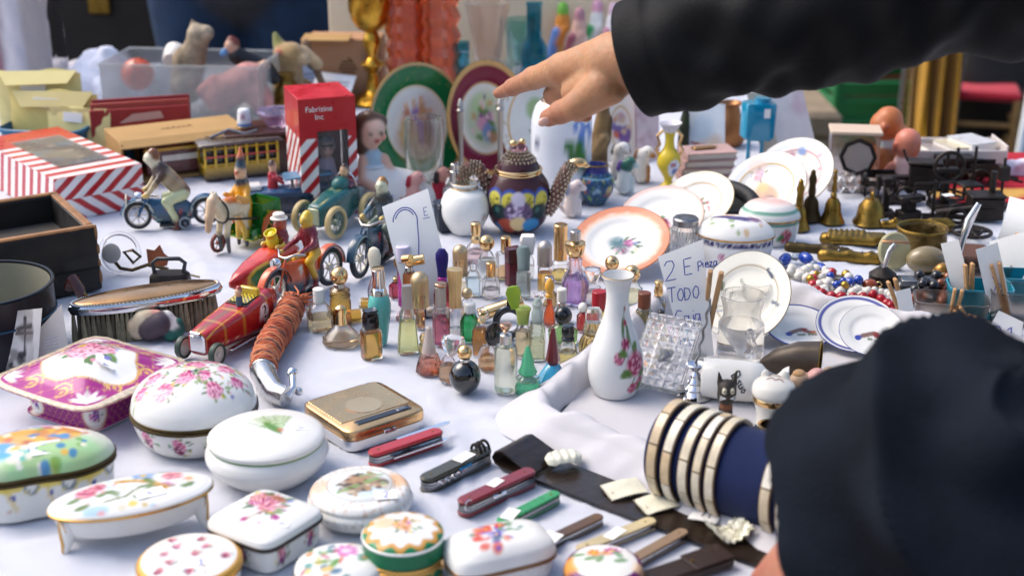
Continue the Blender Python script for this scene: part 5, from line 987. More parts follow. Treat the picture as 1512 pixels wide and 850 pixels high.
# ---- teal racing car
a, b=P(530, 322), P(462, 352);d=b-a;p=(a+b)/2;t=T('toy_car', 'teal tin racing car with cream disc wheels', 'toy car', loc=p, rz=math.atan2(d.y, d.x));L=d.length/t.k/2
def tcp(V):
 A=Art(V[:, 0], V[:, 2], '#1d5a58');A.mix(np.clip(1.1-np.abs(V[:, 0]-L*.55), 0, 1), '#c9b86a');A.mix(np.clip(1.1-np.abs(V[:, 0]+L*.1), 0, 1), '#c9b86a');A.mix(np.clip(1-np.abs(np.abs(V[:, 1])-8), 0, 1)*(V[:, 0]>-10)*(V[:, 2]>44), '#c9b86a');return A.c
q=MB();loft(q, dense([(-L-10, 6, 26, 44, 3), (-L*.7, 16, 16, 54, 3.5), (-L*.2, 20, 12, 58, 4), (L*.3, 19, 12, 54, 3.5), (L*.85, 15, 14, 46, 3.2), (L*.92, 13, 16, 44, 3)], 8), 40, tcp);t.part('body', q, TIN)
q=MB();loft(q, [(-L*.75, 15, 54, 62, 4), (-L*.3, 17, 56, 60, 4)], 20);t.part('cockpit', q, plastic('#6a4a58', .4));q=MB();q.ball(-L*.25, 0, 60, (14, 13, 12));t.part('cowl', q, paintm('#1f5f5c'));q=MB();q.box(L*.93, 0, 30, 3, 20, 24, 2);t.part('grille', q, paintm('#a9b08e'))
t.part('driver', blob([((-L*.45, 0, 56), 7, (-L*.45, 0, 68), 6, '#4a3a3a'), ((-L*.43, 0, 76), 6.5, (-L*.43, 0, 79), 6, '#c9a27a'), ((-L*.46, 0, 82), 6, (-L*.46, 0, 84), 5, '#3a2a22')], 30, .8, sm=.4), TIN, angle=180)
for s in(-1, 1):
 for x in(L*.7, -L*.75):wheel(t, x, s*30, 23, 8, '#b9a472', '#6a7a6a', 8)
for x in(L*.7, -L*.75):
 q=MB();q.tube([(x, -28, 23), (x, 28, 23)], 2, 8);t.part('axle', q, STEEL)
q=MB();q.torus(-L*.5, 0, 58, 18, 1.4, axis='X', n=18, k=6, a0=0, a1=PI);t.part('roll_hoop', q, SILVER)
# ---- horse cart with clown
a, b=P(396, 356), P(330, 372);d=b-a;p=(a+b)/2;t=T('toy_horse_cart', 'tin horse pulling green cart driven by a clown in yellow', 'toy cart', loc=p, rz=math.atan2(d.y, d.x)+.25);L=d.length/t.k/2
H_='#d9c7a0';D_='#3a3a3c';O_='#c9722c'
t.part('horse', blob([((L-34, 0, 62), 14, (L+4, 0, 60), 13, H_), ((L-14, 0, 70), 9, (L-4, 0, 70), 8, O_), ((L+4, 0, 66), 10, (L+22, 0, 76), 8, H_), ((L+22, 0, 80), 8, (L+30, 0, 60), 6.5, '#dcb892'), ((L+30, 0, 58), 6, (L+34, 0, 42), 4.6, '#caa27c'), ((L+18, 4, 86), 2.6, (L+18, 5, 94), 1, H_), ((L+18, -4, 86), 2.6, (L+18, -5, 94), 1, H_), ((L+10, 0, 80), 4, (L+18, 0, 88), 3.5, D_)]+[((x, s*8, 56), 6, (x+dx, s*8, 30), 4, H_)for x, dx in((L, 6), (L-30, -4))for s in(-1, 1)]+[((x+dx, s*8, 30), 4, (x+dx*.6, s*8, 5), 3, D_)for x, dx in((L, 6), (L-30, -4))for s in(-1, 1)]+[((L-46, 0, 64), 4, (L-52, 0, 36), 2, D_)], 56, 1.4, sm=.6), TIN, angle=180)
q=MB()
for s in(-1, 1):q.tube([(L+10, s*14, 54), (-L*.3, s*18, 42)], 1.6, 7)
q.torus(L+8, 0, 62, 16, 1.6, axis='X', n=20, k=6);t.part('harness', q, plastic('#2a2420'))
def cartp(V):
 A=Art(V[:, 0], V[:, 2], '#12702c');g2=random.Random(3)
 for i in range(8):A.daisy(-L*1.1+i*14+(V[:, 0]*0).sum(), g2.uniform(24, 60), 8, '#d9c92c', '#d9c92c', 5)
 A.mix((V[:, 2]<20)*((np.floor(V[:, 0]/5)+np.floor(V[:, 2]/4))%2<1)*1., '#d9c92c');return A.c
q=MB();X, Z=np.meshgrid(np.linspace(-L*1.35, L*.25, 50), np.linspace(14, 62, 30));ZZc=np.where(X>-L*.4, np.minimum(Z, 30+0*Z), Z)
for s in(-1, 1):q.grid(50, 30, X if s<0 else X[:, ::-1], X*0+s*24, ZZc if s<0 else ZZc[:, ::-1], c=cartp)
q.box(-L*.55, 0, 15, L*1.6, 48, 3, c=cartp);q.box(-L*1.35, 0, 38, 2.5, 48, 48, c=cartp);q.box(-L*.4, 0, 44, 2.5, 47, 34, c=cartp);t.part('cart', q, TIN)
for s in(-1, 1):wheel(t, -L*.8, s*30, 25, 5, '#b5541f', '#c9662c', 8)
wheel(t, L+4, -14, 14, 5, '#6a2a1c', '#8a3a24', 6)
Yc='#d99a1c';x0=-L*.02
t.part('clown', blob([((x0, 0, 34), 11, (x0, 0, 62), 12, Yc), ((x0, 0, 62), 12, (x0, 0, 92), 9, Yc), ((x0, 0, 94), 9.5, (x0+1, 0, 95), 9.5, '#1f3a4a'), ((x0+2, 0, 106), 8.5, (x0+2, 0, 110), 8.5, '#e2b48a'), ((x0+10, 0, 108), 2, (x0+11, 0, 108), 2, '#c9422c'), ((x0+1, 0, 116), 8, (x0, 0, 126), 6, '#1f3a4a'), ((x0, 0, 129), 5, (x0-1, 0, 142), 2.4, '#c9662c'), ((x0+9, 3.5, 111), 1.3, (x0+9.6, 3.5, 111), 1, '#181818'), ((x0+9, -3.5, 111), 1.3, (x0+9.6, -3.5, 111), 1, '#181818')]+[((x0, s*10, 86), 5, (x0+10, s*17, 72), 4.4, Yc)for s in(-1, 1)]+[((x0+10, s*17, 72), 4.4, (x0+24, s*12, 80), 3.6, '#d9a04a')for s in(-1, 1)]+[((x0+4, s*6, 40), 6.5, (x0+6, s*7, 16), 5.5, '#d9b03c')for s in(-1, 1)], 60, 1.3, sm=.6), TIN, angle=180)
# ---- navy tin launch with a red man
t=T('toy_boat', 'navy tin launch with a small man in red aboard', 'toy boat', 420, 318, RD(14))
q=MB();loft(q, dense([(-70, 16, 14, 40, 3), (-40, 24, 6, 42, 3.5), (30, 24, 4, 42, 3.5), (66, 12, 8, 46, 3), (86, 2, 24, 48, 2.4)], 4), 28, lambda V:Art(V[:, 0], V[:, 2], '#16263e').mix(np.clip((V[:, 2]-38)/2, 0, 1), '#33557a').c);t.part('hull', q, TIN)
q=MB();q.box(40, 0, 56, 70, 36, 3, 1, m=Matrix.Rotation(-.06, 4, 'Y'));t.part('awning', q, paintm('#4f7a98'));q=MB()
for x in(14, 66):
 for y in(-14, 14):q.tube([(x, y, 40), (x, y, 56)], 1.2, 6)
t.part('awning_post', q, STEEL)
t.part('sailor', blob([((-14, 0, 40), 8, (-14, 0, 60), 7, '#a81c2c'), ((-13, 0, 70), 5.5, (-13, 0, 73), 5.5, '#d9a88a'), ((-14, 0, 77), 5.5, (-14, 0, 78), 4, '#3a2420'), ((-12, 8, 58), 3, (0, 10, 50), 2.6, '#a81c2c'), ((-12, -8, 58), 3, (0, -10, 50), 2.6, '#a81c2c')], 34, 1, sm=.5), TIN, angle=180)
q=MB();q.box(-44, 0, 45, 26, 24, 8, 2);t.part('cushion', q, paintm('#d6d4cf'))
# ---- silver clothes brush
p, rz, L=seg(112, 505, 326, 470);p=(P(112, 505)+P(326, 470))/2
t=T('clothes_brush', 'long oval clothes brush with engraved silver back and grey bristles', 'brush', loc=p, rz=rz);a=L/2+4;bb=33
q=MB();q.polar([(.93, 40), (1, 42), (1.02, 47), (1, 52), (.955, 54.5)], ell(a, bb), 90);t.part('silver_band', q, CHROME)
q=MB();q.polar([(.95, 54), (.9, 57), (.6, 60), (0, 61.5)], ell(a, bb), 90, 4);l=t.part('back_plate', q, mat('silver_gilt', '#c99a6a', rough=.2, metal=1, var=.35, vs=14, bump=.2, bs=60))
q=MB()
for i in range(110):u_=i*2*PI/110;q.ball(a*.968*math.cos(u_), bb*.968*math.sin(u_), 54.6, (1.9, 1.9, 1.6), 6, 4)
t.part('beading', q, SILVER, l)['kind']='stuff'
writing(t, 'engraving', [[(-30+i*7, -3+3*math.sin(i*1.9)), (-26+i*7, 5+2*math.cos(i*2.3)), (-24+i*7, -3)]for i in range(10)], .8, BRONZE, Matrix.Translation((0, 2, 60.2)), l, .6)
BR=[mat('bristle%d'%i, c_, rough=.8, var=.3, vs=160, bump=.9, bs=700, aniso=(1, 1, .1))for i, c_ in enumerate(['#8f866a', '#a39878', '#776e56'])]
g2=random.Random(2);cnt=0
for j in range(-2, 3):
 y=j*bb*.4
 for i in range(30):
  x=-a*.96+a*1.92*(i+.5*(j%2))/30
  if(x/(a*.97))**2+(y/(bb*.93))**2>1:continue
  q=MB();dx, dy=g2.uniform(-1.5, 1.5), g2.uniform(-1, 1)+y*.06;q.polar([(4.4, 0), (4.8, 4), (4, 20), (2.2, 41)], n=7, m=Matrix(((1, 0, -dx/41, x+dx), (0, 1, -dy/41, y+dy), (0, 0, 1, 0), (0, 0, 0, 1))));t.part('bristle_tuft', q, BR[g2.randrange(3)])
# ---- small iron weight with loop handle
t=T('iron_weight', 'small rusty iron weight with looped handle behind the brush', 'weight', 252, 420)
q=MB();q.polar([(.9, 0), (1, 2), (.95, 14), (.8, 18)], sup(30, 18, 4), 28);t.part('block', q, IRON);q=MB();q.tube([(-22, 0, 16), (-24, 0, 32), (-16, 0, 38), (16, 0, 38), (24, 0, 32), (20, 0, 16)], 3, 9);t.part('handle', q, mat('grey_iron', '#45474a', rough=.5, metal=.7, var=.2))
# ---- painted wooden duck
t=T('wooden_duck', 'painted wooden duck lying on its side against the brush', 'figurine', 228, 502, .15)
t.part('body', blob([((-22, 6, 16), 15, (-14, 2, 30), 14, '#d3c2a4'), ((-4, 0, 20), 19, (10, 0, 24), 18, '#50434a'), ((-26, 2, 22), 12, (-6, 0, 36), 9, '#cbb596'), ((20, 4, 30), 11, (30, 0, 16), 11, '#e0dcd0'), ((32, -2, 12), 11, (24, -6, 8), 9, '#1d5e50'), ((36, 2, 22), 8, (38, 0, 14), 8, '#1d5e50'), ((2, 0, 40), 5, (8, 0, 40), 4, '#d99a88')], 50, 1.2, sm=.5), mat('painted_wood', attr=True, rough=.6, var=.15, vs=80));q=MB();q.ball(34, -9, 18, 2);t.part('eye', q, BLACK)
# ---- orange cord-wrapped pipe with silver end
t=T('wrapped_pipe', 'curved pipe bound in orange cord with silver elbow mouthpiece', 'pipe', 400, 560)
def lq(x, y, z):v=(P(x, y)-t.p)/t.k;return Vector((v.x, v.y, z))
pth=[lq(432, 478, 26), lq(424, 494, 25), lq(412, 512, 23), lq(400, 530, 21), lq(392, 548, 20), lq(390, 566, 20)]
q=MB();q.tube(pth, [15, 18, 20, 20, 19, 18], 20);t.part('core', q, fabric('#b8603c', bs=500))
for i in range(40):
 f=i/39*(len(pth)-1.001);j=int(f);c0=pth[j].lerp(pth[j+1], f-j);d=(pth[min(j+1, 5)]-pth[max(j-1, 0)]).normalized();u_=Vector((0, 0, 1)).cross(d).normalized();v_=d.cross(u_);r_=18.6+1.6*math.sin(f*.7+.4)
 q=MB();q.tube([c0+(u_*math.cos(w_)+v_*math.sin(w_))*(r_+.9*math.sin(w_*7+i*2))+d*(2*w_/PI-2+.8*math.sin(w_*5+i))for w_ in np.linspace(0, 2*PI, 34)[:-1]], 2.5, 6, closed=True);t.part('cord_turn', q, [fabric('#bf6540', bs=300), fabric('#a24c34', bs=300), fabric('#d08458', bs=300), fabric('#6f4436', bs=300)][rnd.choice((0, 0, 0, 1, 2, 2))if i%7 else 3])
q=MB()
g2=random.Random(6)
for i in range(60):
 a0=pth[0]+Vector((g2.uniform(-10, 10), g2.uniform(-8, 8), g2.uniform(-10, 10)));q.tube([a0, a0+Vector((g2.uniform(-10, 12), g2.uniform(8, 26), g2.uniform(0, 10))), a0+Vector((g2.uniform(-16, 30), g2.uniform(14, 44), g2.uniform(-12, 12)))], [1.8, 1.6, 1], 5)
t.part('tassel', q, fabric('#cf7448', bs=900))
e0=lq(390, 570, 20);q=MB();q.tube([e0, lq(396, 584, 20), lq(408, 598, 18), lq(424, 603, 16)], [18, 17, 15, 14], 20);q.torus(e0.x, e0.y, 20, 17, 3, axis='Y');t.part('ferrule', q, SILVER);q=MB();q.tube([lq(424, 603, 16), lq(434, 596, 22), lq(434, 586, 30)], [6, 5, 5], 12);q.ball(*lq(434, 584, 33), 8);q.ball(*lq(442, 592, 14), 6);t.part('valve', q, CHROME)
# ================================================================ LEFT SIDE AND BACK ROW
def plate(label, px, py, R, yaw, lean, art, rise=.12, rim=None, name='plate', cat='plate', base='#e0ded8', asp=1., z=0., stand=False, group=None, n=110):
 t=T(name, label, cat, px, py, z=z, group=group)
 M_=Matrix.Rotation(RD(yaw), 4, 'Z')@Matrix.Translation((0, 0, R*asp*math.cos(RD(lean))+1.5))@Matrix.Rotation(RD(90-lean), 4, 'X')
 def ac(V):
  A=Art(V[:, 0], V[:, 1]/asp, base);art(A);return A.c
 h=R*rise;q=MB();q.polar([(0, 0), (R*.5, 0), (R*.62, h*.15), (R*.72, h*.5), (R, h), (R*1.005, h*1.06), (R, h*1.12), (R*.72, h*.7), (R*.6, h*.32), (R*.5, h*.2), (0, h*.2)], ell(1, asp), n, 7, m=None, c=ac)
 q.v[0]=q.v[0]@np.array(M_)[:3, :3].T+np.array(M_)[:3, 3];po=t.part('dish', q, PORC)
 q=MB();q.polar([(R*.997, h*1.0), (R*1.014, h*1.05), (R*1.0, h*1.16)], ell(1, asp), n, m=M_, caps=False);t.part('rim', q, rim or GILT, po)
 if stand:
  s=MB();cy_, sy_=math.cos(RD(yaw)), math.sin(RD(yaw))
  for e in(-1, 1):s.tube([(e*R*.45, -14, 2), (e*R*.45, -16, 10), (e*R*.45, -6, 3), (e*R*.3, R*.5, 3), (e*R*.25, R*.35, R)], 1.6, 6, m=Matrix.Rotation(RD(yaw), 4, 'Z'))
  t.part('wire_stand', s, STEEL)
 return t
# ---- black wooden box
bp=P(152, 428);t=T('wooden_box', 'open black painted wooden box with worn tan edges', 'wooden box', loc=bp, rz=RD(212))
BLK=mat('worn_black', '#171412', rough=.55, var=.35, vs=30, bump=.4, bs=60, coat=.15);TAN=mat('worn_wood', '#9a6c42', rough=.6, var=.45, vs=50, bump=.3, bs=80)
Lx, Ly, Hh, th=300, 210, 92, 13
for(x, y, sx, sy)in((Lx/2, -th/2-0, Lx, th), (Lx/2, -Ly+th/2, Lx, th), (th/2, -Ly/2, th, Ly-2*th), (Lx-th/2, -Ly/2, th, Ly-2*th)):
 q=MB();q.box(x, y, Hh/2, sx, sy, Hh-2, 2.2);w_=t.part('side_panel', q, BLK);q=MB();q.box(x, y, Hh, sx-1, sy-1.5, 4.6, 1.8);t.part('worn_edge', q, TAN, w_)
q=MB();q.box(Lx/2, -Ly/2, 50, Lx-2*th, Ly-2*th, 3);t.part('inner_tray', q, mat('grey_felt', '#4a453f', rough=.9, var=.2));q=MB();q.box(Lx*.55, -Ly*.5, 54, 130, 90, 3, .8, rz=.3);t.part('tan_card', q, mat('tan_card', '#a68258', rough=.7, var=.1))
q=MB();q.box(Lx/2, -1.2+1.6, 34, Lx*.98, 1.6, 2.2);t.part('lid_seam', q, mat('seam', '#050505', rough=.8));q=MB();
for(x, z, s)in((2, 20, 10), (1, 60, 8), (3, 84, 12), (2, 40, 6)):q.ball(x*.4, -1, z, (2.6, 2.6, s), 8, 6)
t.part('chipped_corner', q, TAN)
# ---- round tin with photographs leaning
t=T('round_tin', 'large open dark metal tin with pale worn inside', 'tin', -14, 520)
q=MB();q.polar([(98, 0), (100, 2), (100, 98), (102, 100), (101, 102), (97, 102), (96, 98), (96, 4), (0, 3)], n=72);t.part('wall', q, mat('tin_black', '#1b2026', rough=.3, metal=.5, var=.2, vs=20));q=MB();q.polar([(95.5, 99), (95, 6), (0, 5)], n=72, caps=False);q.f=[tuple(reversed(f))for f in q.f];t.part('lining', q, mat('tin_inside', '#a7a28c', rough=.45, metal=.4, var=.2, vs=12));q=MB();q.torus(0, 0, 60, 100.5, 1.6, n=72);t.part('bead', q, mat('tin_blue', '#2a4a5e', rough=.3, metal=.5))
def flat_card(name, label, cat, px, py, pts, lean, yaw, mt, art=None, z=0., thick=.8, curl=0.):
 t=T(name, label, cat, px, py, RD(yaw), z=z);p_=np.array(pts, float);x0, x1, z0, z1=p_[:, 0].min(), p_[:, 0].max(), p_[:, 1].min(), p_[:, 1].max()
 q=MB();M_=Matrix.Rotation(RD(-lean), 4, 'X');nx, nz=36, 36
 P4=p_;U_, V_=np.meshgrid(np.linspace(0, 1, nx), np.linspace(0, 1, nz))
 X=(1-U_)*(1-V_)*P4[0, 0]+U_*(1-V_)*P4[1, 0]+U_*V_*P4[2, 0]+(1-U_)*V_*P4[3, 0];Z=(1-U_)*(1-V_)*P4[0, 1]+U_*(1-V_)*P4[1, 1]+U_*V_*P4[2, 1]+(1-U_)*V_*P4[3, 1]
 Y=curl*((V_-.5)**2)*4+.4*np.sin(U_*5);ac=None
 if art:ac=lambda V:(lambda A:(art(A), A.c)[1])(Art(V[:, 0], V[:, 2], '#e6e2d8'))
 def put(flipx, dy):
  X_, Y_, Z_=(X, Y, Z)if not flipx else(X[:, ::-1], Y[:, ::-1]+dy, Z[:, ::-1])
  q2=MB();q2.grid(nx, nz, X_, Y_, Z_, c=ac);v=q2.v[0]@np.array(M_)[:3, :3].T;q.add(v, q2.f, q2.c[0]if ac else None)
 put(False, 0);put(True, thick);t.part('sheet', q, mt);t.M=M_;t.bil=lambda u, v:(1-u)*(1-v)*P4[0]+u*(1-v)*P4[1]+u*v*P4[2]+(1-u)*v*P4[3];return t
def ship(A):
 A.mix(np.ones(len(A.u)), '#b8b0a6');A.disc(-2, 52, 34, '#ded8d0', .9, .6);A.disc(20, 62, 14, '#8a807a', .8, .5);A.line([(18, 84), (16, 30)], 1.6, '#3a3634');A.line([(6, 66), (38, 74)], 3, '#5a524e');A.line([(4, 60), (34, 62)], 2, '#6a605a');A.mix(np.clip((14-A.v)/4, 0, 1)*.7, '#5a5450');A.speck(26, 26, ['#2c2a2a', '#8a857f', '#4a4644'], 4, 5, 0, 8);A.mix(np.clip((np.abs(A.u)-29)/1, 0, 1), '#e2dcd2')
t=flat_card('photograph', 'old black and white ship photograph propped against the round tin', 'photograph', 22, 556, [(-40, 0), (34, 6), (44, 96), (-40, 86)], 14, -4, MATTE, ship);q=MB();q.box(0, 3, 4, 60, 2, 4);t.part('backing', q, PAPER)
t=flat_card('paper_scrap', 'torn cream paper note leaning beside the ship photograph', 'paper', 76, 548, [(-18, 0), (28, 14), (22, 92), (-36, 38)], 12, 8, mat('cream_paper', '#ddd8cc', rough=.85, var=.08));writing(t, 'faint_writing', [[(-8+i*2, 34+i*5), (16, 38+i*5)]for i in range(4)], .5, mat('pale_ink', '#a8a8b0', rough=.7), Matrix.Rotation(RD(90), 4, 'X')@Matrix.Translation((0, 0, 0)), None, 7.5)
# ---- glass ring with brass fittings, strap
t=T('glass_lens', 'clear glass lens ring with brass fittings and rusty tin cut out', 'lens', 190, 402)
q=MB();q.torus(-8, 0, 28, 28, 3.2, axis='Y', n=40, k=10, m=Matrix.Rotation(.5, 4, 'Z')@Matrix.Rotation(-.35, 4, 'X'));t.part('glass_ring', q, CLEAR);q=MB();q.polar([(3, -6), (12, 0), (14, 3), (8, 5), (0, 3)], n=24, m=Matrix.Translation((-20, -6, 30))@Matrix.Rotation(1.3, 4, 'X'));t.part('lamp_cup', q, plastic('#b9b4ad', .2))
q=MB();q.tube([(-22, 0, 20), (-10, -6, 8), (8, -8, 6), (30, -2, 12), (60, -4, 6)], 2.6, 8);q.tube([(-4, 0, 30), (10, -4, 34), (20, -2, 24), (8, 0, 14)], 2.4, 8, closed=True);t.part('brass_frame', q, BRONZE)
q=MB();q.poly([(0, 0), (26, 2), (30, 14), (22, 20), (16, 32), (8, 24), (-4, 26), (-2, 10)], 0, 2.5, .5, m=Matrix.Translation((30, 4, 6))@Matrix.Rotation(1.2, 4, 'X'));t.part('rusty_cutout', q, mat('rust', '#8a4a2c', rough=.8, var=.3, vs=60));q=MB();q.tube([(40, 0, 3), (60, -10, 2), (90, -14, 2), (110, -26, 2)], 1.6, 6);t.part('cord', q, fabric('#8a7a5c'))
t=T('leather_sling', 'glossy brown leather strap bundle between the tin and the brush', 'strap', 122, 450)
q=MB();q.tube([(-20, 10, 22), (-10, 0, 38), (0, -6, 24), (8, -10, 8), (40, -6, 5), (80, 10, 4)], [9, 10, 10, 7, 4, 3], 10, flat=.7);t.part('strap', q, mat('brown_leather', '#4a2114', rough=.25, coat=.4, var=.25));q=MB();q.torus(6, -10, 12, 8, 1.6, axis='Y');t.part('buckle', q, BRASS)
# ---- red striped box lying down
def stripe(V, u, v, w_=16, base='#e9e6e2', c_='#b5121f', sl=1.):
 A=Art(u, v, base);s=(u+v*sl+3000)%(2*w_);A.mix(np.clip((w_-s)/.8, 0, 1)*np.clip(s/.8, 0, 1), c_);return A
def panel(q, O, U, V, nu, nv, fn, hole=None):
 O, U, V=Vector(O), Vector(U), Vector(V);lu, lv=U.length, V.length;a, b=np.meshgrid(np.linspace(0, 1, nu), np.linspace(0, 1, nv))
 X=O.x+U.x*a+V.x*b;Y=O.y+U.y*a+V.y*b;Z=O.z+U.z*a+V.z*b;cc=fn((a*lu).ravel(), (b*lv).ravel()).c
 F=[(j*nu+i, j*nu+i+1, (j+1)*nu+i+1, (j+1)*nu+i)for j in range(nv-1)for i in range(nu-1)]
 q.add(np.column_stack([X.ravel(), Y.ravel(), Z.ravel()]), F, cc)
CARDB=mat('glossy_card', attr=True, rough=.3, coat=.3, var=.05)
RDX='#b3101e'
t=T('toy_box', 'red and white striped toy box lying flat with long cellophane window', 'toy box', 152, 316, RD(-50))
BW, BL, BH=68, 300, 62
def dg(u, v):return stripe(None, u, v, 15)
q=MB();panel(q, (0, -BW, 0), (0, 2*BW, 0), (0, 0, BH), 90, 50, lambda u, v:stripe(None, u, np.where(v>30, -v, v), 15, sl=1.3));t.part('end_flap', q, CARDB)
q=MB();panel(q, (-BL, -BW, 0), (BL, 0, 0), (0, 0, BH), 180, 40, lambda u, v:stripe(None, u, v, 14, sl=-.35));s_=t.part('side', q, CARDB)
q=MB();panel(q, (0, BW, 0), (-BL, 0, 0), (0, 0, BH), 160, 30, dg);t.part('side', q, CARDB);q=MB();panel(q, (-BL, BW, 0), (0, -2*BW, 0), (0, 0, BH), 40, 30, dg);t.part('end_flap', q, CARDB)
def toptex(u, v):
 A=stripe(None, u, v*0, 16, '#e9e2da', '#c4301c', 0.);A.mix((u<90)*1., '#c4381e');
 for i in range(14):A.disc(18+(i%2)*14, 20+i*8, 4, '#e9dccb', .9, .5, 1.5);
 w_=(u>60)*(u<245)*(v>34)*(v<112);A.mix(w_*1., '#6a5038');A.mix(w_*np.clip(vnoise(u, v, .05, 4)*1.4, 0, .9), '#3a5a7c');A.mix(w_*np.clip(vnoise(u, v, .09, 8)*1.6-.5, 0, .9), '#c9b08a');return A
q=MB();panel(q, (-BL, -BW, BH), (BL, 0, 0), (0, 2*BW, 0), 200, 90, toptex);t.part('top', q, CARDB);q=MB();q.box(-150, 4, BH+1, 186, 80, .8);t.part('window', q, mat('cellophane', '#f0f0ee', rough=.05, trans=.95, ior=1.1));q=MB();q.box(-BL/2, 0, 1, BL-2, 2*BW-2, 1.5);t.part('bottom', q, paintm('#8a1018'))
# ---- upright red box with doll inside
t=T('toy_box', 'upright red and white striped toy box with doll behind its window', 'toy box', 490, 318, RD(20));W_, D_, Hb=42, 100, 168
rb=t
def frontf(u, v):
 A=stripe(None, u, v, 13, sl=-1.);A.mix((v>113)*1., RDX);return A
def shift(fn, du, dv):return lambda u, v:fn(u+du, v+dv)
for nm, (x0, x1, z0, z1)in(('front_strip', (-W_, -W_+26, 0, Hb)), ('front_strip', (W_-13, W_, 0, Hb)), ('front_header', (-W_+26, W_-13, 122, Hb)), ('front_sill', (-W_+26, W_-13, 0, 10))):
 q=MB();panel(q, (x0, 0, z0), (x1-x0, 0, 0), (0, 0, z1-z0), max(4, int(x1-x0)), max(6, int(z1-z0)//2), shift(frontf, x0+W_, z0));t.part(nm, q, CARDB)
q=MB();panel(q, (-W_, D_, 0), (0, -D_, 0), (0, 0, Hb), 70, 80, shift(frontf, -D_+2, 0));t.part('side', q, CARDB);q=MB();panel(q, (W_, 0, 0), (0, D_, 0), (0, 0, Hb), 40, 60, frontf);t.part('side', q, CARDB)
q=MB();q.box(0, D_/2, Hb, 2*W_-.5, D_-.5, 1.5, .5);t.part('top', q, paintm('#c41a26'));q=MB();q.box(0, D_-1, Hb/2, 2*W_-2, 1.5, Hb-2);t.part('back', q, paintm('#7a0f1c'));q=MB();q.box(6, 60, 62, 50, 1.2, 118);t.part('insert', q, paintm('#7c1022'));q=MB();q.box(6, 2, 66, 46, .6, 112);t.part('window', q, mat('cellophane', '#f0f0ee'))
def text_mesh(s, size):
 cu=bpy.data.curves.new('txt', 'FONT');cu.body=s;cu.size=size;cu.align_x='CENTER';cu.extrude=.2;o=bpy.data.objects.new('txt', cu);col.objects.link(o);bpy.context.view_layer.update()
 me=bpy.data.meshes.new_from_object(o.evaluated_get(bpy.context.evaluated_depsgraph_get()));v=np.empty(len(me.vertices)*3);me.vertices.foreach_get('co', v);f=[tuple(p_.vertices)for p_ in me.polygons];bpy.data.objects.remove(o);bpy.data.curves.remove(cu);bpy.data.meshes.remove(me);return v.reshape(-1, 3), f
for s, z in(('Fabrizine', 150), ('Inc', 139)):
 v, f=text_mesh(s, 11);q=MB();q.add(v, f, m=Matrix.Translation((-12, -.5, z))@Matrix.Rotation(PI/2, 4, 'X'));t.part('lettering', q, mat('white_print', '#ece6e0', rough=.5))
def doll(name, label, px, py, caps, n=60, k=1.4, rz=0., z=0., sm=.8, loc=None, kk=None, extra=None, m=None, cat='doll'):
 t=T(name, label, cat, px, py, RD(rz), z=z, loc=loc, k=kk);t.part('figure', blob(caps, n, k, sm=sm), m or SKINP, angle=180)
 for e in(extra or()):
  q=MB();e[2](q);t.part(e[0], q, e[1])
 return t
SK='#e0b59c'
doll('doll', 'small boxed doll in blue helmet and lilac robe', 0, 0, [((0, 0, 6), 12, (0, 0, 60), 9, '#cdbbd6'), ((0, 0, 60), 9, (0, 0, 78), 7, '#cdbbd6'), ((0, -2, 92), 11, (0, -2, 96), 11, '#d9b0a4'), ((0, 1, 101), 11.5, (0, 1, 106), 9.5, '#3f5468'), ((-9, 2, 96), 6, (-9, 2, 104), 5, '#b9a4cc'), ((9, 2, 96), 6, (9, 2, 104), 5, '#b9a4cc'), ((-8, 0, 76), 4, (-14, -4, 48), 3, '#cdbbd6'), ((8, 0, 76), 4, (14, -4, 48), 3, '#cdbbd6'), ((-4, -12, 97), 1.4, (-4, -12.4, 97), 1.2, '#2c2420'), ((4, -12, 97), 1.4, (4, -12.4, 97), 1.2, '#2c2420')], loc=tuple(rb.p+Vector((math.cos(RD(20))*2-math.sin(RD(20))*30, math.sin(RD(20))*2+math.cos(RD(20))*30, 0))*rb.k), kk=rb.k, rz=20, extra=(('peak', plastic('#2a3038'), lambda q:q.box(0, -11, 101, 18, 8, 2, .6)), ))
# ---- seated doll in blue dress
doll('doll', 'seated brown haired doll in blue bodice and white floral skirt', 562, 300, [((-8, 6, 20), 18, (-8, 4, 56), 13, '#a8c6d6'), ((0, -6, 16), 20, (52, -16, 8), 18, '#e4e2dc'), ((-10, 0, 34), 17, (30, -10, 20), 22, '#e6e4de'), ((-8, 4, 64), 6, (-8, 4, 72), 6, SK), ((-8, 0, 84), 14, (-7, -1, 92), 15, '#e3bba4'), ((-14, 7, 84), 14, (-12, 6, 98), 15, '#4f3626'), ((-20, 4, 70), 9, (-18, 4, 96), 12, '#4a3222'), ((3, 3, 100), 9, (-10, 0, 106), 9, '#5a3f2c'), ((-20, -2, 56), 6, (-24, -10, 34), 5, SK), ((-24, -10, 34), 5, (-6, -24, 24), 4, SK), ((6, -2, 56), 6, (14, -14, 34), 5, SK), ((52, -18, 8), 10, (78, -22, 6), 7, '#d9c9c2'), ((0, -14.5, 90), 1.6, (.4, -15, 90), 1.2, '#2c2420'), ((-12, -14, 90), 1.6, (-12, -14.5, 90), 1.2, '#2c2420'), ((-5, -15, 81), 2, (-4, -15, 81), 1.6, '#b04a4a'), ((4, -12, 85), 3.4, (4, -12, 84), 3, '#dd9a88')], 74, 1.6, rz=18, kk=1.22*dep(P(562, 300))/FPX, extra=(('sash', fabric('#d9e4ea'), lambda q:q.torus(-8, 4, 48, 16, 3, n=24)), ('sprig', fabric('#7a8fc0'), lambda q:[q.ball(-10+i*9, -24-(i%3)*2, 26-(i%4)*5, 1.6, 6, 4)for i in range(9)])))
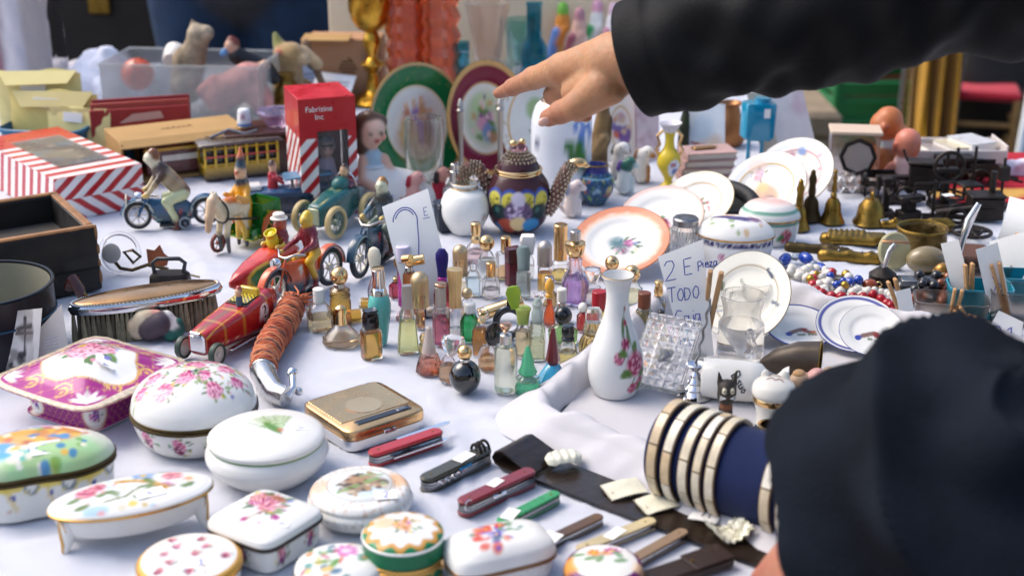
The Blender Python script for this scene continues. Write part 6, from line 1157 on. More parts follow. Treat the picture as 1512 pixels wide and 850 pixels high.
# ---- cardboard box holding a tin tram
KRAFT=mat('kraft', '#b08a55', rough=.8, var=.1, vs=18, bump=.15, bs=60)
cb=T('cardboard_box', 'open brown cardboard box holding the tin tram', 'cardboard box', 278, 262, RD(28));t=cb
for nm, b_ in(('back_wall', (0, 96, 30, 186, 3, 58)), ('side_wall', (-93, 47, 30, 3, 100, 58)), ('side_wall', (93, 47, 30, 3, 100, 58)), ('floor', (0, 47, 2, 186, 98, 2.4)), ('top_wall', (0, 52, 60, 190, 92, 2.6))):
 q=MB();q.box(*b_, .6);t.part(nm, q, KRAFT)
q=MB();q.box(0, 0, 0, 190, 18, 2.4, .6, m=Matrix.Translation((0, 0, 57))@Matrix.Rotation(.45, 4, 'X'));t.part('front_flap', q, KRAFT);q=MB();q.box(36, -2, 56, 16, 8, 1.2, .4);t.part('tab', q, mat('tab_dark', '#3a342c', rough=.7));writing(t, 'stamp', [[(-30+i*8, 0), (-27+i*8, 8+2*(i%3)), (-24+i*8, 0)]for i in range(6)], .8, mat('brown_ink', '#6a4a2a', rough=.8), Matrix.Translation((10, 50, 61)), None, .8)
CBR=Matrix.Rotation(RD(28), 4, 'Z')
def incb(x, y, z=0.):return tuple(cb.p+CBR@Vector((x*cb.k, y*cb.k, 0))+Vector((0, 0, z*cb.kz)))
t=T('toy_tram', 'yellow tin tram with maroon roof and window frames', 'toy tram', loc=incb(72, -20), rz=RD(24), k=cb.k)
def tramp(V):
 A=Art(V[:, 0], V[:, 2], '#b8941a');A.mix((V[:, 2]<12)*1., '#2a2418');A.mix(np.clip(1.2-np.abs(V[:, 2]-27), 0, 1), '#a82a24');return A.c
q=MB();q.box(0, 0, 12, 112, 46, 20, 1, c=tramp);t.part('lower_body', q, TIN)
for s in(-1, 1):
 for i in range(8):
  q=MB();q.box(-54+i*15.4, s*22, 36, 3.4, 2.4, 30, .5, c=C('#d2b02a'));t.part('window_post', q, TIN)
 for z in(24, 36, 48):
  q=MB();q.box(0, s*22.4, z, 110, 1.8, 2.6, .4, c=C('#c4453a' if z==36 else '#b8941a'));t.part('window_rail', q, TIN)
q=MB();q.box(0, 0, 36, 104, 30, 26, c=C('#181410'));t.part('interior', q, TIN);q=MB();loft(q, [(-62, 24, 50, 55, 4), (-58, 27, 50, 58, 3), (58, 27, 50, 58, 3), (62, 24, 50, 55, 4)], 24, lambda V:Art(V[:, 0], V[:, 1], '#4a3a2e').mix(np.clip(vnoise(V[:, 0], V[:, 1], .2, 3), 0, .6), '#7a6a54').c);t.part('roof', q, TIN)
q=MB();q.tube([(-40, 0, 60), (-10, 6, 68), (10, -6, 62), (30, 0, 64)], 2.4, 8);t.part('pantograph', q, STEEL)
for x in(-34, 34):
 for s in(-1, 1):wheel(t, x, s*20, 7, 4, '#2a2622', '#7a6a4a', 4, fill=True)
t=T('toy_carriage', 'tin carriage with maroon roof edged in yellow inside the box', 'toy carriage', loc=incb(8, 30, 4), rz=RD(26), k=cb.k)
q=MB();q.box(0, 0, 20, 128, 40, 36, 1.5, c=lambda V:Art(V[:, 0], V[:, 2], '#5a1c1c').mix((V[:, 2]>22)*(V[:, 2]<32)*.9, '#d6cfc0').c);t.part('body', q, TIN);q=MB();q.box(0, 0, 42, 134, 46, 8, 3, c=C('#5e1818'));r_=t.part('roof', q, TIN);q=MB();q.box(0, -22.6, 40, 134, 3, 5, 1, c=C('#d9a81c'));t.part('roof_edge', q, TIN, r_);q=MB();q.box(4, -21.5, 26, 90, 1.5, 9, .4, c=C('#e2dccd'));t.part('name_board', q, TIN)
for x, c_ in((-50, '#3a6f96'), (-30, '#2f5f86'), (30, '#384a50')):
 t=T('tin_can', {'#3a6f96':'blue tin funnel at the back of the cardboard box', '#2f5f86':'second darker blue tin funnel inside the cardboard box', '#384a50':'grey tin signal at the back of the cardboard box'}[c_], 'toy part', loc=incb(x*1.2-6, 76, 3), k=cb.k);q=MB();q.polar([(6, 0), (7, 3), (7, 40), (8, 42)], n=16);t.part('tube', q, paintm(c_));q=MB();q.polar([(8, 42), (8.5, 48), (0, 49)], n=16);t.part('cap', q, STEEL)
# ---- blue tub with padded envelopes, red folders
t=T('plastic_tub', 'blue plastic tub filled with padded envelopes', 'tub', 80, 232, RD(-10));tub=t
q=MB();q.polar([(.9, 0), (.92, 2), (1, 46), (1.02, 48), (1.0, 48.5), (.97, 46), (.9, 4), (0, 3)], sup(62, 48, 6), 60);t.part('wall', q, plastic('#155a7c', .3));q=MB();q.torus(0, 0, 47, 1, .03, n=4);
q=MB();q.polar([(1.0, 44), (1.04, 45), (1.04, 49), (1.0, 50)], sup(62, 48, 6), 60, caps=False);t.part('rim', q, plastic('#1a6488', .3))
YEL=mat('manila', '#e6d692', rough=.75, var=.06, vs=20);YEL2=mat('manila2', '#dcc87a', rough=.75, var=.06, vs=20)
for i, (dx, dy, w_, h, yw, ln, l_)in enumerate(((-18, 16, 122, 118, 4, 6, 'tall crumpled yellow padded envelope at the rear of the blue tub'), (6, -4, 130, 92, -4, 8, 'wide yellow padded envelope with folded flap in the blue tub'), (44, -18, 96, 70, -8, 10, 'smaller yellow padded envelope with window strip leaning right in the tub'))):
 t=T('padded_envelope', l_, 'envelope', loc=tuple(tub.p+Vector((dx, dy, 5))*tub.k), rz=RD(yw), k=tub.k, tilt=(RD(-ln), 0), group='padded envelopes in the blue tub')
 X, Z=np.meshgrid(np.linspace(-w_/2, w_/2, 24), np.linspace(0, h, 20));bul=5*np.sqrt(np.clip((1-(2*X/w_)**2), 0, 1))*np.sin(np.clip(Z/h, 0, 1)*PI)**.5;Zt=Z+4*np.sin(X*.07+i)*(Z/h)**3;q=MB();q.grid(24, 20, X, -bul-.5+.8*np.sin(X*.3+Z*.2), Zt);q.grid(24, 20, X[:, ::-1], (bul+.5)[:, ::-1], Zt[:, ::-1]);t.part('pouch', q, YEL if i!=1 else YEL2)
 q=MB();q.poly([(-w_/2+4, 0), (w_/2-4, 0), (w_*.36, 22), (-w_*.36, 24)], 0, 1.2, m=Matrix.Translation((0, -4, h+1))@Matrix.Rotation(-2.2+.4*i, 4, 'X'));t.part('flap', q, YEL);q=MB();q.box(-w_*.1, -6.4, h*.82, w_*.3, .8, 14, m=Matrix.Rotation(.05, 4, 'Y'));t.part('label', q, PAPER)
t=T('folder', 'dark red cardboard folders standing behind the cardboard box', 'folder', 212, 232, RD(16))
for i, (y, h, c_)in enumerate(((0, 72, '#9c3030'), (7, 80, '#a84a40'), (14, 84, '#8e2a30'))):
 q=MB();q.box(2*i, y, h/2, 140, 4, h, .8);t.part('leaf', q, mat('folder_'+c_, c_, rough=.6, var=.12));
q=MB();q.box(0, 7, 1.5, 142, 22, 3, 1);t.part('spine', q, mat('folder_d', '#7a1f28', rough=.6));q=MB();q.poly([(-30, 44), (-10, 56), (30, 58), (34, 48), (-24, 44)], 0, .8, m=Matrix.Translation((0, -3, 8))@Matrix.Rotation(PI/2, 4, 'X'));t.part('label', q, mat('pink_label', '#c9a094', rough=.7))
# ---- wooden chest, purple dish, thimble
wc=T('wooden_chest', 'low dark mahogany box beside the upright striped box', 'wooden box', 392, 256, RD(16));t=wc
q=MB();q.box(0, 40, 26, 110, 84, 52, 2);t.part('body', q, mat('mahogany', '#3f1d12', rough=.4, var=.3, vs=20, coat=.3));q=MB();q.box(0, 40, 56, 114, 88, 7, 2);t.part('lid', q, mat('mahogany2', '#4a2416', rough=.35, var=.3, vs=20, coat=.3))
zt=60*wc.kz
t=T('glass_dish', 'purple faceted glass dish on the mahogany box', 'dish', loc=tuple(wc.p+Vector((16*wc.k, 40*wc.k, zt))), k=wc.k);q=MB();q.polar([(14, 0), (16, 2), (34, 22), (32, 22), (13, 4), (0, 4)], circ(1), 10);t.part('bowl', q, glass('#c070c8'));q=MB();q.torus(0, 0, 22, 33, 1.2, n=10, k=6);t.part('rim', q, glass('#d8a0dc'))
t=T('thimble', 'white china thimble with blue band on the mahogany box', 'thimble', loc=tuple(wc.p+Vector((-32*wc.k, 30*wc.k, zt))), k=wc.k);q=MB();q.polar([(10.5, 0), (10.5, 8), (9, 24), (7, 28), (0, 29)], n=24, sub=4, c=lambda V:Art(V[:, 0], V[:, 2], '#eeeef0').mix((V[:, 2]<8)*1., '#5a8ac0').mix(np.clip((4-np.hypot(V[:, 0], V[:, 2]-18))/1, 0, 1)*.8, '#a04a70').c);t.part('cup', q, PORC);q=MB();q.torus(0, 0, 1.5, 10.6, 1, n=24);t.part('foot_ring', q, GILT)
# ---- clear plastic bin and its contents
pb=T('plastic_bin', 'translucent plastic storage bin full of oddments', 'plastic bin', 290, 172, RD(-6));t=pb;BWx, BDy, BHz=116, 62, 84
BIN=mat('milky_plastic', '#c9cccb', rough=.25, trans=.6, ior=1.15, alpha=.55)
for(nm, b_)in(('wall', (0, -BDy, BHz/2, 2*BWx, 2, BHz)), ('wall', (0, BDy, BHz/2, 2*BWx, 2, BHz)), ('wall', (-BWx, 0, BHz/2, 2, 2*BDy-3, BHz)), ('wall', (BWx, 0, BHz/2, 2, 2*BDy-3, BHz)), ('floor', (0, 0, 1.5, 2*BWx, 2*BDy, 2))):
 q=MB();q.box(*b_, .6);t.part(nm, q, BIN)
q=MB()
for s in(-1, 1):q.box(0, s*BDy, BHz+1, 2*BWx+6, 5, 3, 1);q.box(s*BWx, 0, BHz+1, 5, 2*BDy-6, 3, 1)
t.part('rim', q, BIN)
def inpb(x, y, z=3.):return tuple(pb.p+Matrix.Rotation(RD(-6), 4, 'Z')@Vector((x*pb.k, y*pb.k, 0))+Vector((0, 0, z*pb.kz)))
t=T('toy_ball', 'red and ochre ball inside the translucent bin', 'ball', loc=inpb(-76, -20, 40), k=pb.k);q=MB();q.ball(0, 0, 24, 24, 24, 16, c=lambda V:Art(V[:, 0], V[:, 2], '#c9502c').mix((V[:, 0]>6)*1., '#c09448').mix((np.hypot(V[:, 0]+14, V[:, 2]-22)<6)*1., '#5a3a1c').c);t.part('sphere', q, TIN);q=MB();q.torus(0, 0, 24, 24.2, .8, axis='X', n=24);t.part('seam', q, plastic('#8a3a1c'))
doll('stone_figurine', 'mottled stone animal figurine rising from the bin', 0, 0, [((-10, 0, 10), 24, (-6, 0, 50), 22, '#8c7a62'), ((0, 0, 50), 20, (14, -4, 84), 15, '#9a8870'), ((14, -6, 90), 15, (26, -8, 92), 11, '#ab9a82'), ((-16, -16, 20), 10, (4, -20, 30), 8, '#a09078'), ((28, -14, 97), 2, (28.4, -15, 97), 1.6, '#141210'), ((6, 2, 102), 4, (4, 3, 108), 2, '#8c7a62')], loc=inpb(-4, 10, 30), kk=pb.k, k=3, m=mat('mottled_stone', attr=True, rough=.8, var=.5, vs=60, bump=.8, bs=80), cat='figurine')
t=T('cup', 'white cup tipped on its side behind the stone figurine', 'cup', loc=inpb(-40, 24, 74), k=pb.k, tilt=(RD(-70), RD(20)));q=MB();q.polar([(12, 0), (14, 2), (18, 26), (16.5, 26), (12, 3), (0, 3)], n=28, c=C('#e6e0d6'));t.part('bowl', q, PORC);q=MB();q.torus(20, 0, 14, 8, 2, axis='Y', a0=-1.5, a1=1.5, c=C('#e6e0d6'));t.part('handle', q, PORC)
doll('rag_doll', 'rag doll in pink striped cloth slumped over the bin edge', 0, 0, [((-20, -10, 12), 26, (20, 0, 34), 24, '#c98f86'), ((20, -6, 30), 22, (40, -16, 6), 18, '#c48a82'), ((-26, -14, 28), 14, (-44, -20, 20), 8, '#b97c76'), ((36, 6, 44), 9, (44, 8, 52), 8, '#c9a088')], loc=inpb(66, -14, 26), kk=pb.k, k=3, m=mat('pink_stripe', attr=True, rough=.9, bump=.6, bs=90, var=.25, vs=90))
doll('puppet', 'black bodied puppet with brown cap lying on the striped rag doll', 0, 0, [((-16, 0, 26), 13, (22, 0, 6), 14, '#101014'), ((22, 0, 6), 13, (34, 0, -6), 10, '#0e0e12'), ((-24, -2, 40), 9, (-26, -4, 42), 8, '#caa088'), ((-22, 0, 46), 9, (-24, 0, 49), 7, '#6a2a20'), ((-34, -8, 34), 5, (-36, -9, 32), 5, '#5f8fc0')], loc=inpb(84, 6, 62), kk=pb.k, k=1.6)
doll('plush_dog', 'fluffy beige plush dog beside the bin', 426, 158, [((0, 0, 26), 26, (2, 0, 52), 22, '#a98a62'), ((2, -4, 74), 20, (10, -8, 78), 17, '#b0905f'), ((24, -12, 72), 9, (28, -14, 70), 8, '#c4a880'), ((-10, 0, 92), 8, (-14, 2, 104), 4, '#8a8a4a'), ((26, 4, 80), 8, (46, 0, 62), 8, '#c0a47c'), ((28, 4, 70), 5, (38, 2, 58), 5, '#1a1614'), ((-6, -18, 82), 4, (-4, -19, 82), 3, '#c05a3c')], k=2.5, m=PLUSH, cat='plush toy')
heap(338, 170, 'loose white cloth crumpled at the front of the bin', 38, 26, '#d2cdc2', 12)
heap(150, 150, 'large bundle of white cloth behind the yellow envelopes', 84, 88, '#e4e4ee', 22, 16)
heap(70, 118, 'grey white folded cloth beneath the plastic sleeve', 60, 50, '#b9b4b8', 23, 9)
t=T('garment_bag', 'hanging translucent plastic bag of pale clothes', 'plastic bag', 26, 148)
t.part('contents', blob([((-40, 0, 20), 30, (-36, 0, 190), 26, '#8d8a94'), ((0, 4, 10), 28, (0, 0, 200), 24, '#c2b9b8'), ((30, 0, 20), 26, (32, 4, 200), 24, '#b8aca8'), ((16, -20, 10), 16, (12, -16, 190), 10, '#d6d0d4'), ((-18, -22, 10), 14, (-22, -18, 180), 9, '#b07a84')], 56, 4, noise=(2.5, .12)), MATTE_CLOTH, angle=180)
q=MB();u=np.linspace(0, 2*PI, 60);X=[];
for j in range(16):
 f=j/15
 for a_ in u:X.append(((74+6*math.sin(a_*7+f*4))*math.cos(a_), (42+5*math.sin(a_*9+f*3))*math.sin(a_), 2+f*236))
X=np.array(X);q.grid(60, 16, X[:, 0], X[:, 1], X[:, 2]);t.part('plastic_film', q, mat('film', '#f0f0f2', rough=.15, trans=1, ior=1.02));q=MB();q.torus(0, 0, 236, 30, 2, sy=.5);t.part('neck_tie', q, plastic('#c9c6cc'))
t=T('brass_jug', 'round brass jug beside the plush dog', 'jug', 424, 168);q=MB();q.polar([(16, 0), (26, 10), (28, 24), (18, 42), (12, 50), (16, 58)], n=28);t.part('body', q, BRASS);q=MB();q.torus(26, 0, 34, 14, 2.4, axis='Y', a0=-1.5, a1=1.5);t.part('handle', q, BRASS)
for i, (x, y, yw, ln, l_)in enumerate(((478, 162, -20, 52, 'white printed sheet leaning against the brown carton'), (452, 158, 25, 40, 'blue tinted printed sheet beside the plush dog'))):
 t=flat_card('printed_sheet', l_, 'paper', x, y, [(-36, 0), (34, 0), (30, 66), (-38, 70)], ln, yw, mat('sheet%d'%i, ['#d9dde6', '#8d9fc0'][i], rough=.7, var=.12));writing(t, 'print_lines', [[(-26, 10+j*7), (24, 10+j*7)]for j in range(7)], .6, INKD, t.M@Matrix.Rotation(PI/2, 4, 'X'), None, 1.2)
t=T('walking_stick', 'brown wooden stick leaning across the printed sheets', 'stick', 470, 160);q=MB();q.tube([(22, -10, 2), (0, 10, 50), (-16, 24, 84)], [5, 5.4, 6], 10);t.part('shaft', q, WOODT);q=MB();q.ball(-17, 25, 87, 8);t.part('knob', q, WOODT)
t=T('carton', 'brown cardboard carton with printed mark behind the chalice', 'carton', 508, 148, RD(-4));q=MB();q.box(0, 30, 44, 110, 60, 88, 1.5);t.part('body', q, mat('kraft_pink', '#b98a66', rough=.8, var=.08, vs=20));q=MB();q.box(-20, 0, 92, 70, 34, 2, .5, m=Matrix.Rotation(.1, 4, 'X'));t.part('flap', q, KRAFT);writing(t, 'print', [[(-6, 2), (22, 2)], [(-4, 7), (20, 7)], [(0, 12), (16, 12), (8, 18)], [(-2, -3), (18, -3)]], 1., mat('brown_ink', '#6a4a2a'), Matrix.Translation((0, -1, 44))@Matrix.Rotation(PI/2, 4, 'X'), None, .8)
heap(497, 118, 'crumpled pale wrapping paper on the brown carton', 40, 62, '#c9bcb4', 31, 10, 'wrapping_paper', 'paper', .3)
t=T('chalice', 'tall ornate gilt brass chalice with pierced cup', 'chalice', 552, 152);CH=mat('chalice_brass', '#c99a3c', rough=.28, metal=1, var=.3, vs=60, bump=.7, bs=70)
q=MB();q.polar([(34, 0), (36, 4), (26, 10), (12, 18), (9, 30), (7, 44)], n=40, sub=2);t.part('foot', q, CH);q=MB();q.polar([(7, 44), (13, 52), (15, 56), (13, 60), (7, 66), (9, 74), (14, 88), (11, 98), (9, 102)], n=32);t.part('stem', q, CH);q=MB();q.polar([(9, 102), (20, 108), (29, 122), (31, 140), (31, 176), (34, 184), (32, 184), (28, 140), (0, 112)], n=40, sub=2);t.part('cup', q, CH)
q=MB()
for i in range(12):a_=i*PI/6;q.ball(15*math.cos(a_), 15*math.sin(a_), 56, 2.4, 6, 5);q.tube([(31*math.cos(a_), 31*math.sin(a_), 130), (32*math.cos(a_+.3), 32*math.sin(a_+.3), 156), (31*math.cos(a_), 31*math.sin(a_), 178)], 1.2, 5)
t.part('ornament', q, CH)['kind']='stuff'
# ---- tall coloured glass
def gvase(name, label, px, py, out, prof, c_, n=40, rough=0., bump=None, lab=None, cat='glass vase', wall=.88, ang=38):
 t=T(name, label, cat, px, py);q=MB();q.polar(prof, out, n);zt, zb=prof[-1][1], prof[0][1];inner=[(s*wall, z)for s, z in prof if z>zb+5];q.v[0]=q.v[0]
 q2=MB();q2.polar([(0, zb+5)]+inner, out, n, caps=False);q=MB();q.polar(prof, out, n, caps=False);q.polar([(0, zb), prof[0]], out, n, caps=False);q.add(q2.v[0], [tuple(reversed(f))for f in q2.f]);k_=len(prof)-1
 o1=MB();o1.polar([prof[-1], (prof[-1][0]*wall, prof[-1][1])], out, n, caps=False);q.add(o1.v[0], o1.f)
 t.part('body', q, mat('vase_'+c_, pale(c_, .5), rough=rough, trans=1, ior=1.45, thin=.2, bump=bump[0]if bump else 0, bs=bump[1]if bump else 100), angle=ang);
 b_=MB();b_.polar([(prof[0][0]*.98, zb-.5), (prof[0][0]*1.02, zb+1), (prof[0][0]*.98, zb+2)], out, n);t.part('foot_ring', b_, glass(c_))
 if lab:sticker(t, *lab)
 return t
def ribs(n_, h, r, a):return[(r*(1+a*(1 if i%2 else-1)), 2+h*i/n_)for i in range(n_+1)]
gvase('glass_vase', 'tall orange ribbed glass vase beside the chalice', 600, 156, wob(circ(1), .07, 8), [(22, 0)]+ribs(16, 190, 25, .09), '#e07040', 32, ang=5)
gvase('glass_vase', 'tall coral cut glass vase with blocky facets', 648, 152, wob(circ(1), .08, 10), [(26, 0)]+ribs(14, 190, 29, .11), '#e07a54', 40, ang=5)
gvase('glass_tumbler', 'square teal glass tumbler with paper label', 683, 150, sup(11, 11, 6), [(.9, 0), (1, 3), (1, 84), (1, 86)], '#2a90a8', 28, lab=(3, -12, 74, 16, .8, 0, 0, 0, None))
gvase('glass_vase', 'clear rose tinted flared glass vase with paper tag', 720, 136, circ(1), [(12, 0), (14, 4), (16, 30), (24, 80), (33, 124), (34, 128)], '#ecd8d0', 40)
gvase('glass_tumbler', 'pale teal etched glass tumbler behind the blue bottle', 768, 124, circ(1), [(16, 0), (18, 3), (22, 92), (22, 94)], '#8ccac4', 36, bump=(.5, 60))
gvase('glass_bottle', 'deep turquoise glass bottle with square shoulders', 788, 140, sup(20, 16, 4), [(.8, 0), (1, 4), (1.05, 40), (.95, 70), (.55, 84), (.55, 128), (.62, 132)], '#1a8cae', 36, cat='glass bottle')
gvase('glass_bowl', 'clear footed glass bowl behind the burgundy plate', 740, 150, circ(1), [(18, 0), (6, 8), (6, 20), (26, 34), (32, 52), (32, 54)], '#e2e4e4', 36, cat='glass bowl')
for(x, y, lab, cs)in((826, 112, 'gilt porcelain figurine with orange and blue patches', ['#e0b86a', '#d98a3c', '#6a8ac4', '#e6dccb', '#7ab84a']), (876, 108, 'green and white china figure group behind the pointing hand', ['#6ac07c', '#e6e9e4', '#3fa05c', '#a8d8b4', '#e3a9bd']), (900, 112, 'pink and white china figurine next to the green one', ['#d9a8bc', '#e9e4e2', '#c98a9c', '#e6d8c8', '#d8b8c4']), (850, 120, 'rose china vase figure behind the knuckles', ['#a86a74', '#c9a090', '#8a4a58', '#d9b8a8', '#b08088'])):
 doll('china_figurine', lab, x, y, [((0, 0, 8), 16, (0, 0, 40), 13, cs[0]), ((0, 0, 40), 13, (4, 0, 80), 11, cs[1]), ((-12, -6, 30), 9, (-6, -8, 64), 7, cs[2]), ((12, -4, 20), 10, (10, -4, 60), 8, cs[3]), ((4, 0, 94), 9, (4, 0, 98), 8, cs[4]), ((-4, -10, 50), 6, (8, -10, 70), 5, cs[1])], 44, 1.6, m=PORC, cat='figurine', extra=(('base', PORC, lambda q:q.polar([(22, 0), (23, 3), (20, 7)], n=28)), )if 0 else())
# ---- plates on stands
def g_green(A):
 d=np.hypot(A.u, A.v);n=vnoise(A.u, A.v, .35, 4);A.mix((d>52)*1., '#0f7040');A.mix(np.clip(n*2-1, 0, .6)*(d>54), '#8a8a4a');A.ring(51, 54, '#e0d2b0');A.ring(80, 90, '#cfa678');A.ring(44, 51, '#e9e6dc')
 A.disc(0, -6, 40, '#dcc8b4', .8, .6);A.disc(-2, -26, 30, '#b07a50', .7, .6, 1.2)
 for(x, y, c_)in((-14, 6, '#b5603a'), (0, 8, '#7a4f9a'), (13, 12, '#c98a58'), (-24, -10, '#c9a05a'), (24, -6, '#8a5a3a'), (4, -12, '#8a5fa8'), (16, -12, '#a0704a')):A.disc(x, y, 7, c_, .9, .4, 2.6, 1.5);A.disc(x, y+20, 4.5, '#d9ab88', .95)
def g_burg(A):
 d=np.hypot(A.u, A.v);A.mix((d>50)*1., '#7a1838');A.ring(74, 84, '#d9a86a');A.ring(48, 51, '#cfa678');A.ring(38, 48, '#eae6da');A.disc(0, 0, 38, '#c6cfae', 1, .3);A.disc(-6, 16, 18, '#b9cf9a', .9, .6);A.disc(0, -2, 15, '#a86aa0', .9, .5);A.disc(-8, -6, 9, '#d9a0b8', .9, .5);A.disc(4, -20, 14, '#6a8fc0', .9, .5);A.disc(10, -28, 9, '#b8885a', .9, .5);A.speck(18, 32, ['#7a4f80', '#5f8a4a', '#c9a06a', '#e2c8c4'], 4, 8)
def g_gold(A):
 d=np.hypot(A.u, A.v);n=vnoise(A.u, A.v, .3, 9);A.mix(np.clip(n*2-.4, 0, .8)*(d>60), '#b58a4a');A.ring(58, 61, '#cfa35e');A.disc(-10, 20, 16, '#8fae5a', .8, .5);A.bouquet(10, 0, 34, 3, ('#c98a9a', '#8a8ac0', '#d9b06a'), 4, 9, 8)
plate('oval green bordered plate painted with classical figures', 616, 268, 84, 38, 12, g_green, stand=True);plate('burgundy bordered plate with pastel medallion', 716, 256, 80, 44, 12, g_burg, stand=True);plate('white and gold bordered plate partly behind the porcelain jar', 800, 258, 76, 30, 12, g_gold, stand=True)
gvase('glass_vase', 'clear thick glass vase standing before the green plate', 628, 294, circ(1), [(16, 0), (18, 4), (26, 40), (30, 80), (28, 112), (26, 118)], '#f0f4f0', 40)
for(x, y, h, l_)in((681, 272, 116, 'tall slim pewter post between the green and burgundy plates'), (739, 276, 122, 'tall slim pewter post beneath the pointing fingertip')):
 t=T('pewter_post', l_, 'metal post', x, y);q=MB();q.polar([(12, 0), (13, 3), (5, 8), (4, 14)], n=20);t.part('foot', q, SATIN);q=MB();q.polar([(4, 14), (4.4, 20), (3.8, h*.6), (4.6, h*.85), (4, h*.9)], n=14);t.part('shaft', q, SATIN);q=MB();q.polar([(4, h*.9), (6, h*.92), (3.5, h*.95), (5, h*.98), (2, h+6), (0, h+8)], n=14);t.part('finial', q, SATIN)
# ---- front of back row
t=T('vase', 'round white porcelain vase with gilt neck', 'vase', 687, 342);q=MB();q.polar([(20, 0), (22, 2), (34, 22), (36, 40), (30, 56), (20, 63), (18, 66), (20, 71), (17, 71), (15, 60), (0, 30)], n=60, sub=4, c=lambda V:Art(np.arctan2(V[:, 1], V[:, 0])*36, V[:, 2], '#eceae2').bouquet(-20, 26, 12, 4, ('#c07a90', '#7a9a7a'), 2, 5, 4).c);t.part('body', q, PORC);q=MB();q.torus(0, 0, 65, 18.6, 1.3, n=40);t.part('gilt_ring', q, GOLD);q=MB();q.torus(0, 0, 71, 18.6, 1.1, n=40);t.part('lip', q, GOLD)
t=T('trinket_case', 'small navy leather case behind the white price card', 'case', 662, 340, RD(20));q=MB();q.box(0, 0, 20, 36, 30, 38, 3);t.part('body', q, mat('navy_case', '#1a2230', rough=.4));q=MB();q.box(0, 0, 40, 38, 32, 5, 2);t.part('lid', q, mat('navy_case2', '#243040', rough=.4))
t=gvase('atomiser', 'clear glass atomiser with silver top behind the round vase', 672, 308, circ(1), [(16, 0), (18, 3), (17, 30), (10, 38), (8, 42)], '#eef0ee', 30, cat='atomiser');q=MB();q.polar(cylp(8, 42, 56), n=18);t.part('collar', q, SILVER);q=MB();q.polar(cylp(6, 56, 66), n=18);t.part('button', q, SILVER)
# ---- jewelled elephant teapot
t=T('teapot', 'purple brown jewelled teapot with rhinestone serpent spout and gem lid', 'teapot', 765, 338)
def tp(V):
 th=np.arctan2(V[:, 1], V[:, 0])+PI/2;th=(th+PI)%(2*PI)-PI;A=Art(th*46, V[:, 2], '#45282c')
 for x in(-36, -12, 12, 36):A.disc(x*1.05, 54, 15, '#3a4f9a', 1, .2);A.disc(x*1.05, 52, 12.5, '#cfc352', 1, .2);A.speck(10, 9, ['#6a6a2c', '#a89a34'], 1.5, int(x+50), x*1.05, 50)
 for x in(-30, 32):A.disc(x, 36, 12, '#0d2a2a', 1, .2, 1.25);A.disc(x-3, 39, 4, '#4a7a74', .6, .6)
 A.disc(0, 36, 19, '#5d4a6a', 1, .2, 1.1);A.speck(40, 17, ['#b9a6c9', '#8a6f9a', '#d9c9d9', '#3f3048'], 2, 5, 0, 34);A.disc(0, 56, 10, '#cfc6d6', 1, .3)
 A.disc(-20, 15, 12, '#a84a34', 1, .25, 1.5, .2);A.disc(0, 19, 11, '#d9c08a', 1, .25, 1.2);A.disc(22, 16, 11, '#3f86b8', 1, .25, 1.4, -.2);A.disc(-38, 12, 7, '#3f6f98');return A.c
q=MB();q.polar([(26, 0), (28, 2), (40, 14), (46, 34), (47, 56), (44, 68), (36, 80), (32, 84)], n=120, sub=8, c=tp);b_=t.part('body', q, PORC)
for z, r in((84, 33), (88, 33.5)):
 q=MB();q.torus(0, 0, z, r, 2, n=48);t.part('gilt_band', q, GOLD, b_)
q=MB();q.polar([(32, 88), (30, 94), (26, 100), (22, 104)], n=40, c=C('#45282c'));l_=t.part('lid', q, PORC)
GEM=mat('rhinestone', '#b3a690', rough=.18, metal=.7, var=.3, vs=300)
q=MB()
for j in range(4):
 for i in range(26-j*3):a_=i*2*PI/(26-j*3)+j*.1;q.ball((25-j*4)*math.cos(a_), (25-j*4)*math.sin(a_), 101+j*4, 2.3, 6, 4)
t.part('rhinestones', q, GEM, l_)['kind']='stuff';q=MB();q.ball(0, 0, 117, (14, 12, 8), 9, 6);t.part('gem', q, glass('#b83a5a'));q=MB();q.ball(-6, -3, 124, (7, 5, 5));q.ball(6, 2, 125, (5, 5, 5));t.part('lid_finial', q, GOLD)
def scales(pts, r):
 q=MB();q.tube(pts, r, 14);g=MB();P_=[Vector(p_)for p_ in pts]
 for i in range(len(P_)-1):
  for s in range(4):
   c0=P_[i].lerp(P_[i+1], s/4);d=(P_[i+1]-P_[i]).normalized();u_=d.orthogonal().normalized();v_=d.cross(u_);rr=r[i]+(r[i+1]-r[i])*s/4
   for a_ in range(10):w_=a_*PI/5+(s%2)*.3;g.ball(*(c0+u_*rr*math.cos(w_)+v_*rr*math.sin(w_)), 2.2, 5, 4)
 return q, g
sp=[(40, -6, 30), (54, -8, 48), (64, -8, 72), (72, -8, 90), (84, -8, 96)];q, g=scales(sp, [12, 11, 10, 9, 8]);t.part('spout', q, mat('spout_brown', '#6a4238', rough=.3));t.part('spout_rhinestones', g, GEM)['kind']='stuff';q=MB();q.ball(86, -8, 98, (14, 8, 7));q.ball(98, -8, 94, (6, 6, 3));t.part('serpent_head', q, GOLD)
sp=[(-44, 0, 60), (-56, 0, 88), (-74, 0, 90), (-82, 0, 72), (-80, 0, 56)];q, g=scales(sp, [8, 9, 9, 8, 7]);t.part('handle', q, mat('spout_brown', '#6a4238'));t.part('handle_rhinestones', g, GEM)['kind']='stuff'
